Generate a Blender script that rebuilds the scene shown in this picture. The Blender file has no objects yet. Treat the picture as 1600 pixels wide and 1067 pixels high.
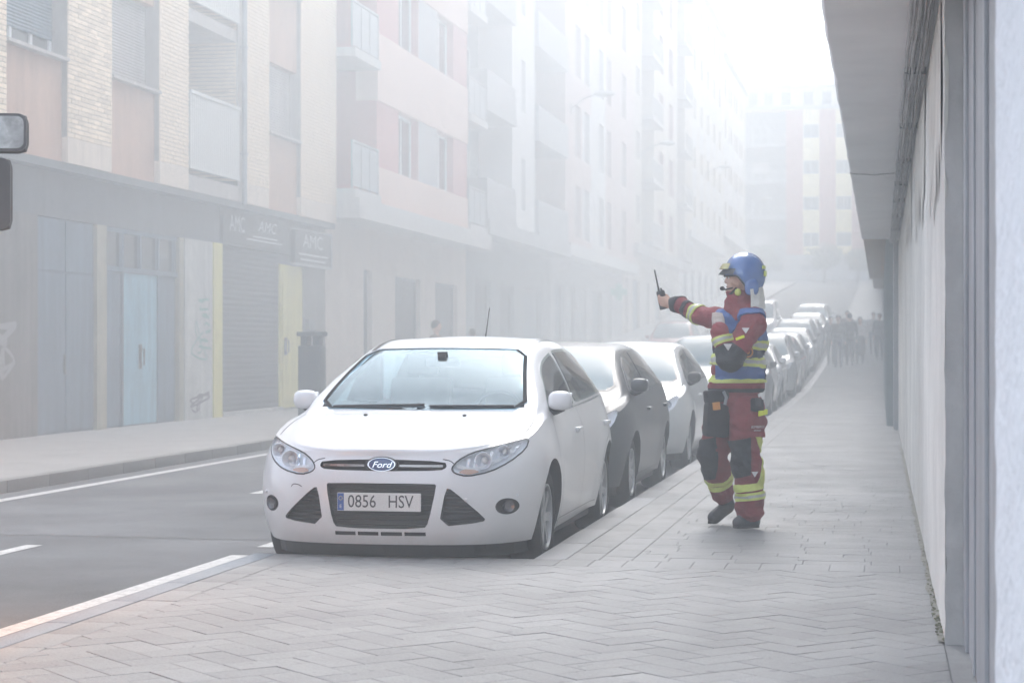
import bpy, bmesh, math, random
import numpy as np
from mathutils import Vector, Matrix, noise
from mathutils.bvhtree import BVHTree

random.seed(7)
SC = bpy.context.scene
COL = SC.collection
R = math.radians
PI = math.pi

# ------------------------------------------------------------------ camera
A = R(10.48)
CAM_Z = 1.40
cd = bpy.data.cameras.new('camera')
cd.sensor_width = 36.0
cd.lens = 36.0 * 3110 / 1600
cd.clip_start = 0.1
cd.clip_end = 2000
cam = bpy.data.objects.new('camera', cd)
COL.objects.link(cam)
cam.location = (0, 0, CAM_Z)
cam.rotation_euler = (R(90.175), 0, A)
cd.dof.use_dof = True
cd.dof.focus_distance = 13.0
cd.dof.aperture_fstop = 5.6
SC.camera = cam

# ------------------------------------------------------------------ sky, sun, exposure
SUN_EL, SUN_AZ = R(48), R(6)
world = bpy.data.worlds.new('World')
SC.world = world
world.use_nodes = True
nt = world.node_tree
for n in list(nt.nodes):
    nt.nodes.remove(n)
wo = nt.nodes.new('ShaderNodeOutputWorld')
bg = nt.nodes.new('ShaderNodeBackground')
sk = nt.nodes.new('ShaderNodeTexSky')
sk.sky_type = 'NISHITA'
sk.sun_disc = False
sk.sun_elevation = SUN_EL
sk.sun_rotation = SUN_AZ
sk.air_density = 1.0
sk.dust_density = 2.5
sk.ozone_density = 1.0
bg.inputs['Strength'].default_value = 0.15
hs = nt.nodes.new('ShaderNodeHueSaturation')      # smoke-whitened daylight
hs.inputs['Saturation'].default_value = 0.55
nt.links.new(sk.outputs[0], hs.inputs['Color'])
nt.links.new(hs.outputs[0], bg.inputs['Color'])
nt.links.new(bg.outputs[0], wo.inputs['Surface'])
sd = bpy.data.lights.new('sun', 'SUN')
sd.energy = 0.5
sd.angle = R(60)
sd.color = (1.0, 1.0, 0.97)
sun = bpy.data.objects.new('sun', sd)
COL.objects.link(sun)
sdir = Vector((math.sin(SUN_AZ) * math.cos(SUN_EL), math.cos(SUN_AZ) * math.cos(SUN_EL), math.sin(SUN_EL)))
sun.rotation_euler = (-sdir).to_track_quat('-Z', 'Y').to_euler()
sun.location = (0, 60, 80)
SC.view_settings.view_transform = 'Standard'
SC.view_settings.look = 'None'
SC.view_settings.gamma = 1
SC.view_settings.use_curve_mapping = False
SC.view_settings.exposure = 1.95
SC.render.engine = 'CYCLES'
SC.cycles.use_denoising = True
SC.cycles.max_bounces = 6
SC.cycles.diffuse_bounces = 3
SC.cycles.glossy_bounces = 3
SC.cycles.transmission_bounces = 4
SC.cycles.volume_bounces = 4
SC.cycles.volume_max_steps = 128
SC.cycles.use_adaptive_sampling = True
SC.cycles.adaptive_threshold = 0.015

HAZE = 0.0055
SMOKE = 0.031
HAZE_G = 0.35


def zt(y):
    """height of the road along the street: level near by, climbing further up"""
    if y < 38:
        return 0.0
    if y < 95:
        return 0.0006 * (y - 38) ** 2
    return 1.949 + 0.055 * (y - 95)


# ------------------------------------------------------------------ materials
MATS = {}


def mat(name, col, rough=0.7, metal=0.0, var=0.0, vscale=3.0, bump=0.0, bscale=60.0, spec=0.5,
        coat=0.0, streak=0.0, ior=None, alpha=1.0, rvar=0.0, fine=0.0):
    """principled material with tone variation, fine grain and relief in object space"""
    if name in MATS:
        return MATS[name]
    m = bpy.data.materials.new(name)
    m.use_nodes = True
    t = m.node_tree
    p = t.nodes['Principled BSDF']
    p.inputs['Base Color'].default_value = (*col, 1)
    p.inputs['Roughness'].default_value = rough
    p.inputs['Metallic'].default_value = metal
    p.inputs['Specular IOR Level'].default_value = spec
    p.inputs['Coat Weight'].default_value = coat
    p.inputs['Coat Roughness'].default_value = 0.04
    if ior:
        p.inputs['IOR'].default_value = ior
    if alpha < 1:
        p.inputs['Alpha'].default_value = alpha
    tc = t.nodes.new('ShaderNodeTexCoord')
    last = None
    if var > 0 or streak > 0 or fine > 0:
        base = t.nodes.new('ShaderNodeRGB')
        base.outputs[0].default_value = (*col, 1)
        last = base.outputs[0]

        def mul(fac_out, lo, hi, prev):
            mr = t.nodes.new('ShaderNodeMapRange')
            mr.inputs['From Min'].default_value = 0.3
            mr.inputs['From Max'].default_value = 0.7
            mr.inputs['To Min'].default_value = lo
            mr.inputs['To Max'].default_value = hi
            t.links.new(fac_out, mr.inputs['Value'])
            mx = t.nodes.new('ShaderNodeMix')
            mx.data_type = 'RGBA'
            mx.blend_type = 'MULTIPLY'
            mx.inputs['Factor'].default_value = 1
            t.links.new(prev, mx.inputs['A'])
            t.links.new(mr.outputs[0], mx.inputs['B'])
            return mx.outputs['Result']
        if var > 0:
            n1 = t.nodes.new('ShaderNodeTexNoise')
            n1.inputs['Scale'].default_value = vscale
            n1.inputs['Detail'].default_value = 6
            n1.inputs['Roughness'].default_value = 0.65
            t.links.new(tc.outputs['Object'], n1.inputs['Vector'])
            last = mul(n1.outputs['Fac'], 1 - var, 1 + var, last)
        if fine > 0:
            n3 = t.nodes.new('ShaderNodeTexNoise')
            n3.inputs['Scale'].default_value = 90
            n3.inputs['Detail'].default_value = 3
            t.links.new(tc.outputs['Object'], n3.inputs['Vector'])
            last = mul(n3.outputs['Fac'], 1 - fine, 1 + fine, last)
        if streak > 0:
            mp = t.nodes.new('ShaderNodeMapping')
            mp.inputs['Scale'].default_value = (5, 5, 0.35)
            t.links.new(tc.outputs['Object'], mp.inputs['Vector'])
            n2 = t.nodes.new('ShaderNodeTexNoise')
            n2.inputs['Scale'].default_value = 1.3
            n2.inputs['Detail'].default_value = 5
            t.links.new(mp.outputs[0], n2.inputs['Vector'])
            last = mul(n2.outputs['Fac'], 1 - streak, 1 + streak * 0.4, last)
        t.links.new(last, p.inputs['Base Color'])
    if bump > 0:
        nb = t.nodes.new('ShaderNodeTexNoise')
        nb.inputs['Scale'].default_value = bscale
        nb.inputs['Detail'].default_value = 4
        t.links.new(tc.outputs['Object'], nb.inputs['Vector'])
        b = t.nodes.new('ShaderNodeBump')
        b.inputs['Strength'].default_value = bump
        b.inputs['Distance'].default_value = 0.02
        t.links.new(nb.outputs['Fac'], b.inputs['Height'])
        t.links.new(b.outputs[0], p.inputs['Normal'])
    if rvar > 0:
        nr = t.nodes.new('ShaderNodeTexNoise')
        nr.inputs['Scale'].default_value = 2.0
        nr.inputs['Detail'].default_value = 5
        t.links.new(tc.outputs['Object'], nr.inputs['Vector'])
        mr = t.nodes.new('ShaderNodeMapRange')
        mr.inputs['From Min'].default_value = 0.3
        mr.inputs['From Max'].default_value = 0.7
        mr.inputs['To Min'].default_value = max(0.02, rough - rvar)
        mr.inputs['To Max'].default_value = min(1, rough + rvar)
        t.links.new(nr.outputs['Fac'], mr.inputs['Value'])
        t.links.new(mr.outputs[0], p.inputs['Roughness'])
    MATS[name] = m
    return m


def world_stain(m, scale, lo, hi, spots=0.0, spot_scale=14.0):
    """stains and spots that run on across separate pieces"""
    t = m.node_tree
    p = t.nodes['Principled BSDF']
    ge = t.nodes.new('ShaderNodeNewGeometry')
    src = p.inputs['Base Color'].links[0].from_socket
    for sc_, a, b_, c, d, det in ((scale, .35, .65, lo, hi, 6), (spot_scale, .70, .74, 1.0, 1.0 - spots, 2)):
        if c == d:
            continue
        n = t.nodes.new('ShaderNodeTexNoise')
        n.inputs['Scale'].default_value = sc_
        n.inputs['Detail'].default_value = det
        t.links.new(ge.outputs['Position'], n.inputs['Vector'])
        r_ = t.nodes.new('ShaderNodeMapRange')
        for k, v in zip(('From Min', 'From Max', 'To Min', 'To Max'), (a, b_, c, d)):
            r_.inputs[k].default_value = v
        t.links.new(n.outputs['Fac'], r_.inputs['Value'])
        x = t.nodes.new('ShaderNodeMix')
        x.data_type = 'RGBA'
        x.blend_type = 'MULTIPLY'
        x.inputs['Factor'].default_value = 1
        t.links.new(src, x.inputs['A'])
        t.links.new(r_.outputs[0], x.inputs['B'])
        src = x.outputs['Result']
    t.links.new(src, p.inputs['Base Color'])
    return m


def piece_mat(name, col, rough, spread, bump=0.25, bscale=45, var=0.1, fine=0.1):
    """material for loose pieces (paving, bricks): each object gets a tone of its own"""
    m = mat(name, col, rough, var=var, vscale=4, bump=bump, bscale=bscale, fine=fine, rvar=0.08)
    t = m.node_tree
    p = t.nodes['Principled BSDF']
    oi = t.nodes.new('ShaderNodeObjectInfo')
    mr = t.nodes.new('ShaderNodeMapRange')
    mr.inputs['To Min'].default_value = 1 - spread
    mr.inputs['To Max'].default_value = 1 + spread
    t.links.new(oi.outputs['Random'], mr.inputs['Value'])
    mx = t.nodes.new('ShaderNodeMix')
    mx.data_type = 'RGBA'
    mx.blend_type = 'MULTIPLY'
    mx.inputs['Factor'].default_value = 1
    src = p.inputs['Base Color'].links[0].from_socket
    t.links.new(src, mx.inputs['A'])
    t.links.new(mr.outputs[0], mx.inputs['B'])
    t.links.new(mx.outputs['Result'], p.inputs['Base Color'])
    return m


# ------------------------------------------------------------------ mesh builder
class MB:
    def __init__(s):
        s.v = []
        s.f = []
        s.m = []
        s.cur = 0

    def add(s, vs, fs, mi=None):
        o = len(s.v)
        s.v.extend([tuple(p) for p in vs])
        for f in fs:
            s.f.append(tuple(i + o for i in f))
            s.m.append(s.cur if mi is None else mi)
        return s

    def quad(s, a, b, c, d, mi=None):
        return s.add([a, b, c, d], [(0, 1, 2, 3)], mi)

    def box(s, x0, x1, y0, y1, z0, z1, bev=0.0, mi=None):
        if bev <= 0:
            vs = [(x0, y0, z0), (x1, y0, z0), (x1, y1, z0), (x0, y1, z0), (x0, y0, z1), (x1, y0, z1), (x1, y1, z1), (x0, y1, z1)]
            fs = [(0, 3, 2, 1), (4, 5, 6, 7), (0, 1, 5, 4), (1, 2, 6, 5), (2, 3, 7, 6), (3, 0, 4, 7)]
            return s.add(vs, fs, mi)
        bm = bmesh.new()
        bmesh.ops.create_cube(bm, size=1)
        for v in bm.verts:
            v.co = Vector(((x0 + x1) / 2 + v.co.x * (x1 - x0), (y0 + y1) / 2 + v.co.y * (y1 - y0), (z0 + z1) / 2 + v.co.z * (z1 - z0)))
        bmesh.ops.bevel(bm, geom=bm.edges[:], offset=bev, segments=2, affect='EDGES', profile=0.6)
        return s.bm(bm, mi)

    def bm(s, bm, mi=None, M=None):
        bm.verts.index_update()
        vs = [(M @ v.co if M else v.co.copy()) for v in bm.verts]
        s.add(vs, [tuple(v.index for v in f.verts) for f in bm.faces], mi)
        bm.free()
        return s

    def tube(s, pts, r, n=8, mi=None, cap=True):
        pts = [Vector(p) for p in pts]
        rs = r if isinstance(r, (list, tuple)) else [r] * len(pts)
        up = Vector((0, 0, 1))
        rings = []
        prev = None
        for i, p in enumerate(pts):
            d = (pts[min(i + 1, len(pts) - 1)] - pts[max(i - 1, 0)]).normalized()
            if prev is None:
                a = d.cross(up if abs(d.z) < 0.9 else Vector((1, 0, 0))).normalized()
            else:
                a = (prev - d * prev.dot(d)).normalized()
            prev = a
            b = d.cross(a)
            rings.append([p + (a * math.cos(2 * PI * k / n) + b * math.sin(2 * PI * k / n)) * rs[i] for k in range(n)])
        vs = [q for rr in rings for q in rr]
        fs = []
        for i in range(len(pts) - 1):
            for k in range(n):
                fs.append((i * n + k, i * n + (k + 1) % n, (i + 1) * n + (k + 1) % n, (i + 1) * n + k))
        if cap:
            fs.append(tuple(range(n - 1, -1, -1)))
            fs.append(tuple((len(pts) - 1) * n + k for k in range(n)))
        return s.add(vs, fs, mi)

    def prism(s, poly, axis, a0, a1, mi=None):
        """extrude a 2-D polygon (counter-clockwise) along axis 'x', 'y' or 'z'"""
        n = len(poly)

        def P(p, t):
            return {'x': (t, p[0], p[1]), 'y': (p[0], t, p[1]), 'z': (p[0], p[1], t)}[axis]
        vs = [P(p, a0) for p in poly] + [P(p, a1) for p in poly]
        fs = [tuple(range(n)), tuple(range(2 * n - 1, n - 1, -1))]
        for k in range(n):
            fs.append((k, k + n, (k + 1) % n + n, (k + 1) % n))
        return s.add(vs, fs, mi)

    def lathe(s, prof, n=24, M=None, mi=None):
        """profile [(r, h)] turned about local z"""
        vs = []
        for r, h in prof:
            for k in range(n):
                p = Vector((r * math.cos(2 * PI * k / n), r * math.sin(2 * PI * k / n), h))
                vs.append(M @ p if M else p)
        fs = []
        for i in range(len(prof) - 1):
            for k in range(n):
                fs.append((i * n + k, i * n + (k + 1) % n, (i + 1) * n + (k + 1) % n, (i + 1) * n + k))
        return s.add(vs, fs, mi)

    def build(s, name, mats, parent=None, smooth=False, angle=35, recalc=True):
        me = bpy.data.meshes.new(name)
        me.from_pydata(s.v, [], s.f)
        mats = mats if isinstance(mats, (list, tuple)) else [mats]
        for m in mats:
            me.materials.append(m)
        if len(mats) > 1:
            me.polygons.foreach_set('material_index', s.m)
        if recalc:
            bm = bmesh.new()
            bm.from_mesh(me)
            bmesh.ops.recalc_face_normals(bm, faces=bm.faces[:])
            bm.to_mesh(me)
            bm.free()
        if smooth:
            me.polygons.foreach_set('use_smooth', [True] * len(me.polygons))
            me.set_sharp_from_angle(angle=R(angle))
        return link(name, me, parent)


def link(name, me, parent=None):
    o = bpy.data.objects.new(name, me)
    COL.objects.link(o)
    if parent is not None:
        o.parent = parent
    return o


def tag(o, label=None, cat=None, group=None, kind=None):
    for k, v in (('label', label), ('category', cat), ('group', group), ('kind', kind)):
        if v:
            o[k] = v
    return o


def empty(name, loc, label, cat, group=None, rz=0.0):
    o = bpy.data.objects.new(name, None)
    o.empty_display_size = 0.2
    COL.objects.link(o)
    o.location = loc
    o.rotation_euler = (0, 0, rz)
    return tag(o, label, cat, group)


def copy_tree(o, parent=None):
    c = o.copy()
    COL.objects.link(c)
    if parent is not None:
        c.parent = parent
    for ch in list(o.children):
        copy_tree(ch, c)
    return c


def lerp(a, b, t):
    return a + (b - a) * t


def interp(xs, ys, x):
    """monotone piecewise cubic through (xs, ys)"""
    n = len(xs)
    if x <= xs[0]:
        return ys[0]
    if x >= xs[-1]:
        return ys[-1]
    h = [xs[i + 1] - xs[i] for i in range(n - 1)]
    d = [(ys[i + 1] - ys[i]) / h[i] for i in range(n - 1)]
    m = [d[0]] + [0 if d[i - 1] * d[i] <= 0 else 2 * d[i - 1] * d[i] / (d[i - 1] + d[i]) for i in range(1, n - 1)] + [d[-1]]
    for i in range(n - 1):
        if x <= xs[i + 1]:
            t = (x - xs[i]) / h[i]
            return ((2 * t ** 3 - 3 * t ** 2 + 1) * ys[i] + (t ** 3 - 2 * t ** 2 + t) * h[i] * m[i]
                    + (-2 * t ** 3 + 3 * t ** 2) * ys[i + 1] + (t ** 3 - t ** 2) * h[i] * m[i + 1])


def text_mesh(txt, size, name, material, parent, loc, rot, depth=0.002, sx=1.0, align='CENTER', shear=0.0):
    cu = bpy.data.curves.new(name, 'FONT')
    cu.body = txt
    cu.size = size
    cu.align_x = align
    cu.align_y = 'CENTER'
    cu.extrude = depth
    cu.shear = shear
    cu.resolution_u = 3
    to = bpy.data.objects.new(name, cu)
    COL.objects.link(to)
    dg = bpy.context.evaluated_depsgraph_get()
    me = bpy.data.meshes.new_from_object(to.evaluated_get(dg))
    bpy.data.objects.remove(to)
    bpy.data.curves.remove(cu)
    me.materials.clear()
    me.materials.append(material)
    for v in me.vertices:
        v.co.x *= sx
    o = link(name, me, parent)
    o.location = loc
    o.rotation_euler = rot
    return o
# ------------------------------------------------------------------ the setting: ground, road, pavements, markings
M_ASPHALT = mat('asphalt', (0.12, 0.12, 0.122), 0.85, var=0.2, vscale=0.9, bump=0.5, bscale=140, fine=0.25, rvar=0.1)
M_GROUND = mat('earth', (0.10, 0.10, 0.095), 0.95, var=0.2, vscale=0.3)
M_MORTAR = mat('joint_mortar', (0.17, 0.168, 0.162), 0.95, var=0.2, vscale=8)
M_PAVER = piece_mat('paving_concrete', (0.262, 0.258, 0.25), 0.62, 0.08, fine=0.12)
M_PAVER_F = mat('paving_concrete_far', (0.262, 0.258, 0.25), 0.62, var=0.12, vscale=5, bump=0.25, bscale=45, rvar=0.1)
M_KERB = piece_mat('kerb_granite', (0.31, 0.31, 0.31), 0.65, 0.08, fine=0.16)
M_KERB_L = piece_mat('left_kerb_shaded_stone', (0.17, 0.16, 0.15), 0.7, 0.10, fine=0.14)  # whole stone darkened to carry the shade on its road face
M_KERB_D = piece_mat('kerb_granite_dark', (0.24, 0.26, 0.28), 0.65, 0.08, fine=0.14)
M_PAINT = mat('road_paint', (0.50, 0.49, 0.47), 0.6, var=0.22, vscale=14, bump=0.2, bscale=150, fine=0.15)
world_stain(M_PAVER, 0.9, 0.86, 1.10, 0.30)
world_stain(M_PAVER_F, 0.9, 0.86, 1.10, 0.30)
world_stain(M_ASPHALT, 0.5, 0.80, 1.25, 0.15, 6.0)
_t = M_PAINT.node_tree          # worn road paint: the asphalt shows through
_p = _t.nodes['Principled BSDF']
_n = _t.nodes.new('ShaderNodeTexNoise')
_n.inputs['Scale'].default_value = 22
_n.inputs['Detail'].default_value = 8
_n.inputs['Roughness'].default_value = 0.75
_g = _t.nodes.new('ShaderNodeNewGeometry')
_t.links.new(_g.outputs['Position'], _n.inputs['Vector'])
_r = _t.nodes.new('ShaderNodeMapRange')
_r.inputs['From Min'].default_value = 0.55
_r.inputs['From Max'].default_value = 0.66
_r.inputs['To Max'].default_value = 0.75
_t.links.new(_n.outputs['Fac'], _r.inputs['Value'])
_x = _t.nodes.new('ShaderNodeMix')
_x.data_type = 'RGBA'
_t.links.new(_r.outputs[0], _x.inputs['Factor'])
_t.links.new(_p.inputs['Base Color'].links[0].from_socket, _x.inputs['A'])
_x.inputs['B'].default_value = (0.10, 0.10, 0.10, 1)
_t.links.new(_x.outputs['Result'], _p.inputs['Base Color'])
M_LEFTPAV = mat('left_paving', (0.30, 0.285, 0.27), 0.8, var=0.12, vscale=1.2, bump=0.2, bscale=60, fine=0.08)

KR, KL = -2.07, -8.28          # kerb lines right and left
BULB_X, BULB_Y = -3.834, 11.90  # the pavement widens in front of the parked row
WALL_X, LW = 0.277, -12.3      # right wall, left shop fronts


def strip(name, m, x0, x1, y0, y1, dz, step=2.0, skirt=None, nx=1, kind='structure', parent=None):
    """sheet that follows the street; with skirt it becomes a slab with side faces"""
    b = MB()
    n = max(1, int(round((y1 - y0) / step)))
    for i in range(n + 1):
        y = lerp(y0, y1, i / n)
        for k in range(nx + 1):
            b.v.append((lerp(x0, x1, k / nx), y, zt(y) + dz))
    w = nx + 1
    for i in range(n):
        for k in range(nx):
            b.f.append((i * w + k, i * w + k + 1, (i + 1) * w + k + 1, (i + 1) * w + k))
            b.m.append(0)
    if skirt is not None:
        o = len(b.v)
        for i in range(n + 1):
            y = lerp(y0, y1, i / n)
            b.v.append((x0, y, zt(y) + skirt))
            b.v.append((x1, y, zt(y) + skirt))
        for i in range(n):
            b.f.append((i * w, (i + 1) * w, o + 2 * i + 2, o + 2 * i))
            b.f.append(((i + 1) * w + nx, i * w + nx, o + 2 * i + 1, o + 2 * i + 3))
            b.m += [0, 0]
        b.f.append((nx, 0, o, o + 1))
        b.f.append((n * w, n * w + nx, o + 2 * n + 1, o + 2 * n))
        b.m += [0, 0]
    o = b.build(name, m, parent, recalc=False)
    if kind:
        o['kind'] = kind
    return o


g = strip('ground', M_GROUND, -170, 170, -60, 330, -0.06, step=6)
road = strip('road', M_ASPHALT, KL - 0.3, -1.8, -40, 205, 0.0)
side_r = strip('sidewalk', M_MORTAR, KR + 0.004, 0.42, -6, 205, 0.1165, skirt=-0.04)
ear = strip('sidewalk_extension', M_MORTAR, BULB_X + 0.004, KR + 0.002, -6, BULB_Y - 0.004, 0.116, skirt=-0.04)
side_l = strip('left_sidewalk', M_LEFTPAV, LW - 0.3, KL - 0.152, -6, 205, 0.12, skirt=-0.04)
end_road = strip('cross_street', M_ASPHALT, -60, 60, 205.002, 216, 0.0)

# road markings
for nm, xa, xb, ya, yb in (('edge_line', -7.98, -7.84, -6, 150), ('edge_line', -4.30, -4.18, -6, 12.85)):
    strip(nm, M_PAINT, xa, xb, ya, yb, 0.004)
for k in range(-1, 16):
    strip('centre_dash', M_PAINT, -5.95, -5.83, 11.3 + 7 * k, 13.25 + 7 * k, 0.004)
for k in range(30):
    strip('parking_dash', M_PAINT, -4.30, -4.19, 13.4 + 2.0 * k, 14.0 + 2.0 * k, 0.004)
M_CRACK = mat('crack_tar', (0.02, 0.02, 0.021), 0.6)
b = MB()
rr = random.Random(3)
pts = []
for i in range(41):
    x = lerp(-7.8, -4.05, i / 40)
    pts.append((x, 13.98 - 0.08 * (i / 40) + rr.uniform(-0.018, 0.018)))
for i in range(40):
    w = 0.012
    b.quad((pts[i][0], pts[i][1] - w, 0.004), (pts[i + 1][0], pts[i + 1][1] - w, 0.004), (pts[i + 1][0], pts[i + 1][1] + w, 0.004), (pts[i][0], pts[i][1] + w, 0.004))
tag(b.build('road_joint', M_CRACK), kind='structure')


# ---- paving pieces
def clip_poly(poly, x0, x1, y0, y1):
    def cut(pl, ax, val, keep):
        out = []
        for i in range(len(pl)):
            p, q = pl[i], pl[(i + 1) % len(pl)]
            pin = (p[ax] - val) * keep >= 0
            qin = (q[ax] - val) * keep >= 0
            if pin:
                out.append(p)
            if pin != qin:
                t = (val - p[ax]) / (q[ax] - p[ax])
                out.append((lerp(p[0], q[0], t), lerp(p[1], q[1], t)))
        return out
    for ax, val, keep in ((0, x0, 1), (0, x1, -1), (1, y0, 1), (1, y1, -1)):
        poly = cut(poly, ax, val, keep)
        if len(poly) < 3:
            return []
    return poly


def area(p):
    return 0.5 * sum(p[i][0] * p[(i + 1) % len(p)][1] - p[(i + 1) % len(p)][0] * p[i][1] for i in range(len(p)))


def slab_geo(b, poly, z0, z1, gap=0.0018, cham=0.003):
    """one paving piece: chamfered top"""
    c = (sum(p[0] for p in poly) / len(poly), sum(p[1] for p in poly) / len(poly))

    def inset(d):
        n = len(poly)
        out = []
        for i in range(n):
            p0, p1, p2 = poly[i - 1], poly[i], poly[(i + 1) % n]
            e1 = Vector((p1[0] - p0[0], p1[1] - p0[1])).normalized()
            e2 = Vector((p2[0] - p1[0], p2[1] - p1[1])).normalized()
            n1, n2 = Vector((-e1.y, e1.x)), Vector((-e2.y, e2.x))
            bis = n1 + n2
            k = d / max(0.3, (1 + n1.dot(n2)))
            out.append((p1[0] + bis.x * k, p1[1] + bis.y * k))
        return out
    a, t = inset(gap), inset(gap + cham)
    n = len(poly)
    vs = [(p[0], p[1], z0) for p in a] + [(p[0], p[1], z1 - cham * 0.6) for p in a] + [(p[0], p[1], z1) for p in t]
    fs = [tuple(range(2 * n, 3 * n))]
    for k in range(n):
        j = (k + 1) % n
        fs.append((k, j, n + j, n + k))
        fs.append((n + k, n + j, 2 * n + j, 2 * n + k))
    b.add(vs, fs)
    return b


rp = random.Random(11)
cells = []                      # (distance, polygon)
X0H, X1H, Y0H, Y1H = -3.495, 0.272, 5.2, 11.55
s_ = 0.16
cr, sr = math.cos(R(45)), math.sin(R(45))
for i in range(-75, 76):
    for j in range(-75, 76):
        d = (i - j) % 4
        if d == 0:
            q = [(i, j), (i + 2, j), (i + 2, j + 1), (i, j + 1)]
        elif d == 3:
            q = [(i, j), (i + 1, j), (i + 1, j + 2), (i, j + 2)]
        else:
            continue
        q = [((x * cr - y * sr) * s_ - 1.6, (x * sr + y * cr) * s_ + 8.5) for x, y in q]
        q = clip_poly(q, X0H, 0.272 if True else 0, Y0H, Y1H)
        # the recess by the door lets the paving run on to the door plane: handled by the base slab
        if q and area(q) > 0.004:
            cells.append(q)
x = BULB_X
# row of headers along the front edge of the widening
x = -3.69
while x < 0.27:
    x2 = min(x + 0.2, 0.272)
    if x2 - x > 0.05:
        cells.append([(x, 11.55), (x2, 11.55), (x2, BULB_Y - 0.001), (x, BULB_Y - 0.001)])
    x += 0.2
# two rows running along the kerb, then cross rows in running bond
for r_, xa in enumerate((KR + 0.2, KR + 0.4)):
    y = BULB_Y - (0.2 if r_ else 0)
    y = BULB_Y
    first = 0.22 if r_ else 0.4
    while y < 110:
        y2 = y + first
        cells.append([(xa, y), (xa + 0.2, y), (xa + 0.2, y2), (xa, y2)])
        y, first = y2, 0.4
k = 0
y = BULB_Y
while y < 110:
    x = KR + 0.6 - rp.uniform(0.02, 0.38)
    while x < 0.27:
        q = clip_poly([(x, y), (x + 0.4, y), (x + 0.4, y + 0.2), (x, y + 0.2)], KR + 0.6, 0.272, y, y + 0.2)
        if q and area(q) > 0.004:
            cells.append(q)
        x += 0.4
    y += 0.2
    k += 1


def cen(p):
    return (sum(q[0] for q in p) / len(p), sum(q[1] for q in p) / len(p))


def inframe(p):
    cx, cy = cen(p)
    dz = -cx * math.sin(A) + cy * math.cos(A)
    return dz > 6.9 and abs((cx * math.cos(A) + cy * math.sin(A)) / dz) < 0.27


cells.sort(key=lambda p: (not inframe(p), cen(p)[1]))
shared = {}
far = MB()
n_own = {'ear': 0, 'side': 0}
for p in cells:
    cx, cy = cen(p)
    on_ear = cx < KR
    key = 'ear' if on_ear else 'side'
    par = ear if on_ear else side_r
    if inframe(p) and n_own[key] < 290:
        n_own[key] += 1
        rel = [(q[0] - cx, q[1] - cy) for q in p]
        kk = tuple(round(v, 3) for q in rel for v in q)
        if kk not in shared:
            o = slab_geo(MB(), rel, -0.02, 0.0).build('paving_stone', M_PAVER, par, recalc=False)
            shared[kk] = o.data
        else:
            o = link('paving_stone', shared[kk], par)
        o.location = (cx, cy, zt(cy) + 0.12 + rp.uniform(-0.0010, 0.0010))
        o.rotation_euler = (rp.gauss(0, 0.003), rp.gauss(0, 0.003), rp.gauss(0, 0.003))
    else:
        z = zt(cy) + 0.12 + rp.uniform(-0.0008, 0.0008)
        slab_geo(far, p, z - 0.03, z, 0.0015, 0.0025)
tag(far.build('paving_stone', M_PAVER_F, side_r, recalc=False), kind='stuff')
strip('paving_sheet', M_PAVER_F, KR + 0.2, 0.3, 110, 205, 0.12, parent=side_r, kind=None)
strip('door_slab', M_PAVER_F, 0.2745, 0.40, -3, 8.78, 0.118, parent=side_r, kind=None)


# ---- kerbs
def kerb(par, x0, x1, y0, y1, m, length, z1=0.122, name='kerb_stone', limit=90):
    y = y0
    first = None
    i = 0
    rest = MB()
    while y < y1:
        y2 = min(y + length, y1)
        if i < limit and y2 - y > length * 0.99:
            if first is None:
                bb = MB().box(x0, x1, 0.002, length - 0.002, -0.16, 0, bev=0.012)
                first = bb.build(name, m, par, smooth=True)
                o = first
            else:
                o = link(name, first.data, par)
            o.location = (0, y, zt(y) + z1 + rp.uniform(-0.002, 0.002))
            o.rotation_euler = (math.atan2(zt(y2) - zt(y), y2 - y), 0, 0)
        else:
            rest.box(x0, x1, y, y2 - 0.003, zt(y) - 0.1, zt(y) + z1)
        y = y2
        i += 1
    if rest.v:
        tag(rest.build(name, m, par), kind='stuff')


kerb(side_r, KR, KR + 0.197, BULB_Y, 205, M_KERB, 1.0)
kerb(side_l, KL - 0.15, KL, 6, 205, M_KERB_L, 1.0)
kerb(ear, BULB_X, BULB_X + 0.143, 4, BULB_Y, M_KERB_D, 0.79)
kerb(ear, BULB_X + 0.146, BULB_X + 0.337, 4, BULB_Y - 0.3, M_PAVER, 0.4, z1=0.1205, name='edge_slab')
# ------------------------------------------------------------------ buildings
M_BRICK = piece_mat('cream_brick', (0.78, 0.63, 0.47), 0.85, 0.16, bump=0.3, bscale=70)
M_BRICK_S = mat('cream_brick_mass', (0.78, 0.63, 0.47), 0.85, var=0.16, vscale=9, bump=0.3, bscale=70)
M_BJOINT = mat('brick_joint', (0.32, 0.29, 0.26), 0.95, var=0.15, vscale=6)
M_BAND = mat('cream_band', (0.66, 0.55, 0.45), 0.85, var=0.1, vscale=1.5, streak=0.12)
M_PANEL = mat('salmon_brown_panel', (0.48, 0.30, 0.215), 0.85, var=0.08, vscale=1.2, streak=0.12)
M_SILL = mat('sill_stone', (0.42, 0.38, 0.35), 0.8, var=0.12, streak=0.15)
M_GREYWALL = mat('grey_render', (0.15, 0.14, 0.13), 0.9, var=0.25, vscale=0.9, streak=0.3, bump=0.2, bscale=30)
M_FASCIA = mat('fascia_grey', (0.13, 0.135, 0.14), 0.85, var=0.15, vscale=1, streak=0.15)
M_GLASS = mat('window_glass', (0.03, 0.036, 0.04), 0.06, spec=0.9, var=0.2, vscale=0.6)
M_FRAME = mat('white_frame', (0.62, 0.63, 0.63), 0.55, var=0.06)
M_SHUT = mat('shutter_slats', (0.40, 0.36, 0.34), 0.7, var=0.08, streak=0.12)
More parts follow.
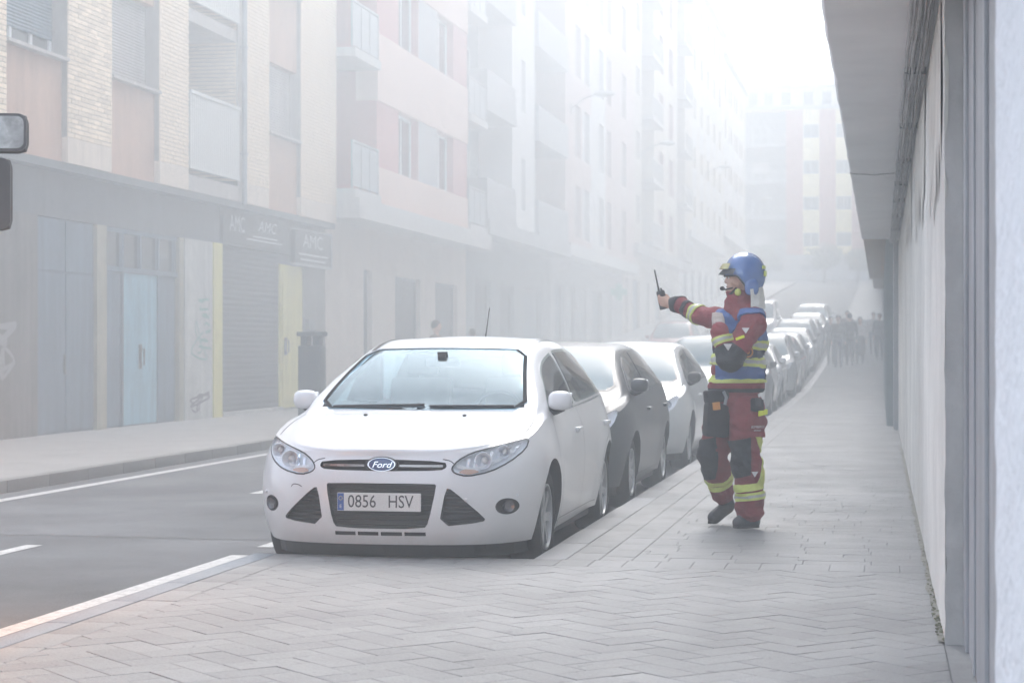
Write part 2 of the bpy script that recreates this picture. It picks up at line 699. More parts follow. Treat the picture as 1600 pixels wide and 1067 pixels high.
M_BLUEDOOR = mat('pale_blue_metal', (0.19, 0.36, 0.44), 0.6, var=0.12, vscale=1.5, streak=0.2)
M_BLUEGREY = mat('blue_grey_metal', (0.105, 0.15, 0.19), 0.65, var=0.14, vscale=1.2, streak=0.25)
M_TAN = mat('tan_post', (0.33, 0.30, 0.22), 0.8, var=0.15, streak=0.2)
M_WHITEWASH = mat('whitewashed_pier', (0.46, 0.45, 0.42), 0.9, var=0.14, vscale=2, streak=0.2)
M_YELLOW = mat('pale_yellow_paint', (0.58, 0.52, 0.19), 0.7, var=0.1, streak=0.12)
M_DARKSHUT = mat('dark_shutter', (0.03, 0.034, 0.042), 0.6, var=0.12, streak=0.2)
M_SIGN = mat('sign_black', (0.012, 0.014, 0.02), 0.4)
M_SIGNW = mat('sign_lettering', (0.46, 0.47, 0.48), 0.5)
M_METAL = mat('grey_metal', (0.30, 0.31, 0.32), 0.45, metal=0.6, var=0.1)
M_DARKMETAL = mat('dark_metal', (0.05, 0.052, 0.056), 0.5, var=0.1)
M_RAIL = mat('white_railing', (0.55, 0.54, 0.51), 0.6, var=0.06)
M_GREEN = mat('graffiti_green', (0.16, 0.30, 0.24), 0.7)
M_GRAFW = mat('graffiti_white', (0.24, 0.24, 0.235), 0.7)
M_GRAFD = mat('graffiti_dark', (0.12, 0.09, 0.10), 0.7)

# ---- the cream brick building on the near left
XU, XG = -11.75, -12.0
B1 = empty('brick_building', (XU, 17.0, 0), 'cream brick apartment building with salmon panels over blue doors and shuttered shops', 'building', 'apartment buildings along the left side')


def loc(b):      # world-space geometry into the building's own frame
    b.v = [(x - XU, y - 17.0, z) for x, y, z in b.v]
    return b


def part(b, name, m, root=B1, parent=None, **k):
    return loc(b).build(name, m, parent or root, **k)


PILL = [(17.0, 18.4), (20.5, 22.0), (24.0, 25.5), (27.6, 29.3), (31.4, 32.8), (35.9, 37.4), (39.6, 42.3)]
BAYS = [(18.4, 20.5), (22.0, 24.0), (25.5, 27.6), (29.3, 31.4), (37.4, 39.6)]
ZB, ZTOP = 4.12, 16.2
w = MB()
for y0, y1 in PILL:
    w.box(-14.5, XU - 0.012, y0, y1, 4.5, ZTOP, mi=0)
    w.box(-14.5, XU, y0 + 0.001, y1 - 0.001, ZB, 4.497, mi=1)
w.box(-14.5, -13.1, 32.8, 35.9, ZB, ZTOP, mi=0)
w.box(-13.1, XU - 0.03, 35.55, 35.9, ZB, ZTOP, mi=0)
for zf in (7.2, 10.1, 13.0):
    w.box(-13.1, XU - 0.05, 32.8, 35.55, zf - 0.12, zf + 0.1, mi=2)
w.box(-13.1, XU - 0.02, 32.801, 35.549, ZB, 4.40, mi=2)
part(w, 'wall', [M_BJOINT, M_BAND, M_SILL])
w = MB()
w.box(-15, XU - 0.35, 17.0, 42.3, ZTOP, ZTOP + 0.5)
part(w, 'roof', M_SILL)
for y0, y1 in BAYS:
    for k in range(4):
        z0 = ZB if k == 0 else 7.05 + 2.93 * (k - 1)
        zs = 5.60 + 2.93 * k
        z1 = zs + 1.45
        pb = MB().box(-14.4, XU - 0.10, y0 + 0.001, y1 - 0.001, z0, zs)
        part(pb, 'spandrel_panel', M_PANEL)
        part(MB().box(XU - 0.4, XU + 0.035, y0 + 0.004, y1 - 0.004, zs + 0.001, zs + 0.05), 'sill', M_SILL)
        fr = MB()
        xf = XU - 0.26
        fr.box(xf - 0.05, xf, y0, y0 + 0.07, zs + 0.05, z1)
        fr.box(xf - 0.05, xf, y1 - 0.07, y1, zs + 0.05, z1)
        fr.box(xf - 0.05, xf, y0 + 0.07, y1 - 0.07, zs + 0.05, zs + 0.11)
        fr.box(xf - 0.05, xf, y0 + 0.07, y1 - 0.07, z1 - 0.07, z1)
        for j in (1, 2):
            yy = lerp(y0, y1, j / 3)
            fr.box(xf - 0.05, xf - 0.002, yy - 0.035, yy + 0.035, zs + 0.11, z1 - 0.07)
        f = part(fr, 'window', M_FRAME)
        part(MB().box(xf - 0.06, xf - 0.035, y0 + 0.001, y1 - 0.001, zs + 0.05, z1), 'pane', M_GLASS, parent=f)
        zlow = zs + 0.35 if abs(y0 - 25.5) < 0.1 else zs + 0.06
        sh = MB()
        zz = z1
        while zz > zlow:
            sh.add([(xf + 0.012, y0 + 0.02, zz), (xf + 0.012, y1 - 0.02, zz), (xf + 0.026, y1 - 0.02, zz - 0.025), (xf + 0.026, y0 + 0.02, zz - 0.025),
                    (xf + 0.012, y1 - 0.02, zz - 0.048), (xf + 0.012, y0 + 0.02, zz - 0.048)], [(0, 1, 2, 3), (3, 2, 4, 5)])
            zz -= 0.05
        part(sh, 'roller_shutter', M_BLUEGREY if abs(y0 - 25.5) < 0.1 else M_SHUT, parent=f)
        if k == 3:
            part(MB().box(-14.4, XU - 0.10, y0 + 0.001, y1 - 0.001, z1, ZTOP), 'spandrel_panel', M_PANEL)
# balcony recess: window at the back, white slatted railing in front
for zf in (4.40, 7.3):
    fr = MB()
    fr.box(-13.1, -13.04, 33.2, 33.28, zf, zf + 2.1)
    fr.box(-13.1, -13.04, 35.0, 35.08, zf, zf + 2.1)
    fr.box(-13.1, -13.04, 33.28, 35.0, zf + 2.02, zf + 2.1)
    fr.box(-13.1, -13.045, 34.1, 34.18, zf, zf + 2.02)
    f = part(fr, 'window', M_FRAME)
    part(MB().box(-13.098, -13.07, 33.28, 35.0, zf + 0.001, zf + 2.02), 'pane', M_GLASS, parent=f)
    rl = MB()
    zr0 = zf + (0.10 if zf < 5 else 0.12)
    rl.box(XU - 0.03, XU + 0.045, 32.81, 35.54, zr0 + 1.30, zr0 + 1.36)
    rl.box(XU - 0.02, XU + 0.03, 32.81, 35.54, zr0, zr0 + 0.05)
    railing = part(rl, 'railing', M_RAIL)
    y = 32.83
    while y < 35.5:
        part(MB().box(XU - 0.012, XU + 0.022, y, y + 0.085, zr0 + 0.05, zr0 + 1.30), 'baluster', M_RAIL, parent=railing)
        y += 0.108
pp = MB().tube([(XU + 0.05, 35.72, ZB - 0.05), (XU + 0.05, 35.72, ZTOP)], 0.05, 8)
for z in range(5, 16, 2):
    pp.box(XU - 0.02, XU + 0.11, 35.65, 35.79, z, z + 0.03)
part(pp, 'drainpipe', M_METAL, smooth=True)
# bricks: the largest in view as pieces, the rest joined
bk = []
PIT, LEN = 0.072, 0.252
for y0, y1 in PILL[2:]:
    c = 0
    z = 4.503
    while z < 9.6:
        y = y0 - (LEN / 2 if c % 2 else 0)
        while y < y1 - 0.01:
            a, e = max(y, y0), min(y + LEN - 0.010, y1)
            if e - a > 0.05:
                bk.append((a, e, z))
            y += LEN
        z += PIT
        c += 1
bk.sort(key=lambda t: (not (t[0] > 25.0 and t[2] < 4.6 + (t[0] - 24.0) * 0.32 + 1.3), t[0] + (0 if t[0] > 25.0 else 50)))
rest = MB()
bmesh_cache = {}
rb = random.Random(5)
for i, (a, e, z) in enumerate(bk):
    d = rb.uniform(-0.002, 0.003)
    if i < 298:
        k = round(e - a, 3)
        if k not in bmesh_cache:
            o = MB().box(-0.012, 0.004, 0, e - a, 0, PIT - 0.012, bev=0.0).build('brick', M_BRICK, B1)
            bmesh_cache[k] = o.data
        else:
            o = link('brick', bmesh_cache[k], B1)
        o.location = (d, a - 17.0, z)
    else:
        rest.box(XU - 0.012, XU + 0.004 + d, a, e, z, z + PIT - 0.012)
tag(part(rest, 'brick', M_BRICK_S), kind='stuff')
tb = MB()
for y0, y1 in PILL:                     # courses above the frame, joined
    z = 9.6
    while z < ZTOP:
        tb.box(XU - 0.012, XU + 0.002, y0, y1, z, z + PIT - 0.012)
        z += PIT
for y0, y1 in PILL[:2]:
    z = 4.503
    while z < 9.6:
        tb.box(XU - 0.012, XU + 0.002, y0, y1, z, z + PIT - 0.012)
        z += PIT
y = 0
z = 4.5
while z < 10:                           # far cheek of the recess
    tb.box(-13.08, XU - 0.05, 35.535, 35.549, z, z + PIT - 0.012)
    z += PIT
tag(part(tb, 'brick_course', M_BRICK_S), kind='stuff')

# ground floor
g = MB()
g.box(-15.5, XG - 0.02, 17.0, 42.3, 3.32, ZB - 0.002)
g.box(XG - 0.02, XU - 0.03, 17.0, 42.3, ZB - 0.12, ZB - 0.003)
part(g, 'fascia', M_FASCIA)
g = MB()
g.box(-15.5, XG, 17.0, 27.1, 0.0, 3.318)
part(g, 'ground_floor_wall', M_GREYWALL)
part(MB().box(-15.5, XG - 0.005, 40.6, 42.3, 0.0, 3.318), 'pier', M_GREYWALL)
part(MB().box(XG - 0.3, XG + 0.01, 29.3, 29.7, 0.1, 3.318), 'post', M_TAN)
part(MB().box(XG - 0.3, XG + 0.012, 33.0, 33.22, 0.1, 3.318), 'post', M_TAN)
part(MB().box(XG - 0.3, XG + 0.03, 33.222, 34.7, 0.1, 3.318), 'pier', M_WHITEWASH)
part(MB().box(XG - 0.3, XG + 0.05, 34.702, 35.2, 0.1, 3.318), 'post', M_YELLOW)
# double blue grey door
d = MB()
d.box(XG - 0.12, XG - 0.06, 27.1, 29.3, 0.12, 3.318)
door = part(d, 'door', M_BLUEGREY)
for ya, yb in ((27.13, 28.18), (28.21, 29.27)):
    part(MB().box(XG - 0.06, XG - 0.035, ya, yb, 0.15, 2.5, bev=0.008), 'leaf', M_BLUEGREY, parent=door)
    part(MB().box(XG - 0.06, XG - 0.04, ya, yb, 2.54, 3.29, bev=0.008), 'transom_panel', M_BLUEGREY, parent=door)
part(MB().box(XG - 0.034, XG - 0.01, 28.10, 28.15, 1.0, 1.3), 'handle', M_DARKMETAL, parent=door)
# pale blue door with side panels and barred transom
d = MB()
d.box(XG - 0.16, XG - 0.10, 29.7, 33.0, 0.12, 3.318)
d.box(XG - 0.10, XG - 0.02, 29.7, 33.0, 2.62, 2.70)
for yy in (29.72, 30.48, 31.27, 32.1, 32.9):
    d.box(XG - 0.10, XG - 0.03, yy - 0.03, yy + 0.03, 2.70, 3.25)
d.box(XG - 0.10, XG - 0.031, 29.7, 33.0, 3.25, 3.317)
for yy in (30.48, 32.1):
    d.box(XG - 0.10, XG - 0.03, yy - 0.03, yy + 0.03, 0.12, 2.62)
door = part(d, 'door', M_BLUEGREY)
part(MB().box(XG - 0.10, XG - 0.05, 30.52, 32.06, 0.14, 2.61, bev=0.008), 'leaf', M_BLUEDOOR, parent=door)
part(MB().box(XG - 0.10, XG - 0.06, 29.74, 30.44, 0.14, 2.61, bev=0.008), 'side_panel', M_BLUEGREY, parent=door)
part(MB().box(XG - 0.10, XG - 0.06, 32.14, 32.97, 0.14, 2.61, bev=0.008), 'side_panel', M_BLUEGREY, parent=door)
for ya, yb in ((29.75, 30.45), (30.51, 31.24), (31.3, 32.07), (32.13, 32.87)):
    part(MB().box(XG - 0.10, XG - 0.085, ya, yb, 2.70, 3.25), 'pane', M_GLASS, parent=door)
hd = MB().box(XG - 0.05, XG - 0.02, 31.22, 31.30, 1.05, 1.45)
hd.tube([(XG - 0.02, 31.26, 1.12), (XG + 0.03, 31.26, 1.12), (XG + 0.03, 31.26, 1.38), (XG - 0.02, 31.26, 1.38)], 0.014, 6)
part(hd, 'handle', M_DARKMETAL, parent=door)
# dark roller shutter of the shop
s = MB()
z = 0.2
while z < 3.28:
    s.add([(XG - 0.06, 35.22, z), (XG - 0.06, 39.0, z), (XG - 0.049, 39.0, z + 0.05), (XG - 0.049, 35.22, z + 0.05), (XG - 0.06, 39.0, z + 0.095), (XG - 0.06, 35.22, z + 0.095)],
          [(0, 1, 2, 3), (3, 2, 4, 5)])
    z += 0.1
part(s, 'roller_shutter', M_DARKSHUT)
part(MB().box(XG - 0.3, XG + 0.06, 35.202, 39.0, 0.1, 0.195), 'threshold', M_WHITEWASH)
d = MB().box(XG - 0.10, XG - 0.02, 39.02, 40.598, 0.16, 3.1)
door = part(d, 'door', M_YELLOW)
part(MB().box(XG - 0.02, XG + 0.004, 39.14, 40.48, 0.3, 2.95, bev=0.01), 'leaf', M_YELLOW, parent=door)
hb = MB().box(XG + 0.004, XG + 0.03, 39.22, 39.34, 1.25, 1.6)
hb.tube([(XG + 0.03, 39.28, 1.3), (XG + 0.08, 39.28, 1.3), (XG + 0.08, 39.28, 1.55), (XG + 0.03, 39.28, 1.55)], 0.014, 6)
part(hb, 'handle', M_DARKMETAL, parent=door)
part(MB().box(XG - 0.02, XG + 0.10, 40.7, 41.15, 0.13, 2.0), 'meter_cabinet', M_FASCIA)
part(MB().box(XG - 0.3, XG - 0.102, 39.0, 40.6, 3.1, 3.318), 'lintel', M_FASCIA)
# signs
s1 = tag(loc(MB().box(XG - 0.02, XG + 0.05, 35.25, 39.3, 3.36, 3.98)).build('shop_sign', M_SIGN), 'wide dark shop sign reading AMC in faded letters above the dark shutter', 'sign')
s1.location = (XU, 17, 0)
text_mesh('AMC', 0.42, 'lettering', M_SIGNW, s1, (XG + 0.053 - XU, 36.05 - 17, 3.72), (R(90), 0, R(90)), 0.003)
text_mesh('AMC', 0.30, 'lettering', M_SIGNW, s1, (XG + 0.053 - XU, 37.9 - 17, 3.76), (R(90), 0, R(90)), 0.003, sx=1.8, shear=0.3)
bl = MB()
for z, ya, yb in ((3.47, 36.6, 38.9), (3.54, 37.0, 38.6)):
    bl.box(XG + 0.05, XG + 0.056, ya, yb, z, z + 0.03)
bl.v = [(x - XU, y - 17, z) for x, y, z in bl.v]
bl.build('underline', M_SIGNW, s1)
s2 = tag(MB().box(-11.97, -11.86, 39.55, 42.25, 3.16, 3.84, bev=0.01).build('shop_sign', M_SIGN), 'dark square AMC sign with two light lines hanging above the yellow door', 'sign')
text_mesh('AMC', 0.40, 'lettering', M_SIGNW, s2, (-11.857, 40.85, 3.62), (R(90), 0, R(90)), 0.003, sx=1.75)
bl = MB()
bl.box(-11.86, -11.855, 39.8, 42.0, 3.33, 3.37)
bl.box(-11.86, -11.855, 39.9, 41.8, 3.22, 3.26)
bl.build('underline', M_SIGNW, s2)
fr = MB()
fr.box(-11.97, -11.85, 42.255, 42.31, 3.10, 3.90)
fr.box(-11.97, -11.85, 39.55, 42.25, 3.845, 3.88)
fr.box(-11.97, -11.85, 39.55, 42.25, 3.11, 3.155)
fr.build('frame', M_METAL, s2)
# graffiti on the pier and on the grey wall
rg = random.Random(4)


def scribble(m, x, yc, zc_, w_, h_, n, th, label_parent):
    b = MB()
    pts = [(yc + rg.uniform(-w_, w_), zc_ + rg.uniform(-h_, h_)) for _ in range(n)]
    fine = []
    for i in range(n - 1):
        p0, p1, p2, p3 = pts[max(i - 1, 0)], pts[i], pts[i + 1], pts[min(i + 2, n - 1)]
        for k in range(8):
            t = k / 8
            fine.append(tuple(0.5 * (2 * p1[c] + (p2[c] - p0[c]) * t + (2 * p0[c] - 5 * p1[c] + 4 * p2[c] - p3[c]) * t * t + (3 * p1[c] - p0[c] - 3 * p2[c] + p3[c]) * t ** 3) for c in (0, 1)))
    for p, q in zip(fine, fine[1:]):
        d = Vector((q[0] - p[0], q[1] - p[1]))
        if d.length < 1e-4:
            continue
        nrm = Vector((-d.y, d.x)).normalized() * th
        x += 0.00002
        b.quad((x, p[0] - nrm.x, p[1] - nrm.y), (x, q[0] - nrm.x, q[1] - nrm.y), (x, q[0] + nrm.x, q[1] + nrm.y), (x, p[0] + nrm.x, p[1] + nrm.y))
    part(b, 'graffiti', m)


for k in range(7):
    z = 2.25 - k * 0.14
    scribble(M_GREEN, XG + 0.032 + k * 0.001, 34.25, z, 0.36, 0.04, 4, 0.022, None)
scribble(M_GREEN, XG + 0.04, 33.95, 1.6, 0.5, 0.5, 7, 0.015, None)
scribble(M_GRAFD, XG + 0.042, 34.0, 0.42, 0.55, 0.16, 14, 0.018, None)
scribble(M_GRAFW, XG + 0.003, 25.9, 1.75, 0.45, 0.4, 12, 0.035, None)
scribble(M_GRAFW, XG + 0.006, 26.1, 1.2, 0.3, 0.25, 8, 0.03, None)

# ---- generic flat builder: facade looks along local +X, runs along local +Y
WIN_CACHE = {}


def window(root, x, y, z, w_, h_, style=0, frame=M_FRAME):
    k = (round(w_, 2), round(h_, 2), style, frame.name)
    if k in WIN_CACHE:
        src = WIN_CACHE[k]
        o = src.copy()
        COL.objects.link(o)
        o.parent = root
        for ch in src.children:
            c = ch.copy()
            COL.objects.link(c)
            c.parent = o
    else:
        t = 0.07
        b = MB()
        b.box(-0.06, 0, -w_ / 2, -w_ / 2 + t, 0, h_)
        b.box(-0.06, 0, w_ / 2 - t, w_ / 2, 0, h_)
        b.box(-0.06, 0, -w_ / 2 + t, w_ / 2 - t, 0, t)
        b.box(-0.06, 0, -w_ / 2 + t, w_ / 2 - t, h_ - t, h_)
        if style != 2:
            b.box(-0.055, -0.002, -0.035, 0.035, t, h_ - t)
        o = b.build('window', frame, root)
        MB().box(-0.05, -0.03, -w_ / 2 + t, w_ / 2 - t, t, h_ - t).build('pane', M_GLASS, o)
        MB().box(0.002, 0.16, -w_ / 2 - 0.05, w_ / 2 + 0.05, -0.06, -0.002).build('sill', M_SILL, o)
        if style == 1:
            s = MB()
            zz = h_
            while zz > h_ * 0.45:
                s.add([(0.004, -w_ / 2, zz), (0.004, w_ / 2, zz), (0.016, w_ / 2, zz - 0.03), (0.016, -w_ / 2, zz - 0.03), (0.004, w_ / 2, zz - 0.058), (0.004, -w_ / 2, zz - 0.058)],
                      [(0, 1, 2, 3), (3, 2, 4, 5)])
                zz -= 0.06
            s.build('roller_shutter', M_SHUT, o)
        WIN_CACHE[k] = o
    o.location = (x, y, z)
    return o


def flats(name, origin, rz, label, group, depth, cols, z0, nfl, st, mats, top, zbase, attic=None, railing='bars', ground=None, slab=True):
    """cols: (y0, y1, kind, wall material, spandrel material); z0 is the underside of the first flat"""
    root = empty(name, origin, label, 'building', group, rz)
    ml = []

    def mi(m):
        if m not in ml:
            ml.append(m)
        return ml.index(m)
    W = MB()
    zt_ = z0 + nfl * st
    for y0, y1, kind, mw, ms in cols:
        if kind == 'wall':
            W.box(-depth, 0, y0, y1, z0, zt_, mi=mi(mw))
        elif kind in ('win', 'win1', 'tall', 'slot'):
            h = {'win': 1.5, 'win1': 1.35, 'tall': 2.0, 'slot': 1.7}[kind]
            zs = {'win': 0.9, 'win1': 1.0, 'tall': 0.35, 'slot': 0.7}[kind]
            jw = {'win': 0.0, 'win1': 0.25, 'tall': 0.2, 'slot': 0.3}[kind] * (y1 - y0)
            if kind == 'win':
                jw = 0.02
            prev = z0
            for k in range(nfl):
                za = z0 + k * st + zs
                W.box(-depth, -0.003, y0, y1, prev, za, mi=mi(ms))
                W.box(-depth, 0, y0, y0 + jw, za, za + h, mi=mi(mw))
                W.box(-depth, 0, y1 - jw, y1, za, za + h, mi=mi(mw))
                W.box(-depth, -0.3, y0 + jw, y1 - jw, za, za + h, mi=mi(mw))
                prev = za + h
                window(root, -0.18, (y0 + y1) / 2, za, y1 - y0 - 2 * jw, h, (k + int(y0 * 3)) % 2 if kind in ('win1', 'tall') else (2 if kind == 'slot' else 0))
            W.box(-depth, -0.003, y0, y1, prev, zt_, mi=mi(ms))
        elif kind == 'balc':
            W.box(-depth, -1.1, y0, y1, z0, zt_, mi=mi(mw))
            pj = mats.get('proj', .5)
            for k in range(nfl):
                za = z0 + k * st
                ww = min(1.7, (y1 - y0) * 0.6)
                window(root, -1.04, (y0 + y1) / 2, za + 0.22, ww, 2.05, (k + 1) % 2)
                sl = MB().box(-1.1, pj + .05, y0 + 0.02, y1 - 0.02, za, za + 0.2)
                bo = sl.build('balcony', ms, root)
                rl = MB()
                if railing == 'bars':
                    rl.box(pj - .03, pj + .02, y0 + 0.03, y1 - 0.03, za + 1.18, za + 1.24)
                    rl.box(pj - .02, pj + .01, y0 + 0.03, y1 - 0.03, za + 0.26, za + 0.29)
                    y = y0 + 0.05
                    while y < y1 - 0.04:
                        rl.box(pj - .013, pj + .003, y, y + 0.02, za + 0.2, za + 1.18)
                        y += 0.13
                    for yy in (y0 + 0.03, y1 - 0.06):
                        rl.box(-1.0, pj - .03, yy, yy + 0.03, za + 1.18, za + 1.24)
                        x = -0.95
                        while x < pj - .05:
                            rl.box(x, x + 0.02, yy + 0.005, yy + 0.025, za + 0.2, za + 1.18)
                            x += 0.13
                    rl.build('railing', M_RAIL, bo)
                elif railing == 'glass':
                    rl.box(pj - .05, pj, y0 + 0.03, y1 - 0.03, za + 1.22, za + 1.27)
                    for j in range(4):
                        yy = lerp(y0 + 0.04, y1 - 0.08, j / 3)
                        rl.box(pj - .048, pj - .002, yy, yy + 0.04, za + 0.2, za + 1.22)
                    ro = rl.build('railing', M_METAL, bo)
                    MB().box(pj - .035, pj - .015, y0 + 0.03, y1 - 0.03, za + 0.26, za + 1.2).build('infill_panel', mats['infill'], bo)
                else:
                    rl.box(pj - .08, pj + .03, y0 + 0.03, y1 - 0.03, za + 0.2, za + 1.2)
                    rl.box(-1.0, pj - .08, y0 + 0.03, y0 + 0.13, za + 0.2, za + 1.2)
                    rl.build('parapet', ms, bo)
    W.box(-depth, -0.01, cols[0][0], cols[-1][1], zt_, top, mi=mi(mats['wall']))
    W.build('wall', ml, root)
    MB().box(-depth, 0.35, cols[0][0], cols[-1][1], top, top + 0.3).build('cornice', mats['slab'], root)
    # ground floor, set back under a projecting slab
    gb = mats.get('gback', 0.55)
    if slab:
        MB().box(-gb - 0.3, 0.22, cols[0][0] + 0.005, cols[-1][1] - 0.005, z0 - 0.45, z0 - 0.005).build('slab', mats['slab'], root)
    G = MB()
    gy0, gy1 = cols[0][0], cols[-1][1]
    prev = gy0
    zg1 = z0 - 0.46
    for i, (ya, yb, h, kind) in enumerate(ground or []):
        G.box(-depth, -gb, prev, ya, zbase, zg1)
        G.box(-depth, -gb, ya, yb, zbase + h, zg1)
        m = {'dark': M_DARKSHUT, 'glass': M_GLASS, 'grey': M_BLUEGREY, 'shut': M_SHUT}[kind]
        fb = MB()
        t = 0.09
        fb.box(-gb - 0.22, -gb - 0.12, ya, ya + t, zbase, zbase + h)
        fb.box(-gb - 0.22, -gb - 0.12, yb - t, yb, zbase, zbase + h)
        fb.box(-gb - 0.22, -gb - 0.12, ya + t, yb - t, zbase + h - t, zbase + h)
        do = fb.build('shop_door' if yb - ya < 1.4 else 'shop_front', M_FRAME if kind == 'glass' else M_DARKMETAL, root)
        MB().box(-gb - 0.21, -gb - 0.17, ya + t, yb - t, zbase, zbase + h - t).build('pane' if kind == 'glass' else 'leaf', m, do)
        G.box(-depth, -gb - 0.5, ya, yb, zbase, zbase + h)
        prev = yb
    G.box(-depth, -gb, prev, gy1, zbase, zg1)
    G.build('ground_floor_wall', mats['ground'], root)
    if attic:
        attic(root)
    return root


LGRP = 'apartment buildings along the left side'
M_PINK = mat('pale_pink_render', (0.66, 0.47, 0.40), 0.85, var=0.05, vscale=0.8, streak=0.07)
M_REDP = mat('dusty_red_panel', (0.45, 0.16, 0.15), 0.8, var=0.06, streak=0.06)
M_GREYP = mat('grey_panel', (0.36, 0.36, 0.37), 0.8, var=0.06, streak=0.08)
M_CREAMG = mat('cream_shop_wall', (0.52, 0.45, 0.40), 0.85, var=0.08, streak=0.12)
M_SLABW = mat('pale_slab', (0.50, 0.49, 0.48), 0.8, var=0.08, streak=0.12)
M_MAUVE = mat('mauve_grey_render', (0.36, 0.32, 0.34), 0.85, var=0.06)
M_INFILL = mat('smoked_infill', (0.24, 0.27, 0.30), 0.3, var=0.05)
M_WHITER = mat('white_render', (0.70, 0.70, 0.69), 0.85, var=0.05, streak=0.08)
M_PGREY = mat('pale_grey_render', (0.38, 0.39, 0.40), 0.85, var=0.07, streak=0.1)
M_DGREY = mat('dark_grey_render', (0.22, 0.24, 0.25), 0.85, var=0.08)
M_ROSE = mat('rose_render', (0.58, 0.44, 0.41), 0.85, var=0.05)
M_CREAMW = mat('cream_render', (0.64, 0.57, 0.46), 0.85, var=0.06)
M_BRICKR = mat('rose_brick_render', (0.42, 0.25, 0.22), 0.85, var=0.08)
M_SAND = mat('sand_render', (0.58, 0.51, 0.43), 0.85, var=0.06)
M_ENDB = mat('rose_brick_far', (0.36, 0.10, 0.07), 0.85, var=0.06)
M_ENDC = mat('cream_far', (0.82, 0.67, 0.33), 0.85, var=0.05)
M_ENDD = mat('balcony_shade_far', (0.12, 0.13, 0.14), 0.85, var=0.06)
M_TILE = mat('roof_tile', (0.28, 0.16, 0.12), 0.85, var=0.15)

o2 = 42.32
flats('pink_building', (-11.45, o2, 0), 0, 'pink apartment building with dusty red panels and glass railed corner balconies', LGRP, 4.0,
      [(0, 44.7 - o2, 'balc', M_MAUVE, M_SLABW), (44.7 - o2, 46.8 - o2, 'wall', M_REDP, M_PINK), (46.8 - o2, 48.9 - o2, 'win', M_REDP, M_PINK),
       (48.9 - o2, 51.1 - o2, 'wall', M_GREYP, M_PINK), (51.1 - o2, 53.1 - o2, 'win', M_REDP, M_PINK), (53.1 - o2, 54.9 - o2, 'wall', M_REDP, M_PINK),
       (54.9 - o2, 57.4 - o2, 'balc', M_GREYP, M_SLABW)],
      4.7, 4, 3.1, dict(wall=M_PINK, slab=M_SLABW, ground=M_CREAMG, infill=M_INFILL, proj=.06), 17.6, 0.1, railing='glass',
      ground=[(45.6 - o2, 46.4 - o2, 3.15, 'grey'), (48.7 - o2, 51.5 - o2, 3.1, 'dark'), (53.3 - o2, 56.2 - o2, 3.1, 'dark')])
# pale pink bands laid over the wall strips between the window rows
pinkb = [o for o in bpy.data.objects if o.name.startswith('pink_building')][0]
for k in range(5):
    z0 = 4.7 if k == 0 else 4.7 + 3.1 * (k - 1) + 2.42
    z1 = 4.7 + 3.1 * k + 0.88
    if k == 4:
        z1 = 17.58
    MB().box(-0.5, 0.03, 44.68 - o2, 54.92 - o2, z0, z1).build('band', M_PINK, pinkb)

o3 = 57.42
flats('pale_building', (-11.5, o3, 0), 0, 'pale grey apartment building with a white tower of narrow windows and deep balconies', LGRP, 4.0,
      [(0, 62.2 - o3, 'balc', M_DGREY, M_PGREY), (62.2 - o3, 63.3 - o3, 'wall', M_WHITER, M_WHITER), (63.3 - o3, 65.2 - o3, 'slot', M_WHITER, M_WHITER),
       (65.2 - o3, 66.4 - o3, 'wall', M_WHITER, M_WHITER), (66.4 - o3, 73 - o3, 'balc', M_DGREY, M_PGREY)],
      5.2, 5, 3.2, dict(wall=M_PGREY, slab=M_PGREY, ground=M_DGREY, infill=M_INFILL, proj=.10), 21.5, 0.15, railing='solid',
      ground=[(59 - o3, 61.5 - o3, 3.3, 'dark'), (63 - o3, 65.5 - o3, 3.3, 'dark'), (67.5 - o3, 71 - o3, 3.3, 'grey')])
o4 = 73.02
flats('rose_building', (-11.5, o4, 0), 0, 'hazy rose apartment building with rows of tall white framed windows', LGRP, 4.0,
      [(0, 2.0, 'wall', M_ROSE, M_ROSE), (2.0, 4.4, 'tall', M_ROSE, M_ROSE), (4.4, 6.8, 'tall', M_WHITER, M_ROSE), (6.8, 8.6, 'wall', M_WHITER, M_ROSE),
       (8.6, 11.0, 'tall', M_WHITER, M_WHITER), (11.0, 13.4, 'tall', M_ROSE, M_ROSE), (13.4, 16.0, 'wall', M_ROSE, M_ROSE), (16.0, 18.6, 'tall', M_ROSE, M_ROSE), (18.6, 21.0, 'wall', M_ROSE, M_ROSE)],
      5.3, 6, 3.1, dict(wall=M_ROSE, slab=M_WHITER, ground=M_PGREY, infill=M_INFILL), 24.0, 0.8,
      ground=[(1.0, 3.2, 3.0, 'grey'), (5, 6.2, 3.0, 'dark'), (8, 9.2, 3, 'glass'), (11, 14, 3, 'grey'), (16, 17.2, 3, 'dark')])
o5 = 94.04
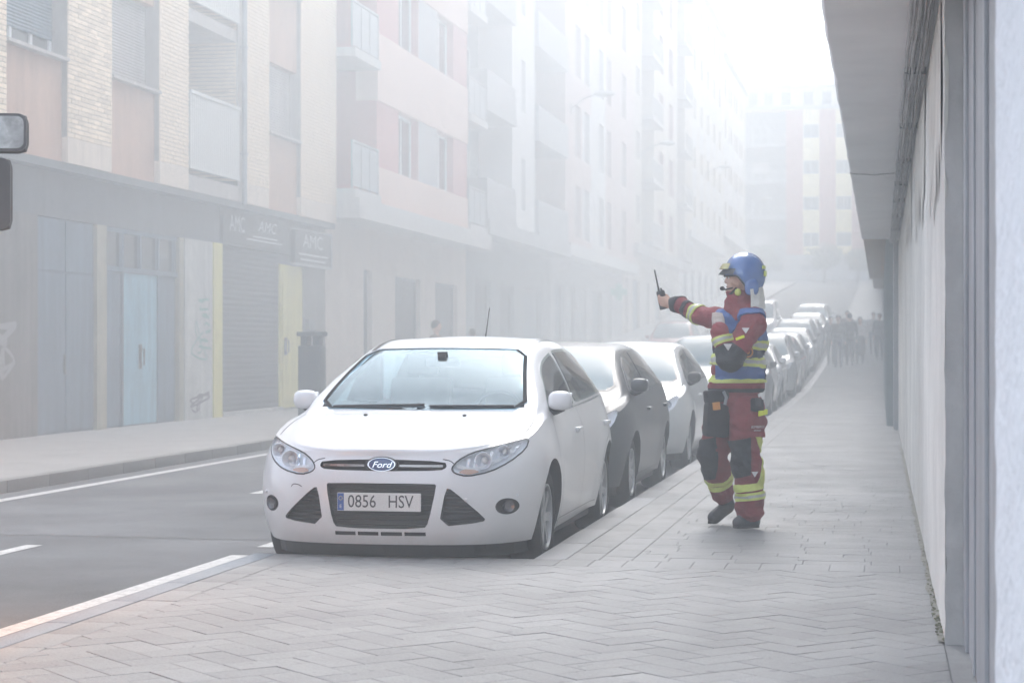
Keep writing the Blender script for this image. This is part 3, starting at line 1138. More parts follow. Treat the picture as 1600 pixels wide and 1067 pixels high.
flats('balcony_building', (-11.5, o5, 0), 0, 'faint apartment building with stacked railed balconies and cream stripes', LGRP, 4.0,
      [(0, 3.2, 'win1', M_SAND, M_SAND), (3.2, 8.5, 'balc', M_PGREY, M_SLABW), (8.5, 10.5, 'wall', M_CREAMW, M_CREAMW), (10.5, 13.5, 'tall', M_BRICKR, M_CREAMW),
       (13.5, 15.5, 'wall', M_CREAMW, M_CREAMW), (15.5, 18.5, 'tall', M_BRICKR, M_CREAMW), (18.5, 20.5, 'wall', M_SAND, M_SAND), (20.5, 25, 'balc', M_PGREY, M_SLABW), (25, 27, 'wall', M_SAND, M_SAND)],
      6.4, 6, 3.1, dict(wall=M_SAND, slab=M_SLABW, ground=M_SAND, infill=M_INFILL), 25.2, 1.8,
      ground=[(1.0, 2.2, 3.0, 'dark'), (4, 7, 3.0, 'grey'), (10, 11.2, 3, 'dark'), (14, 17, 3, 'grey'), (20, 23, 3, 'dark')])
o6 = 121.06
flats('cream_building', (-11.5, o6, 0), 0, 'pale cream apartment building with a flat white front far up the street', LGRP, 4.0,
      [(0, 3, 'wall', M_CREAMW, M_CREAMW)] + [(3 + 5 * k + a, 3 + 5 * k + c, kd, M_CREAMW, M_WHITER) for k in range(5) for a, c, kd in ((0, 3, 'win1'), (3, 5, 'wall'))],
      8.6, 5, 3.1, dict(wall=M_CREAMW, slab=M_WHITER, ground=M_WHITER, infill=M_INFILL), 24.4, 3.3,
      ground=[(3 + 5 * k, 5.5 + 5 * k, 3.2, 'grey') for k in range(5)])
o7 = 149.08
flats('white_building', (-11.6, o7, 0), 0, 'white apartment building farthest along the left row', LGRP, 4.0,
      [(0, 2, 'wall', M_WHITER, M_WHITER)] + [(2 + 6 * k + a, 2 + 6 * k + c, kd, M_SAND, M_WHITER) for k in range(4) for a, c, kd in ((0, 2.6, 'win1'), (2.6, 4, 'wall'), (4, 6, 'win1'))],
      10.2, 4, 3.1, dict(wall=M_WHITER, slab=M_WHITER, ground=M_SAND, infill=M_INFILL), 23.4, 4.8,
      ground=[(3 + 5 * k, 5.5 + 5 * k, 3.2, 'grey') for k in range(4)])

# ---- the building that closes the street
ex = -22.3


def attic(root):
    b = MB()
    b.box(-10, -2.2, 0.5, 42, 27.55, 29.7, mi=0)
    b.box(-10, -1.6, 0.2, 42.3, 29.7, 30.0, mi=1)
    b.build('attic_wall', [M_CREAMW, M_SLABW], root)
    for y in (8.6, 10.3, 12.2, 14.6, 16.6, 19.5, 23):
        window(root, -2.15, y, 27.8, 1.1, 1.5, 2)
    r = MB()
    r.prism([(-10, 30.005), (-1.4, 30.005), (-5.7, 32.0)], 'y', 0.0, 14.5)
    r.build('roof', M_TILE, root)
    MB().box(-6, -4.4, 17.2, 19.6, 30.0, 32.2).build('chimney', M_SLABW, root)
    MB().tube([(-5, 14.9, 30.0), (-5, 14.9, 31.8)], 0.12, 6).build('vent_pipe', M_METAL, root)


flats('end_building', (ex, 217.0, 0), R(-90), 'cream and rose striped apartment building closing the far end of the street', None, 10.0,
      [(0, 6.7, 'win1', M_SAND, M_SAND), (6.7, 12.3, 'balc', M_ENDD, M_PGREY), (12.3, 14.1, 'wall', M_ENDB, M_ENDB), (14.1, 15.85, 'win', M_ENDC, M_ENDC), (15.85, 17.6, 'wall', M_ENDB, M_ENDB),
       (17.6, 19.3, 'win', M_ENDC, M_ENDC), (19.3, 21.0, 'wall', M_ENDB, M_ENDB), (21.0, 22.8, 'win', M_ENDC, M_ENDC), (22.8, 25.0, 'wall', M_ENDB, M_ENDB), (25, 28, 'win1', M_SAND, M_SAND), (28, 42, 'wall', M_SAND, M_SAND)],
      11.4, 4, 3.9, dict(wall=M_ENDC, slab=M_PGREY, ground=M_PGREY, infill=M_INFILL), 27.1, 7.9, attic=attic, railing='bars', ground=[(9, 12, 2.5, 'dark'), (14, 17, 2.5, 'grey'), (19, 22, 2.5, 'dark')])
# ------------------------------------------------------------------ right side: plastered wall, soffit, door, cables
M_PLASTER = mat('grey_plaster', (0.74, 0.72, 0.68), 0.9, var=0.16, vscale=0.6, streak=0.08, bump=0.3, bscale=22, fine=0.05)
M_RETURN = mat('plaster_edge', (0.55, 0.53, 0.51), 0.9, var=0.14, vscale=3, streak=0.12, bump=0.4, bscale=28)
M_STUCCO = mat('white_stucco', (0.80, 0.81, 0.83), 0.9, var=0.04, vscale=3, bump=0.9, bscale=24)
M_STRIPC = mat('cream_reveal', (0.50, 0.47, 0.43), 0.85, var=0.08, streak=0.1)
M_DOORG = mat('grey_steel_door', (0.42, 0.425, 0.44), 0.5, metal=0.2, var=0.1, vscale=2, streak=0.2, bump=0.08, bscale=30)
M_SOFFIT = mat('soffit_render', (0.78, 0.78, 0.78), 0.9, var=0.07, vscale=1.0, bump=0.15, bscale=25, streak=0.0)
M_CABLE = mat('old_cable', (0.42, 0.42, 0.42), 0.7, var=0.3, vscale=20)
M_MOSS = mat('moss', (0.17, 0.17, 0.11), 0.95, var=0.4, vscale=25, bump=0.6, bscale=90)
M_DIRT = mat('wall_foot_dirt', (0.27, 0.26, 0.22), 0.95, var=0.4, vscale=12, bump=0.4, bscale=80)
M_PATCH = mat('bare_plaster', (0.62, 0.60, 0.55), 0.9, var=0.1, vscale=10)

SZ = 3.07
BR = empty('plastered_building', (0.6, 10, 0), 'grey plastered building on the right with a low overhanging soffit and steel door', 'building', 'buildings along the right side')


def rpart(b, name, m, parent=None, **k):
    b.v = [(x - 0.6, y - 10, z) for x, y, z in b.v]
    return b.build(name, m, parent or BR, **k)


def rough_sheet(b, x, y0, y1, z0, z1, ny, nz, amp, fr=2.5, seed=0.0):
    """slightly uneven hand plastered face looking along -X"""
    o = len(b.v)
    for i in range(ny + 1):
        for j in range(nz + 1):
            y, z = lerp(y0, y1, i / ny), lerp(z0, z1, j / nz)
            edge = 0 if (j in (nz,)) else 1
            b.v.append((x + amp * noise.noise((y * fr + seed, z * fr, seed)) * edge, y, z))
    for i in range(ny):
        for j in range(nz):
            a = o + i * (nz + 1) + j
            b.f.append((a, a + 1, a + nz + 2, a + nz + 1))
            b.m.append(b.cur)


wl = MB()
rough_sheet(wl, WALL_X, 8.8, 31.4, 0.0, SZ, 120, 24, 0.006)
wl.box(WALL_X + 0.03, 8.0, 8.84, 31.4, 0.0, SZ)
wl.quad((WALL_X, 31.4, 0), (WALL_X, 31.4, SZ), (WALL_X + 0.03, 31.4, SZ), (WALL_X + 0.03, 31.4, 0))
rpart(wl, 'wall', M_PLASTER, smooth=True, recalc=False)
M_STAIN = mat('damp_stain', (0.64, 0.61, 0.56), 0.95, var=0.18, vscale=3)
rs = random.Random(13)
for (y0, y1, zt0, zb0) in ((9.2, 11.4, 2.98, 2.2), (12.5, 16.0, 3.02, 2.35), (18, 22, 3.0, 2.5)):
    sb_ = MB()
    n = 26
    edge_ = [zb0 + .35 * noise.noise((k * .45 + y0, 2.2, 0)) + .12 * rs.uniform(-1, 1) for k in range(n + 1)]
    for k in range(n):
        ya, yb = lerp(y0, y1, k / n), lerp(y0, y1, (k + 1) / n)
        sb_.quad((WALL_X - .0075, ya, edge_[k]), (WALL_X - .0075, yb, edge_[k + 1]), (WALL_X - .0075, yb, zt0), (WALL_X - .0075, ya, zt0))
    rpart(sb_, 'damp_stain', M_STAIN)
for (y0, z0, n) in ((9.6, 2.9, 22), (13.2, 1.9, 16), (10.4, 0.9, 14), (17, 2.4, 18)):
    ck = MB()
    y, z = y0, z0
    for k in range(n):
        y2, z2 = y + rs.uniform(-.02, .10), z - rs.uniform(.02, .09)
        ck.quad((WALL_X - .0082, y, z), (WALL_X - .0082, y2, z2), (WALL_X - .0082, y2 + .004, z2 + .003), (WALL_X - .0082, y + .004, z + .003))
        y, z = y2, z2
    rpart(ck, 'crack', M_RETURN)
# corner pier: its end face looks back down the street
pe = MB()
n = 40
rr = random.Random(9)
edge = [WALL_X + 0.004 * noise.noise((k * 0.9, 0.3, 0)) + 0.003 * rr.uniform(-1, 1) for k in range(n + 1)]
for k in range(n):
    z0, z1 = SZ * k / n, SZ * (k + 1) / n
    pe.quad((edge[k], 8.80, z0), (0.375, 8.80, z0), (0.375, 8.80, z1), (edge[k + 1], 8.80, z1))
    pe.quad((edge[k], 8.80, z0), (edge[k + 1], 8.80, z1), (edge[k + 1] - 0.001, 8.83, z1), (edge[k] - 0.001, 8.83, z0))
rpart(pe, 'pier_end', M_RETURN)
pc = MB()
for yy, z0, z1 in ((8.797, 2.30, 2.72), (8.797, 2.02, 2.16)):
    pc.add([(WALL_X - 0.002, yy, z0), (WALL_X + 0.012, yy, z0 + 0.08), (WALL_X + 0.016, yy, z1 - 0.1), (WALL_X - 0.001, yy, z1), (WALL_X - 0.004, yy + 0.05, z1 - 0.08), (WALL_X - 0.004, yy + 0.06, z0 + 0.1)],
           [(0, 1, 2, 3), (0, 3, 4, 5)])
rpart(pc, 'chipped_patch', M_PATCH)
# steel door with ribs in the recess
d = MB()
d.box(0.365, 0.42, 4.5, 8.798, 0.12, 2.98)
door = rpart(d, 'steel_door', M_DOORG)
for y0, y1, x in ((8.56, 8.797, 0.352), (7.94, 8.02, 0.356), (6.98, 7.12, 0.350), (6.3, 6.42, 0.352)):
    rpart(MB().box(x, 0.3649, y0, y1, 0.121, 2.975, bev=0.003), 'rib', M_DOORG, parent=door)
# cream reveal and white stucco nearest to the camera
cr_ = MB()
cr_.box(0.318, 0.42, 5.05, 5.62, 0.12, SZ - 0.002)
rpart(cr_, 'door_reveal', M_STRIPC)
st_ = MB()
rough_sheet(st_, WALL_X, 1.2, 5.0, 0.0, SZ, 60, 50, 0.006, 7.0, 3.1)
st_.box(WALL_X + 0.012, 8.0, -4, 5.03, 0.0, SZ)
rpart(st_, 'stucco_pier', M_STUCCO, smooth=True, recalc=False)
# overhanging upper storeys
u = MB()
u.box(-0.27, 8.0, -6, 31.2, SZ + 0.22, 8.8)
rpart(u, 'upper_wall', M_PLASTER)
sf = MB()
ny = 90
for i in range(ny + 1):
    y = lerp(-6, 31.2, i / ny)
    e = -0.29 + 0.010 * noise.noise((y * 1.7, 0, 0)) + 0.006 * noise.noise((y * 6, 1, 0))
    sf.v += [(e, y, SZ + 0.22), (e + 0.004, y, SZ + 0.03), (e + 0.02, y, SZ), (0.6, y, SZ), (8.0, y, SZ)]
for i in range(ny):
    for k in range(4):
        a = i * 5 + k
        sf.f.append((a, a + 1, a + 6, a + 5))
        sf.m.append(0)
o = ny * 5
sf.f.append((o, o + 1, o + 2, o + 3, o + 4))
sf.m.append(0)
sf.add([(-0.29, 31.2, SZ + 0.22), (8, 31.2, SZ + 0.22), (8, 31.2, SZ), (-0.27, 31.2, SZ)], [(0, 1, 2, 3)])
rpart(sf, 'soffit', M_SOFFIT, recalc=False)
rpart(MB().box(-0.3, 8.2, -6, 31.3, 8.8, 9.05), 'roof', M_SOFFIT)
# shallow ledge strip along the wall head and the bundle of old cables clipped to it
rpart(MB().box(0.135, WALL_X - 0.0, 6.0, 31.1, SZ - 0.028, SZ - 0.001, bev=0.004), 'wall_head_strip', M_SOFFIT)
CB = tag(MB().build('cable_bundle', M_CABLE), 'bundle of old grey cables clipped under the soffit along the right wall', 'cables')
CB.location = (0.2, 10, SZ - 0.05)
for k in range(7):
    b = MB()
    pts = []
    x0 = 0.15 + 0.016 * k
    n = 90
    for i in range(n + 1):
        y = lerp(6.2, 31.0, i / n)
        sag = 0.012 * abs(math.sin((y + 0.2 * k) * PI / 1.1))
        pts.append((x0 + 0.012 * noise.noise((y * 1.1, k * 3.3, 0)) - 0.2, y - 10, 0.005 - 0.009 * (k % 3) - sag * (0.5 + 0.5 * noise.noise((y * 0.6, k, 4))) - 0.004))
    b.tube(pts, 0.0065 if k % 2 else 0.0085, 6)
    b.build('cable', M_CABLE, CB, smooth=True)
for i in range(9):
    y = 6.9 + i * 2.6 + 0.3 * math.sin(i * 5.1)
    MB().box(-0.06, 0.068, y - 10, y - 10 + 0.015, -0.022, 0.02).build('clip', M_METAL, CB)
cc = MB()
n = 12
for i in range(n):
    pass
pts = [(lerp(-0.285, 0.17, i / n), 19.2 + 0.03 * math.sin(i * 1.3), SZ - 0.012 - 0.02 * math.sin(PI * i / n)) for i in range(n + 1)]
tag(cc.tube(pts, 0.006, 6).build('thin_cable', M_CABLE, smooth=True), 'thin cable crossing the underside of the soffit', 'cable')
# dirt and moss along the foot of the wall
ms = MB()
rm = random.Random(21)
for k in range(420):
    y = 8.85 + 16 * rm.random() ** 1.8
    big = math.exp(-((y - 9.6) / 1.2) ** 2) * 0.6 + 0.5
    r_ = rm.uniform(0.004, 0.010) * big * (1 if y < 14 else 0.7)
    x = WALL_X - rm.uniform(0.0, 0.030)
    if y < 9.0:
        x = WALL_X + rm.uniform(-0.01, 0.06)
    bm = bmesh.new()
    bmesh.ops.create_icosphere(bm, subdivisions=1, radius=r_)
    for v in bm.verts:
        v.co *= 1 + 0.35 * rm.uniform(-1, 1)
        v.co.z *= 0.45
    ms.bm(bm, 0, Matrix.Translation((x, y if y > 8.8 else 8.8, 0.122 + rm.uniform(0, 0.02))))
tag(ms.build('moss', M_MOSS, smooth=True), kind='stuff')
ds = MB()
for i in range(140):
    y0 = 8.82 + i * 0.12
    w0 = 0.030 + 0.022 * noise.noise((y0 * 2, 0, 0))
    w1 = 0.030 + 0.022 * noise.noise(((y0 + 0.12) * 2, 0, 0))
    ds.quad((WALL_X - w0, y0, 0.1275), (WALL_X, y0, 0.1275), (WALL_X, y0 + 0.12, 0.1275), (WALL_X - w1, y0 + 0.12, 0.1275))
tag(ds.build('wall_foot_dirt', M_DIRT), kind='stuff')

# ---- further buildings on the right, seen at a grazing angle
M_GREENG = mat('green_grey_cladding', (0.26, 0.30, 0.30), 0.8, var=0.1)
BR2 = empty('right_building', (0.6, 31.6, 0), 'hazy building beyond the plastered wall with a green grey strip and higher overhang', 'building', 'buildings along the right side')
b = MB()
b.box(0.21, 8, 31.45, 36.5, 0, 3.5)
b.box(0.165, 8, 36.5, 62, 0, 3.5)
b.v = [(x - 0.6, y - 31.6, z) for x, y, z in b.v]
b.build('wall', M_PGREY, BR2)
b = MB()
b.box(-0.32, 8, 31.45, 62, 3.5, 17)
b.v = [(x - 0.6, y - 31.6, z) for x, y, z in b.v]
b.build('upper_wall', M_SAND, BR2)
b = MB()
for y in (33.2, 36.48, 41, 46, 51, 56):
    b.box(0.10, 0.22, y, y + 0.35, 0.1, 3.49)
b.v = [(x - 0.6, y - 31.6, z) for x, y, z in b.v]
b.build('pilaster', M_GREENG, BR2)
for k in range(5):
    y = 37.6 + k * 5
    b = MB().box(0.14 - 0.6, 0.166 - 0.6, y - 31.6, y + 2.8 - 31.6, 0.15, 3.0)
    b.build('roller_shutter', M_DGREY, BR2)
for nm_, y0, y1, lb in (('far_right_building', 62.1, 108, 'faint sand coloured building on the right farther up the street'), ('farthest_right_building', 108.1, 200, 'last hazy building on the right before the cross street')):
    BR3 = empty(nm_, (0.6, y0, 0), lb, 'building', 'buildings along the right side')
    zb = zt(y0) + 4.2
    MB().box(0.22 - 0.6, 8, 0, y1 - y0, -0.2, zb).build('wall', M_PGREY, BR3)
    MB().box(-0.35 - 0.6, 8, 0, y1 - y0, zb, zb + 13).build('upper_wall', M_SAND, BR3)
    k = 0
    while 2 + 7 * k < y1 - y0 - 4:
        MB().box(0.14 - 0.6, 0.22 - 0.6, 2 + 7 * k, 5 + 7 * k, zt(y0 + 7 * k) + .1, zb - .6).build('shop_front', M_DGREY, BR3)
        k += 1
# ------------------------------------------------------------------ cars
def paint(name, col, rough=0.28, coat=1.0, metal=0.0):
    return mat(name, col, rough, metal=metal, coat=coat, var=0.05, vscale=2.5)


M_WHITE = paint('white_paint', (0.74, 0.745, 0.75))
def dirty_paint():
    m = mat('white_paint_dusty', (0.72, 0.725, 0.73), 0.28, coat=0.5, var=0.04, vscale=2.5)
    t = m.node_tree
    p = t.nodes['Principled BSDF']
    src = p.inputs['Base Color'].links[0].from_socket
    tc = t.nodes.new('ShaderNodeTexCoord')
    sp = t.nodes.new('ShaderNodeSeparateXYZ')
    t.links.new(tc.outputs['Object'], sp.inputs[0])
    mr = t.nodes.new('ShaderNodeMapRange')
    mr.inputs['From Min'].default_value = 0.2
    mr.inputs['From Max'].default_value = 0.72
    mr.inputs['To Min'].default_value = 0.75
    mr.inputs['To Max'].default_value = 0.0
    t.links.new(sp.outputs['Z'], mr.inputs['Value'])
    nz = t.nodes.new('ShaderNodeTexNoise')
    nz.inputs['Scale'].default_value = 5
    nz.inputs['Detail'].default_value = 8
    nz.inputs['Roughness'].default_value = 0.7
    t.links.new(tc.outputs['Object'], nz.inputs['Vector'])
    mm = t.nodes.new('ShaderNodeMath')
    mm.operation = 'MULTIPLY'
    t.links.new(mr.outputs[0], mm.inputs[0])
    t.links.new(nz.outputs['Fac'], mm.inputs[1])
    mx = t.nodes.new('ShaderNodeMix')
    mx.data_type = 'RGBA'
    t.links.new(mm.outputs[0], mx.inputs['Factor'])
    t.links.new(src, mx.inputs['A'])
    mx.inputs['B'].default_value = (0.36, 0.34, 0.31, 1)
    t.links.new(mx.outputs['Result'], p.inputs['Base Color'])
    return m


M_WHITED = dirty_paint()
M_BLACKP = mat('black_plastic', (0.018, 0.018, 0.02), 0.5, var=0.1)
M_GLOSSB = mat('gloss_black', (0.012, 0.012, 0.014), 0.15, spec=0.6)
M_RUBBER = mat('tyre_rubber', (0.022, 0.022, 0.023), 0.85, var=0.2, vscale=8)
M_ALLOY = mat('alloy_rim', (0.42, 0.43, 0.44), 0.35, metal=0.7, var=0.1)
M_CHROME = mat('chrome', (0.82, 0.83, 0.85), 0.12, metal=1.0)
M_REFL = mat('lamp_reflector', (0.86, 0.87, 0.88), 0.25, metal=0.0)
M_REFLC = mat('reflector_chrome', (0.85, 0.87, 0.90), 0.2, metal=0.3)
M_FOG = mat('fog_glass', (0.10, 0.10, 0.11), 0.12, spec=0.8)
M_AMBER = mat('amber_lens', (0.52, 0.33, 0.24), 0.25)
M_REDLENS = mat('red_lens', (0.35, 0.02, 0.02), 0.2)
M_GAP = mat('shut_line', (0.02, 0.02, 0.02), 0.8)
M_PLATE = mat('plate_white', (0.66, 0.66, 0.64), 0.5, var=0.05)
M_PLATEB = mat('plate_blue', (0.03, 0.09, 0.32), 0.5)
M_PLATET = mat('plate_text', (0.02, 0.02, 0.022), 0.6)
M_BADGE = mat('badge_blue', (0.03, 0.07, 0.20), 0.25, coat=1.0)
M_CARGLASS = mat('car_glass', (0.13, 0.20, 0.235), 0.06, spec=0.16, ior=1.45, coat=0.0)
M_SIDEGLASS = mat('side_glass', (0.025, 0.03, 0.032), 0.04, spec=0.9, ior=1.55)
M_INTERIOR = mat('car_interior', (0.05, 0.05, 0.053), 0.8)


def lens_mat(name, tint=(0.95, 0.97, 1.0), ior=1.5, gloss=(1, 1, 1)):
    m = bpy.data.materials.new(name)
    m.use_nodes = True
    t = m.node_tree
    t.nodes.remove(t.nodes['Principled BSDF'])
    fr = t.nodes.new('ShaderNodeFresnel')
    fr.inputs['IOR'].default_value = ior
    tr = t.nodes.new('ShaderNodeBsdfTransparent')
    tr.inputs['Color'].default_value = (*tint, 1)
    gl = t.nodes.new('ShaderNodeBsdfGlossy')
    gl.inputs['Roughness'].default_value = 0.03
    gl.inputs['Color'].default_value = (*gloss, 1)
    mx = t.nodes.new('ShaderNodeMixShader')
    ge = t.nodes.new('ShaderNodeNewGeometry')
    sb = t.nodes.new('ShaderNodeMath')
    sb.operation = 'SUBTRACT'
    sb.use_clamp = True
    t.links.new(fr.outputs[0], sb.inputs[0])
    t.links.new(ge.outputs['Backfacing'], sb.inputs[1])
    t.links.new(sb.outputs[0], mx.inputs['Fac'])
    t.links.new(tr.outputs[0], mx.inputs[1])
    t.links.new(gl.outputs[0], mx.inputs[2])
    t.links.new(mx.outputs[0], t.nodes['Material Output'].inputs['Surface'])
    return m


M_LENS = lens_mat('clear_lens')
M_SCREEN = lens_mat('windscreen_glass', (0.50, 0.68, 0.78), 1.6, (0.74, 0.90, 1.0))
M_TINT = lens_mat('tinted_side_glass', (0.50, 0.56, 0.55), 1.55)

HATCH = dict(
    L=4.36, W=1.82, ax=(0.90, 3.55), wr=0.317, track=0.775,
    front=([0, .30, .50, .65, .77, .855, .905, .91], [0, .018, .06, .125, .235, .40, .66, .85]),
    rear=([0, .45, .70, .83, .90, .91], [0, .05, .16, .34, .66, .85]),
    wx=([0, .12, .32, .58, .8, 1.0], [.925, .955, .985, 1.0, .985, .93]),
    dyf=([0, .12, .3, .55, .72, .86, 1.0], [.05, .012, 0, .008, .022, .045, .085]),
    zbot=([0, .5, .9, 3.6, 4.36], [.205, .205, .20, .22, .30]),
    zb=([0, .15, .4, .8, 1.1, 2.0, 3.0, 3.8, 4.36], [.735, .765, .815, .895, .94, .97, 1.0, 1.03, 1.0]),
    zc=([0, .1, .3, .6, .9, 1.06, 1.3, 1.6, 1.9, 2.1, 2.5, 2.9, 3.4, 3.85, 4.05, 4.25, 4.36],
        [.74, .785, .845, .905, .955, .985, 1.115, 1.265, 1.385, 1.43, 1.478, 1.484, 1.455, 1.38, 1.27, 1.08, 1.0]),
    xr=([0, .5, 1.06, 1.5, 1.95, 2.5, 3.4, 3.9, 4.36], [.52, .62, .745, .675, .605, .605, .58, .54, .60]),
    drop=([0, 1.0, 1.1, 2.0, 3.6, 4.36], [.015, .02, .02, .05, .05, .03]),
    shield=dict(z0=.995, z1=1.385, x0=.712, x1=.562),
)


def scaled(base, **kw):
    d = {k: v for k, v in base.items()}
    d.update(kw)
    return d


CITY = scaled(HATCH, L=4.12, W=1.74, ax=(0.82, 3.38), wr=0.31, track=0.74,
              front=([0, .30, .50, .65, .75, .82, .865, .87], [0, .022, .075, .16, .28, .45, .66, .8]),
              rear=([0, .45, .68, .80, .86, .87], [0, .03, .10, .22, .42, .55]),
              zb=([0, .15, .4, .8, 1.1, 2.0, 3.0, 3.8, 4.12], [.74, .77, .83, .92, .955, .985, 1.01, 1.03, 1.0]),
              zc=([0, .1, .3, .6, .85, 1.0, 1.25, 1.55, 1.85, 2.05, 2.4, 2.8, 3.3, 3.7, 3.88, 4.02, 4.12],
                  [.75, .80, .87, .94, .985, 1.01, 1.14, 1.285, 1.395, 1.43, 1.455, 1.46, 1.43, 1.36, 1.25, 1.07, 1.0]),
              xr=([0, .5, 1.0, 1.45, 1.9, 2.5, 3.3, 3.7, 4.12], [.50, .58, .68, .62, .56, .565, .545, .51, .58]),
              shield=dict(z0=1.02, z1=1.39, x0=.65, x1=.52))
MPV = scaled(HATCH, L=4.42, W=1.82, ax=(0.88, 3.58),
             zb=([0, .15, .4, .8, 1.1, 2.0, 3.0, 3.8, 4.42], [.80, .83, .88, .96, 1.0, 1.02, 1.04, 1.06, 1.02]),
             zc=([0, .1, .3, .6, .8, .95, 1.2, 1.5, 1.8, 2.0, 2.4, 2.9, 3.5, 3.95, 4.15, 4.33, 4.42],
                 [.81, .86, .925, .99, 1.03, 1.06, 1.22, 1.40, 1.545, 1.59, 1.63, 1.64, 1.62, 1.55, 1.40, 1.12, 1.02]),
             xr=([0, .5, .95, 1.4, 1.85, 2.5, 3.4, 3.9, 4.42], [.52, .60, .70, .645, .59, .60, .585, .56, .60]),
             shield=dict(z0=1.07, z1=1.55, x0=.675, x1=.55))
VAN = scaled(HATCH, L=4.9, W=1.92, ax=(0.9, 3.95), wr=0.33, track=0.80,
             front=([0, .30, .50, .65, .80, .90, .955, .96], [0, .018, .05, .11, .22, .38, .60, .75]),
             rear=([0, .6, .85, .92, .955, .96], [0, .01, .05, .12, .25, .4]),
             zb=([0, .15, .4, .8, 1.1, 2.0, 3.0, 3.8, 4.9], [.95, .99, 1.04, 1.12, 1.16, 1.2, 1.22, 1.24, 1.24]),
             zc=([0, .1, .3, .55, .7, .85, 1.1, 1.4, 1.65, 1.85, 2.2, 2.9, 3.8, 4.5, 4.7, 4.82, 4.9],
                 [.96, 1.02, 1.10, 1.18, 1.22, 1.26, 1.48, 1.72, 1.88, 1.94, 1.97, 1.98, 1.97, 1.95, 1.88, 1.6, 1.3]),
             xr=([0, .5, .85, 1.3, 1.75, 2.5, 3.8, 4.5, 4.9], [.6, .68, .78, .75, .72, .74, .74, .73, .74]),
             shield=dict(z0=1.28, z1=1.87, x0=.74, x1=.69))


def body_mesh(S, nsec=11, nlev=13, nside=46, nfr=15):
    """closed car shell: wrapped lower body plus a crowned upper body"""
    L = S['L']
    I = lambda k, v: interp(S[k][0], S[k][1], v)
    out = []
    xm = S['front'][0][-1]
    for i in range(nfr):
        x = xm * math.sin(PI / 2 * (i / nfr)) ** 0.85
        out.append((x, I('front', x)))
    y0, y1 = S['front'][1][-1], L - S['rear'][1][-1]
    for i in range(nside + 1):
        out.append((xm, lerp(y0, y1, i / nside)))
    nr = 10
    for i in range(nr - 1, -1, -1):
        x = xm * math.sin(PI / 2 * (i / nr))
        out.append((x, L - I('rear', x)))
    vs, fs = [], []
    N = len(out)

    def wtx(t, y):
        return I('wx', t)

    def P(i, t):
        x, y = out[i]
        wf = max(0.0, 1 - y / 0.9)
        wr_ = max(0.0, 1 - (L - y) / 0.7)
        z = lerp(I('zbot', y), I('zb', y), t)
        # wheel-arch flare and a shoulder line
        fl = 0.0
        for a in S['ax']:
            r = math.hypot(y - a, z - S['wr'])
            if r < 0.60:
                fl = max(fl, 0.020 * (1 - max(0, r - 0.40) / 0.20))
        xx = x * wtx(t, y) + (fl if x > 0.8 * xm else 0)
        yy = y + I('dyf', t) * wf * 1.0 - 0.10 * wr_ * max(0, t - 0.5) - 0.04 * wr_ * (1 - t)
        return xx, yy, z
    grid = []
    for i in range(N):
        row = []
        for j in range(nlev):
            row.append(P(i, j / (nlev - 1)))
        xb, yb, zb = row[-1]
        zc_ = max(I('zc', yb), zb + 0.0005)
        xr = min(I('xr', yb), xb * 0.86)
        dr = min(I('drop', yb), (zc_ - zb) * 0.4)
        zr = zc_ - dr
        B, Rr, C = (xb, zb), (xr, zr), (0.0, zc_)
        ht = zc_ - zb
        bul = 0.022 * min(1, ht / 0.3)
        pts = [(2 * xb - xr, 2 * zb - zr - 0.06), B, (lerp(xb, xr, .5) + bul, lerp(zb, zr, .5) + bul * .5), Rr,
               (xr * .55, lerp(zr, zc_, .74)), C, (-xr * .55, lerp(zr, zc_, .74))]
        seg = []
        for s in range(1, 5):
            p0, p1, p2, p3 = pts[s - 1], pts[s], pts[s + 1], pts[s + 2]
            m = (3, 4, 4, 4)[s - 1]
            for k in range(1, m + 1):
                t = k / m
                seg.append(tuple(0.5 * (2 * p1[c] + (p2[c] - p0[c]) * t + (2 * p0[c] - 5 * p1[c] + 4 * p2[c] - p3[c]) * t * t + (3 * p1[c] - p0[c] - 3 * p2[c] + p3[c]) * t ** 3) for c in (0, 1)))
        for x, z in seg:
            row.append((max(0.0, x), yb, z))
        row[-1] = (0.0, yb, zc_)
        grid.append(row)
    M_ = len(grid[0])
    for sgn in (1, -1):
        o = len(vs)
        for row in grid:
            vs += [(sgn * x, y, z) for x, y, z in row]
        for i in range(N - 1):
            for j in range(M_ - 1):
                a = o + i * M_ + j
                f = (a, a + M_, a + M_ + 1, a + 1)
                fs.append(f if sgn > 0 else f[::-1])
    bm = bmesh.new()
    bv = [bm.verts.new(v) for v in vs]
    for f in fs:
        try:
            bm.faces.new([bv[i] for i in f])
        except ValueError:
            pass
    bmesh.ops.remove_doubles(bm, verts=bm.verts[:], dist=0.0006)
    bmesh.ops.dissolve_degenerate(bm, edges=bm.edges[:], dist=0.0004)
    be = [e for e in bm.edges if e.is_boundary]
    bmesh.ops.holes_fill(bm, edges=be, sides=0)
    bmesh.ops.recalc_face_normals(bm, faces=bm.faces[:])
    return bm


def dens(poly, step=0.03):
    out = []
    for i in range(len(poly)):
        p, q = poly[i], poly[(i + 1) % len(poly)]
        n = max(1, int(math.hypot(q[0] - p[0], q[1] - p[1]) / step))
        for k in range(n):
            out.append((lerp(p[0], q[0], k / n), lerp(p[1], q[1], k / n)))
    return out


def smooth_poly(poly, n=1):
    for _ in range(n):
        o = []
        for i in range(len(poly)):
            p, q = poly[i], poly[(i + 1) % len(poly)]
            o.append((lerp(p[0], q[0], .22), lerp(p[1], q[1], .22)))
            o.append((lerp(p[0], q[0], .78), lerp(p[1], q[1], .78)))
        poly = o
    return poly


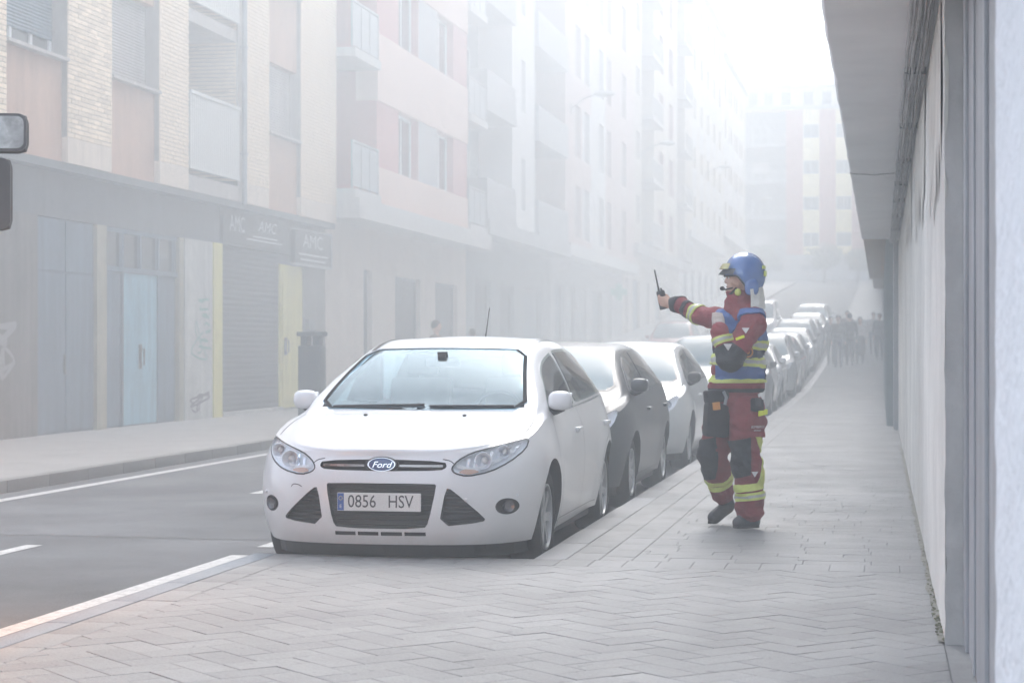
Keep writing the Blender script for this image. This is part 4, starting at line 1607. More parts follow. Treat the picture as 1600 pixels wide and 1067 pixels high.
class Shell:
    """the car's outer skin for laying parts on it"""

    def __init__(s, bm):
        s.bvh = BVHTree.FromBMesh(bm)

    def hit(s, a, b, view):
        if view == 'front':
            o, d = Vector((a, -3, b)), Vector((0, 1, 0))
        elif view == 'right':
            o, d = Vector((3, a, b)), Vector((-1, 0, 0))
        elif view == 'left':
            o, d = Vector((-3, a, b)), Vector((1, 0, 0))
        elif view == 'rear':
            o, d = Vector((a, 9, b)), Vector((0, -1, 0))
        else:
            o, d = Vector((a, b, 4)), Vector((0, 0, -1))
        h = s.bvh.ray_cast(o, d)
        if h[0] is None:
            h = s.bvh.find_nearest(o + d * 3)
        return h[0], h[1]

    def patch(s, poly, view, off=0.003, grid=0.06, skirt=0.012, rnd=1, bm_out=False):
        poly = smooth_poly(poly, rnd) if rnd else poly
        poly = dens(poly, 0.035)
        bm = bmesh.new()
        vs = [bm.verts.new((p[0], p[1], 0)) for p in poly]
        bm.faces.new(vs)
        xs, ys = [p[0] for p in poly], [p[1] for p in poly]
        for ax, lo, hi in ((0, min(xs), max(xs)), (1, min(ys), max(ys))):
            n = int((hi - lo) / grid)
            for k in range(1, n + 1):
                c = Vector((0, 0, 0))
                c[ax] = lo + (hi - lo) * k / (n + 1)
                nn = Vector((0, 0, 0))
                nn[ax] = 1
                bmesh.ops.bisect_plane(bm, geom=bm.verts[:] + bm.edges[:] + bm.faces[:], plane_co=c, plane_no=nn)
        nv = {}
        for v in bm.verts:
            h, n = s.hit(v.co.x, v.co.y, view)
            nv[v] = n
            v.co = h + n * off
        if skirt:
            be = [e for e in bm.edges if e.is_boundary]
            r = bmesh.ops.extrude_edge_only(bm, edges=be)
            for v in r['geom']:
                if isinstance(v, bmesh.types.BMVert):
                    h = s.bvh.find_nearest(v.co)
                    v.co = v.co - h[1] * skirt
        bmesh.ops.recalc_face_normals(bm, faces=bm.faces[:])
        # make the outside face outwards
        ref = {'front': Vector((0, -1, 0)), 'right': Vector((1, 0, 0)), 'left': Vector((-1, 0, 0)), 'rear': Vector((0, 1, 0)), 'top': Vector((0, 0, 1))}[view]
        if sum(f.normal.dot(ref) * f.calc_area() for f in bm.faces) < 0:
            bmesh.ops.reverse_faces(bm, faces=bm.faces[:])
        return bm

    def add(s, b, poly, view, **k):
        return b.bm(s.patch(poly, view, **k))

    def cutter(s, poly, depth, rnd=1):
        """closed recess cutter for the front view"""
        poly = smooth_poly(poly, rnd) if rnd else poly
        poly = dens(poly, 0.04)
        bm = bmesh.new()
        vs = [bm.verts.new((p[0], -0.6, p[1])) for p in poly]
        f = bm.faces.new(vs)
        bk = []
        for p in poly:
            h, _ = s.hit(p[0], p[1], 'front')
            bk.append(bm.verts.new((p[0], h.y + depth, p[1])))
        bm.faces.new(bk[::-1])
        n = len(poly)
        for i in range(n):
            bm.faces.new((vs[i], bk[i], bk[(i + 1) % n], vs[(i + 1) % n]))
        bmesh.ops.recalc_face_normals(bm, faces=bm.faces[:])
        return bm

    def ribbon(s, b, pts, view, w=0.004, off=0.0012, step=0.02):
        fine = []
        if len(pts) > 2 and pts[0] != pts[-1]:
            sm_ = []
            for i in range(len(pts) - 1):
                p0, p1, p2, p3 = pts[max(i - 1, 0)], pts[i], pts[i + 1], pts[min(i + 2, len(pts) - 1)]
                for k in range(5):
                    t = k / 5
                    sm_.append(tuple(0.5 * (2 * p1[c] + (p2[c] - p0[c]) * t + (2 * p0[c] - 5 * p1[c] + 4 * p2[c] - p3[c]) * t * t + (3 * p1[c] - p0[c] - 3 * p2[c] + p3[c]) * t ** 3) for c in (0, 1)))
            pts = sm_ + [pts[-1]]
        for p, q in zip(pts, pts[1:]):
            n = max(1, int(math.hypot(q[0] - p[0], q[1] - p[1]) / step))
            fine += [(lerp(p[0], q[0], k / n), lerp(p[1], q[1], k / n)) for k in range(n)]
        fine.append(pts[-1])
        hs = [s.hit(x, y, view) for x, y in fine]
        P = [h + n * off for h, n in hs]
        prev = None
        for i in range(len(P)):
            d = (P[min(i + 1, len(P) - 1)] - P[max(i - 1, 0)])
            sd_ = d.cross(hs[i][1])
            if sd_.length < 1e-6:
                continue
            sd_ = sd_.normalized() * w / 2
            cur = (P[i] - sd_, P[i] + sd_)
            if prev:
                b.quad(prev[0], cur[0], cur[1], prev[1])
            prev = cur


def mir(poly):
    return [(-x, z) for x, z in poly][::-1]


def boolean_cut(body, cutters, mats):
    """subtract the cutters (list of (bmesh, material index)) from the body mesh"""
    cb = MB()
    for bm, mi in cutters:
        cb.bm(bm, mi)
    me = bpy.data.meshes.new('cutter')
    me.from_pydata(cb.v, [], cb.f)
    for m in mats:
        me.materials.append(m)
    me.polygons.foreach_set('material_index', cb.m)
    co = bpy.data.objects.new('cutter', me)
    COL.objects.link(co)
    md = body.modifiers.new('cut', 'BOOLEAN')
    md.operation = 'DIFFERENCE'
    md.solver = 'EXACT'
    md.object = co
    md.use_self = False
    dg = bpy.context.evaluated_depsgraph_get()
    nm = bpy.data.meshes.new_from_object(body.evaluated_get(dg))
    body.modifiers.clear()
    old = body.data
    body.data = nm
    bpy.data.meshes.remove(old)
    bpy.data.objects.remove(co)
    bpy.data.meshes.remove(me)
    nm.polygons.foreach_set('use_smooth', [True] * len(nm.polygons))
    nm.set_sharp_from_angle(angle=R(32))
    nm.name = 'body'


def cyl_bm(x0, x1, y, z, r, n=40):
    bm = bmesh.new()
    a = [bm.verts.new((x0, y + r * math.cos(2 * PI * k / n), z + r * math.sin(2 * PI * k / n))) for k in range(n)]
    c = [bm.verts.new((x1, y + r * math.cos(2 * PI * k / n), z + r * math.sin(2 * PI * k / n))) for k in range(n)]
    bm.faces.new(a)
    bm.faces.new(c[::-1])
    for k in range(n):
        bm.faces.new((a[k], c[k], c[(k + 1) % n], a[(k + 1) % n]))
    bmesh.ops.recalc_face_normals(bm, faces=bm.faces[:])
    return bm


WHEELS = {}


def wheel(root, x, y, r, side, spokes=7, steer=0.0):
    k = (round(r, 3), spokes)
    if k not in WHEELS:
        Mx = Matrix.Rotation(PI / 2, 4, 'Y')          # lathe axis to +x (outer side is +x)
        t = MB()
        w = 0.105
        t.lathe([(r * .66, -w * .9), (r * .80, -w), (r * .93, -w), (r * .985, -w * .8), (r, -w * .45), (r, w * .45), (r * .985, w * .8), (r * .93, w), (r * .80, w), (r * .66, w * .88)], 36, Mx)
        for q in range(36):                         # tread blocks
            a = 2 * PI * q / 36
            t.box(-w * .5, w * .5, -0.008, 0.008, r - 0.002, r + 0.0015)
            n = 8
            for i in range(1, 9):
                vx, vy, vz = t.v[-i]
                t.v[-i] = (vx, vy * math.cos(a) - vz * math.sin(a), vy * math.sin(a) + vz * math.cos(a))
        rim = MB()
        rim.lathe([(r * .67, w * .86), (r * .665, w * .98), (r * .63, w * .98), (r * .60, w * .6), (r * .58, -w * .6)], 36, Mx)
        rim.lathe([(0.0001, w * .86), (r * .13, w * .84), (r * .18, w * .72)], 20, Mx)
        for q in range(spokes):
            a = 2 * PI * q / spokes
            o = len(rim.v)
            rim.box(w * .52, w * .78, -0.024, 0.024, r * .12, r * .63)
            for i in range(o, len(rim.v)):
                vx, vy, vz = rim.v[i]
                if vz > r * .4:
                    vx += 0.008
                    vy *= 1.35
                rim.v[i] = (vx, vy * math.cos(a) - vz * math.sin(a), vy * math.sin(a) + vz * math.cos(a))
        drum = MB()
        drum.lathe([(0.0001, w * .2), (r * .5, w * .2), (r * .6, w * .1), (r * .6, -w * .5)], 24, Mx)
        WHEELS[k] = tuple(b_.build(nm, m, None, smooth=True).data for b_, nm, m in ((t, 'tyre', M_RUBBER), (rim, 'rim', M_ALLOY), (drum, 'brake_drum', M_BLACKP)))
        for o_ in [o for o in bpy.data.objects if o.data in WHEELS[k]]:
            bpy.data.objects.remove(o_)
    ty, ri, dr = WHEELS[k]
    wo_ = link('wheel', ty, root)
    wo_.location = (x, y, r)
    wo_.rotation_euler = (random.uniform(0, 6), 0, (0 if side > 0 else PI) + steer)
    link('rim', ri, wo_)
    link('brake_drum', dr, wo_)


def ellip(b, c, r, n=14, m=10, pw=1.0, mi=None, M=None):
    vs, fs = [], []
    for i in range(m + 1):
        th = PI * i / m
        for k in range(n):
            ph = 2 * PI * k / n
            d = Vector((math.sin(th) * math.cos(ph), math.sin(th) * math.sin(ph), math.cos(th)))
            d = Vector([math.copysign(abs(q) ** pw, q) for q in d])
            p = Vector((c[0] + r[0] * d.x, c[1] + r[1] * d.y, c[2] + r[2] * d.z))
            vs.append(M @ p if M else p)
    for i in range(m):
        for k in range(n):
            fs.append((i * n + k, (i + 1) * n + k, (i + 1) * n + (k + 1) % n, i * n + (k + 1) % n))
    b.add(vs, fs, mi)


def solid(vs, fs):
    bm = bmesh.new()
    bv = [bm.verts.new(v) for v in vs]
    for f in fs:
        bm.faces.new([bv[i] for i in f])
    bmesh.ops.recalc_face_normals(bm, faces=bm.faces[:])
    return bm


def prism_bm(poly, axis, a0, a1):
    b = MB().prism(poly, axis, a0, a1)
    return solid(b.v, b.f)


def cabin(bd, S, root, mats):
    """hollow the shell and open the window apertures, then furnish it"""
    I = lambda k, v: interp(S[k][0], S[k][1], v)
    hol = [(1.32, .62), (3.55, .62), (3.75, 1.08), (3.55, 1.32), (2.9, 1.425), (2.35, 1.42), (1.98, 1.33), (1.30, 1.0)]
    boolean_cut(bd, [(prism_bm(hol, 'x', -.575, .575), 3)], mats)
    # widen below the belt
    low_ = [(1.32, .60), (3.5, .60), (3.5, .955), (1.36, .955)]
    boolean_cut(bd, [(prism_bm(low_, 'x', -.76, .76), 3)], mats)
    w = S['shield']
    z0, z1, x0, x1 = w['z0'] + .012, w['z1'] - .008, w['x0'] - .016, w['x1'] - .016
    scr = [(-x0, z0), (0, z0 - .004), (x0, z0), (lerp(x0, x1, .5) + .006, lerp(z0, z1, .5)), (x1, z1), (0, z1 + .009), (-x1, z1), (-lerp(x0, x1, .5) - .006, lerp(z0, z1, .5))]
    vs = [(x, 0.95, z) for x, z in scr] + [(x * .92, 2.2, z) for x, z in scr]
    n = len(scr)
    boolean_cut(bd, [(solid(vs, [tuple(range(n)), tuple(range(2 * n - 1, n - 1, -1))] + [(k, n + k, n + (k + 1) % n, (k + 1) % n) for k in range(n)]), 3)], mats)
    yA = S['ax'][0] + .40
    ymid = lerp(S['ax'][0], S['ax'][1], .54)
    yE = S['ax'][1] + .02
    top = lambda y: I('zc', y) - I('drop', y) - .062
    bel = lambda y: I('zb', y) + .040
    for ya, yb, sa, sb in ((yA + .04, ymid - .045, .60, None), (ymid + .045, yE - .02, None, 3.0)):
        pl = [(lerp(ya, yb, i / 8), bel(lerp(ya, yb, i / 8))) for i in range(9)]
        for i in range(8, -1, -1):
            y = lerp(ya, yb, i / 8)
            zz = top(y)
            if sa:
                zz = min(zz, bel(y) + max(.015, y - ya) * sa)
            if sb:
                zz = min(zz, bel(y) + max(.015, yb - y) * sb)
            pl.append((y, zz))
        boolean_cut(bd, [(prism_bm(pl, 'x', -1.2, 1.2), 1)], mats)
    # dashboard, wheel, seats, mirror
    b = MB()
    b.prism([(1.10, .88), (1.75, .80), (1.80, .93), (1.62, .985), (1.25, .985)], 'x', -.70, .70)
    b.build('dashboard', M_INTERIOR, root)
    sw = MB()
    cpos = Vector((.36, 1.92, .93))
    ring = [cpos + Vector((.18 * math.cos(2 * PI * k / 20), .07 * math.sin(2 * PI * k / 20), .165 * math.sin(2 * PI * k / 20))) for k in range(21)]
    sw.tube(ring, .016, 8)
    sw.box(cpos.x - .05, cpos.x + .05, cpos.y - .02, cpos.y + .03, cpos.z - .04, cpos.z + .04, bev=.01)
    sw.tube([cpos + Vector((-.17, 0, 0)), cpos, cpos + Vector((.17, 0, 0))], .014, 6)
    sw.build('steering_wheel', M_INTERIOR, root, smooth=True)
    for sx in (-.36, .36):
        st = MB()
        st.box(sx - .24, sx + .24, 2.10, 2.58, .52, .68, bev=.04)
        so = st.build('seat', M_SEAT, root, smooth=True)
        bk = MB().box(-.235, .235, -.06, .06, 0, .58, bev=.05)
        bo = bk.build('seat_back', M_SEAT, so, smooth=True)
        bo.location = (sx, 2.55, .62)
        bo.rotation_euler = (R(-16), 0, 0)
        hr = MB().box(-.125, .125, -.045, .045, 0, .17, bev=.04)
        ho = hr.build('head_rest', M_SEAT, so, smooth=True)
        ho.location = (sx, 2.73, 1.19)
        ho.rotation_euler = (R(-10), 0, 0)
    MB().box(-.62, .62, 3.25, 3.38, .6, 1.08, bev=.05).build('rear_bench', M_SEAT, root, smooth=True)
    rm_ = MB().box(-.125, .125, 1.77, 1.80, 1.265, 1.33, bev=.02)
    rm_.box(-.03, .03, 1.74, 1.80, 1.33, 1.37)
    rm_.build('interior_mirror', M_BLACKP, root, smooth=True)
    MB().box(-.09, .02, 1.30, 1.42, .987, .992).build('paper_slip', M_PLATE, root)


M_SEAL = mat('screen_seal', (0.02, 0.02, 0.022), 0.9, spec=0.1)
M_SEAT = mat('seat_cloth', (0.06, 0.064, 0.07), 0.9, var=0.1)


def make_car(name, S, pm, label, group, hero=False, roof_dark=False, front='hatch', mirror_m=None, spokes=7):
    L = S['L']
    root = empty(name, (0, 0, 0), label, 'van' if S is VAN else 'car', group)
    bm = body_mesh(S) if hero else body_mesh(S, nlev=9, nside=30, nfr=11)
    sh = Shell(bm)
    sc_ = S['W'] / 1.82
    dz = S['zb'][1][0] - 0.735
    zbump = dz
    bd = MB().bm(bm).build('body', [pm, M_BLACKP, M_REFL, M_INTERIOR], root, recalc=False)
    cut = []
    for a in S['ax']:
        for x0, x1 in ((0.50, 1.3), (-1.3, -0.50)):
            cut.append((cyl_bm(x0, x1, a, S['wr'] + 0.005, S['wr'] + 0.052), 1))
    F = lambda pl: [(x * sc_, z + zbump) for x, z in pl]
    if front == 'hatch':
        slot = F([(-.40, .675), (-.36, .655), (0, .650), (.36, .655), (.40, .675), (.385, .710), (0, .722), (-.385, .710)])
        low = F([(-.345, .565), (-.30, .345), (-.27, .305), (.27, .305), (.30, .345), (.345, .565), (.33, .578), (-.33, .578)])
        tri = F([(.36, .318), (.62, .345), (.63, .37), (.435, .545), (.40, .55)])
        lamp = F([(.425, .668), (.445, .640), (.52, .620), (.65, .646), (.75, .70), (.82, .77), (.825, .838), (.76, .820), (.64, .790), (.53, .757), (.46, .715)])
        vent = [F([(x0, .262), (x1, .262), (x1, .285), (x0, .285)]) for x0, x1 in ((-.285, -.155), (-.14, -.01), (.005, .135), (.15, .28))]
        fog = F([(.745 + .062 * math.cos(t * PI / 8), .435 + .050 * math.sin(t * PI / 8)) for t in range(16)])
    else:
        slot = F([(-.42, .62), (.42, .62), (.44, .70), (0, .715), (-.44, .70)])
        low = F([(-.50, .30), (.50, .30), (.54, .44), (.50, .47), (-.50, .47), (-.54, .44)])
        tri = None
        lamp = F([(.46, .66), (.50, .625), (.62, .635), (.72, .68), (.775, .74), (.80, .84), (.76, .86), (.68, .80), (.56, .735), (.48, .71)])
        vent = []
        fog = F([(.66 + .05 * math.cos(t * PI / 6), .38 + .045 * math.sin(t * PI / 6)) for t in range(12)])
    cut.append((sh.cutter(slot, 0.035, 1), 1))
    cut.append((sh.cutter(low, 0.06, 1), 1))
    for pl, d, mi in ((tri, 0.05, 1), (lamp, 0.036, 2), (fog, 0.03, 1)):
        if pl:
            cut.append((sh.cutter(pl, d, 1), mi))
            cut.append((sh.cutter(mir(pl), d, 1), mi))
    for v in vent:
        cut.append((sh.cutter(v, 0.04, 0), 1))
    boolean_cut(bd, cut, [pm, M_BLACKP, M_REFL, M_INTERIOR])
    if hero:
        cabin(bd, S, root, [pm, M_BLACKP, M_REFL, M_INTERIOR])
    # dark lower valance, and an underbody box made dark as shade under the car
    b = MB()
    pts = []
    for i in range(-12, 13):
        x = i / 12 * S['front'][0][-1] * 0.90
        y = interp(S['front'][0], S['front'][1], abs(x) / 0.90 * 0.985) + 0.075
        pts.append((x, y))
    for (xa, ya), (xb_, yb_) in zip(pts, pts[1:]):
        b.quad((xa, ya, .215 + zbump * .3), (xb_, yb_, .215 + zbump * .3), (xb_, yb_ + .05, .125), (xa, ya + .05, .125))
    b.box(-.70 * sc_, .70 * sc_, 0.5, L - 0.35, 0.14, 0.30)
    for sg in (-1, 1):
        xs = sg * S['W'] / 2 * .90
        b.box(min(xs, xs - sg * .1), max(xs, xs - sg * .1), S['ax'][0] + S['wr'] + .06, S['ax'][1] - S['wr'] - .06, 0.15, 0.25, bev=0.015)
    b.build('valance', M_BLACKP, root)
    # glass
    w = S['shield']
    z0, z1, x0, x1 = w['z0'], w['z1'], w['x0'], w['x1']
    zm = lerp(z0, z1, .5)
    xm_ = lerp(x0, x1, .5) + .006
    sp = [(-x0, z0), (-x0 * .5, z0 - .004), (0, z0 - .006), (x0 * .5, z0 - .004), (x0, z0), (xm_, zm), (x1, z1), (x1 * .5, z1 + .008), (0, z1 + .011), (-x1 * .5, z1 + .008), (-x1, z1), (-xm_, zm)]
    seal = [(x * 1.035, zm + (z - zm) * 1.035) for x, z in sp]
    if hero:
        b = MB()
        rg_ = [(x * .978, zm + (z - zm) * .970) for x, z in smooth_poly(sp, 1)]
        sh.ribbon(b, rg_ + [rg_[0]], 'front', w=.028, off=.0058)
        b.build('windscreen_seal', M_SEAL, root)
    else:
        sh.add(MB(), seal, 'front', off=0.0022, grid=0.05).build('windscreen_seal', M_GLOSSB, root, smooth=True, recalc=False)
    wsc = sh.add(MB(), sp, 'front', off=0.0045, grid=0.05).build('windscreen', M_SCREEN if hero else M_CARGLASS, root, smooth=True, recalc=False)
    yc0 = S['zc'][0][5] if S is not VAN else .85
    # side glass follows the roof line
    I = lambda k, v: interp(S[k][0], S[k][1], v)
    yA = S['ax'][0] + .40
    ymid = lerp(S['ax'][0], S['ax'][1], .54)
    yE = S['ax'][1] + .02
    top = lambda y: I('zc', y) - I('drop', y) - .045
    bel = lambda y: I('zb', y) + .028

    def glass(ya, yb, slant_a=None, slant_b=None):
        pl = []
        n = 8
        for i in range(n + 1):
            y = lerp(ya, yb, i / n)
            pl.append((y, bel(y)))
        for i in range(n, -1, -1):
            y = lerp(ya, yb, i / n)
            zt_ = top(y)
            if slant_a:
                zt_ = min(zt_, bel(y) + max(0.012, (y - ya)) * slant_a)
            if slant_b:
                zt_ = min(zt_, bel(y) + max(0.012, (yb - y)) * slant_b)
            pl.append((y, zt_))
        return pl
    for view in ('right', 'left'):
        g1 = glass(yA, ymid - .03, slant_a=0.62 if S is not VAN else 1.0)
        g2 = glass(ymid + .03, yE, slant_b=3.0)
        g3 = glass(yE + .04, min(yE + .62, L - .45), slant_b=.75)
        sur = glass(yA - .04, min(yE + .68, L - .42), slant_a=0.60 if S is not VAN else 1.0, slant_b=.75)
        sur = [(y, z + (-.018 if i < 9 else .018)) for i, (y, z) in enumerate(sur)]
        if not hero:
            sh.add(MB(), sur, view, off=0.002, grid=0.07).build('window_surround', M_GLOSSB, root, smooth=True, recalc=False)
        for g in ((g1, g2, g3) if S is not VAN else (g1,)):
            sh.add(MB(), g, view, off=0.0045, grid=0.07).build('side_window', M_TINT if hero else M_SIDEGLASS, root, smooth=True, recalc=False)
        if hero:
            b = MB()
            sh.ribbon(b, [(y, bel(y) - .020) for y in [lerp(yA + .15, yE + .55, q / 14) for q in range(15)]], view, w=.012, off=.004)
            b.build('belt_trim', M_CHROME, root)
        sl = MB()
        ya = yA - .10
        sh.ribbon(sl, [(yA - .02, bel(yA) - .03), (ya, .80), (ya - .02, .55), (ya + .02, .26)], view)
        sh.ribbon(sl, [(ymid, bel(ymid) - .02), (ymid + .02, .6), (ymid, .26)], view)
        rr_ = S['wr'] + .10
        sh.ribbon(sl, [(yE + .10, bel(yE) - .02), (yE + .07, .8)] + [(S['ax'][1] + rr_ * math.cos(t), S['wr'] + rr_ * math.sin(t)) for t in [R(100 + 12 * q) for q in range(7)]], view)
        sh.ribbon(sl, [(ya + .02, .262), (S['ax'][1] - rr_ - .02, .262)], view)
        sl.build('door_gap', M_GAP, root)
        hd = MB()
        for yy in (ymid - .13, yE - .02):
            zz = .83 + dz * .8
            h, n = sh.hit(yy - .1, zz, view)
            sg = 1 if view == 'right' else -1
            hd.box(min(h.x, h.x + sg * .035), max(h.x, h.x + sg * .035), yy - .19, yy, zz - .018, zz + .018, bev=0.012)
        hd.build('door_handle', pm, root, smooth=True) if False else None
        sg = 1 if view == 'right' else -1
        for yy in (ymid - .13, yE - .02):
            zz = .83 + dz * .8
            h, n = sh.hit(yy - .1, zz, view)
            MB().box(min(h.x - sg * .01, h.x + sg * .032), max(h.x - sg * .01, h.x + sg * .032), yy - .19, yy, zz - .017, zz + .017, bev=0.012).build('door_handle', pm, root, smooth=True)
        # mirror
        ym = yA + .06
        zm_ = bel(ym) + .055
        h, n = sh.hit(ym + .05, bel(ym) - .01, view)
        if hero and sg < 0:
            h = h + Vector((.045, 0, 0))
        mb = MB()
        ellip(mb, (h.x + sg * .06, ym - .04, zm_ + .015), (.080, .07, .064), 16, 10, pw=.72)
        mo = mb.build('wing_mirror', mirror_m or pm, root, smooth=True)
        MB().box(h.x + sg * .06 - .07, h.x + sg * .06 + .07, ym + .026, ym + .036, zm_ - .035, zm_ + .065, bev=.004).build('mirror_glass', M_CHROME, mo)
        sb = MB()
        sb.tube([(h.x - sg * .03, ym + .01, zm_ - .06), (h.x + sg * .03, ym, zm_ - .05), (h.x + sg * .07, ym - .02, zm_ - .03)], [.04, .028, .03], 10)
        sb.build('stalk', M_BLACKP, mo, smooth=True)
        for a, st in ((S['ax'][0], 0.0), (S['ax'][1], 0.0)):
            wheel(root, sg * S['track'], a, S['wr'], sg, spokes, st)
    # lamps
    for sg in (1, -1):
        pl = lamp if sg > 0 else mir(lamp)
        lo = sh.add(MB(), pl, 'front', off=0.001, grid=0.05, skirt=0).build('headlight', M_LENS, root, smooth=True, recalc=False)
        cx = [(.61, .715, .050), (.715, .762, .040)] if front == 'hatch' else [(.60, .70, .05), (.70, .76, .042)]
        for (x, z, r) in cx:
            x, z = x * sc_ * sg, z + zbump
            h, n = sh.hit(x, z, 'front')
            Mx = Matrix.Translation((x, h.y + .036, z)) @ Matrix.Rotation(PI / 2, 4, 'X')
            b = MB().lathe([(r * .25, -.0), (r * .6, .012), (r, .045), (r * 1.05, .05), (r * 1.0, .052)], 20, Mx)
            b.build('reflector_bowl', M_REFLC, lo, smooth=True)
            b = MB()
            ellip(b, (x, h.y + .02, z), (r * .42, r * .5, r * .42), 12, 8)
            b.build('bulb', M_PLATE, lo, smooth=True)
        if hero:
            ap = F([(.465, .645), (.53, .633), (.60, .648), (.56, .665), (.50, .668)])
            ap = ap if sg > 0 else mir(ap)
            sh.add(MB(), ap, 'front', off=-0.010, grid=0.05, skirt=0).build('indicator', M_AMBER, lo, smooth=True, recalc=False)
            br = MB()
            br.v = []
            for (x, z) in ((.475, .70), (.66, .69)):
                pass
            rb_ = MB()
            path = [(.46 * sg, .688 + zbump), (.56 * sg, .672 + zbump), (.66 * sg, .70 + zbump), (.77 * sg, .78 + zbump)]
            sh.ribbon(rb_, path, 'front', w=.022, off=-.02)
            rb_.build('pale_lamp_strip', M_PLATE, lo)  # pale strip added inside the lamp to brighten its interior
            for q in range(7):          # vertical facets of the reflector
                xx = (.52 + .043 * q) * sg
                zc_ = .690 + .018 * q + (.01 if q < 2 else 0)
                fa = MB()
                sh.ribbon(fa, [(xx, zc_ - .035), (xx + .006 * sg, zc_ + .035)], 'front', w=.016, off=-.024)
                fa.build('reflector_facet', M_CHROME if q % 2 else M_REFLC, lo)
            rim_ = MB()
            for i in range(len(pl)):
                pass
            sp_ = smooth_poly(pl, 1)
            sh.ribbon(rim_, sp_ + [sp_[0]], 'front', w=.009, off=.0018)
            rim_.build('lamp_seal', M_BLACKP, lo)
        fx, fz = (.745, .435) if front == 'hatch' else (.66, .38)
        fx, fz = fx * sc_ * sg, fz + zbump
        h, n = sh.hit(fx, fz, 'front')
        Mx = Matrix.Translation((fx, h.y + .028, fz)) @ Matrix.Rotation(R(-28) * -sg, 4, 'Z') @ Matrix.Rotation(PI / 2, 4, 'X')
        b = MB().lathe([(.001, .004), (.02, .006), (.032, .018), (.036, .022), (.036, .0)], 20, Mx)
        b.build('fog_lamp', M_FOG, root, smooth=True)
    # grille bars
    h0, _ = sh.hit(0, .45 + zbump, 'front')
    n = 9
    for k in range(n):
        z = lerp(.32, .565, k / (n - 1)) + zbump if front == 'hatch' else lerp(.31, .46, k / (n - 1)) + zbump
        gb = MB()
        hw = (lerp(.285, .335, k / (n - 1)) if front == 'hatch' else lerp(.49, .50, k / (n - 1))) * sc_
        for q in range(-8, 8):
            xa, xb_ = q / 8 * hw, (q + 1) / 8 * hw
            ya, yb_ = sh.hit(xa, z, 'front')[0].y, sh.hit(xb_, z, 'front')[0].y
            gb.add([(xa, ya + .018, z - .004), (xb_, yb_ + .018, z - .004), (xb_, yb_ + .018, z + .004), (xa, ya + .018, z + .004), (xa, ya + .055, z + .006), (xb_, yb_ + .055, z + .006)],
                   [(0, 1, 2, 3), (3, 2, 5, 4)])
        gb.build('grille_bar', M_BLACKP, root)
    if front == 'hatch':
        for sg in (1, -1):
            mg = MB()
            for k in range(8):
                z = .325 + k * .028 + zbump
                xa, xb_ = .40, max(.42, .63 - max(0, (z - zbump - .36)) * 1.1)
                xa = .37 + (z - zbump - .318) * .14
                ya, yb_ = sh.hit(sg * xa * sc_, z, 'front')[0].y, sh.hit(sg * xb_ * sc_, z, 'front')[0].y
                mg.quad((sg * xa * sc_, ya + .02, z - .005), (sg * xb_ * sc_, yb_ + .02, z - .005), (sg * xb_ * sc_, yb_ + .02, z + .005), (sg * xa * sc_, ya + .02, z + .005))
            mg.build('intake_mesh', M_GLOSSB, root)
        for sg in (1, -1):
            cb = MB()
            for q in range(6):
                xa, xb_ = lerp(.11, .375, q / 6) * sg, lerp(.11, .375, (q + 1) / 6) * sg
                ya, yb_ = sh.hit(xa, .68, 'front')[0].y - .0005, sh.hit(xb_, .68, 'front')[0].y - .0005
                cb.add([(xa, ya, .676 + zbump), (xb_, yb_, .676 + zbump), (xb_, yb_, .690 + zbump), (xa, ya, .690 + zbump), (xa, ya + .03, .692 + zbump), (xb_, yb_ + .03, .692 + zbump)],
                       [(0, 1, 2, 3), (3, 2, 5, 4)])
            cb.build('chrome_bar', M_CHROME, root)
    # plate
    zp = .467 + zbump if front == 'hatch' else .545 + zbump
    yp = sh.hit(0, zp, 'front')[0].y
    pt = MB().box(-.26, .26, yp - .022, yp - .008, zp - .055, zp + .055, bev=.004).build('number_plate', M_PLATE, root)
    MB().box(-.257, -.218, yp - .0235, yp - .0221, zp - .052, zp + .052).build('country_band', M_PLATEB, pt)
    if hero:
        MB().box(-.12, .12, yp - .009, yp + .03, zp - .03, zp + .03).build('plate_bracket', M_BLACKP, pt)
        text_mesh('0856', .108, 'lettering', M_PLATET, pt, (-.105, yp - .0225, zp), (R(90), 0, 0), .0008, sx=.83)
        text_mesh('HSV', .108, 'lettering', M_PLATET, pt, (.135, yp - .0225, zp), (R(90), 0, 0), .0008, sx=.83)
        st = MB()
        for q in range(8):
            a = 2 * PI * q / 8
            st.box(-.2375 + .011 * math.cos(a) - .0022, -.2375 + .011 * math.cos(a) + .0022, yp - .0242, yp - .0236, zp + .022 + .011 * math.sin(a) - .0022, zp + .022 + .011 * math.sin(a) + .0022)
        st.build('star_ring', M_YELLOWB, pt)
        text_mesh('E', .03, 'lettering', M_PLATE, pt, (-.2375, yp - .0240, zp - .028), (R(90), 0, 0), .0006)
        # oval badge
        yb_ = sh.hit(0, .69, 'front')[0].y
        zb_ = .690
        Mx = Matrix.Translation((0, yb_ - .004, zb_)) @ Matrix.Rotation(R(82), 4, 'X') @ Matrix.Diagonal((.88, .42, 1, 1))
        bo = MB().lathe([(.0001, .004), (.105, .004), (.118, -.004), (.118, -.03)], 40, Mx).build('badge', M_BLACKP, root, smooth=True)
        MB().lathe([(.088, .0045), (.092, .009), (.098, .009), (.101, .0045)], 40, Mx).build('badge_rim', M_CHROME, bo, smooth=True)
        MB().lathe([(.0001, .009), (.06, .0085), (.0885, .006)], 40, Mx).build('badge_face', M_BADGE, bo, smooth=True)
        text_mesh('Ford', .054, 'lettering', M_CHROME, bo, (0, yb_ - .0165, zb_ - .002), (R(82), 0, 0), .0012, sx=1.15, shear=.35)
        # bonnet shut lines, nozzles, wipers, aerial
        sl = MB()
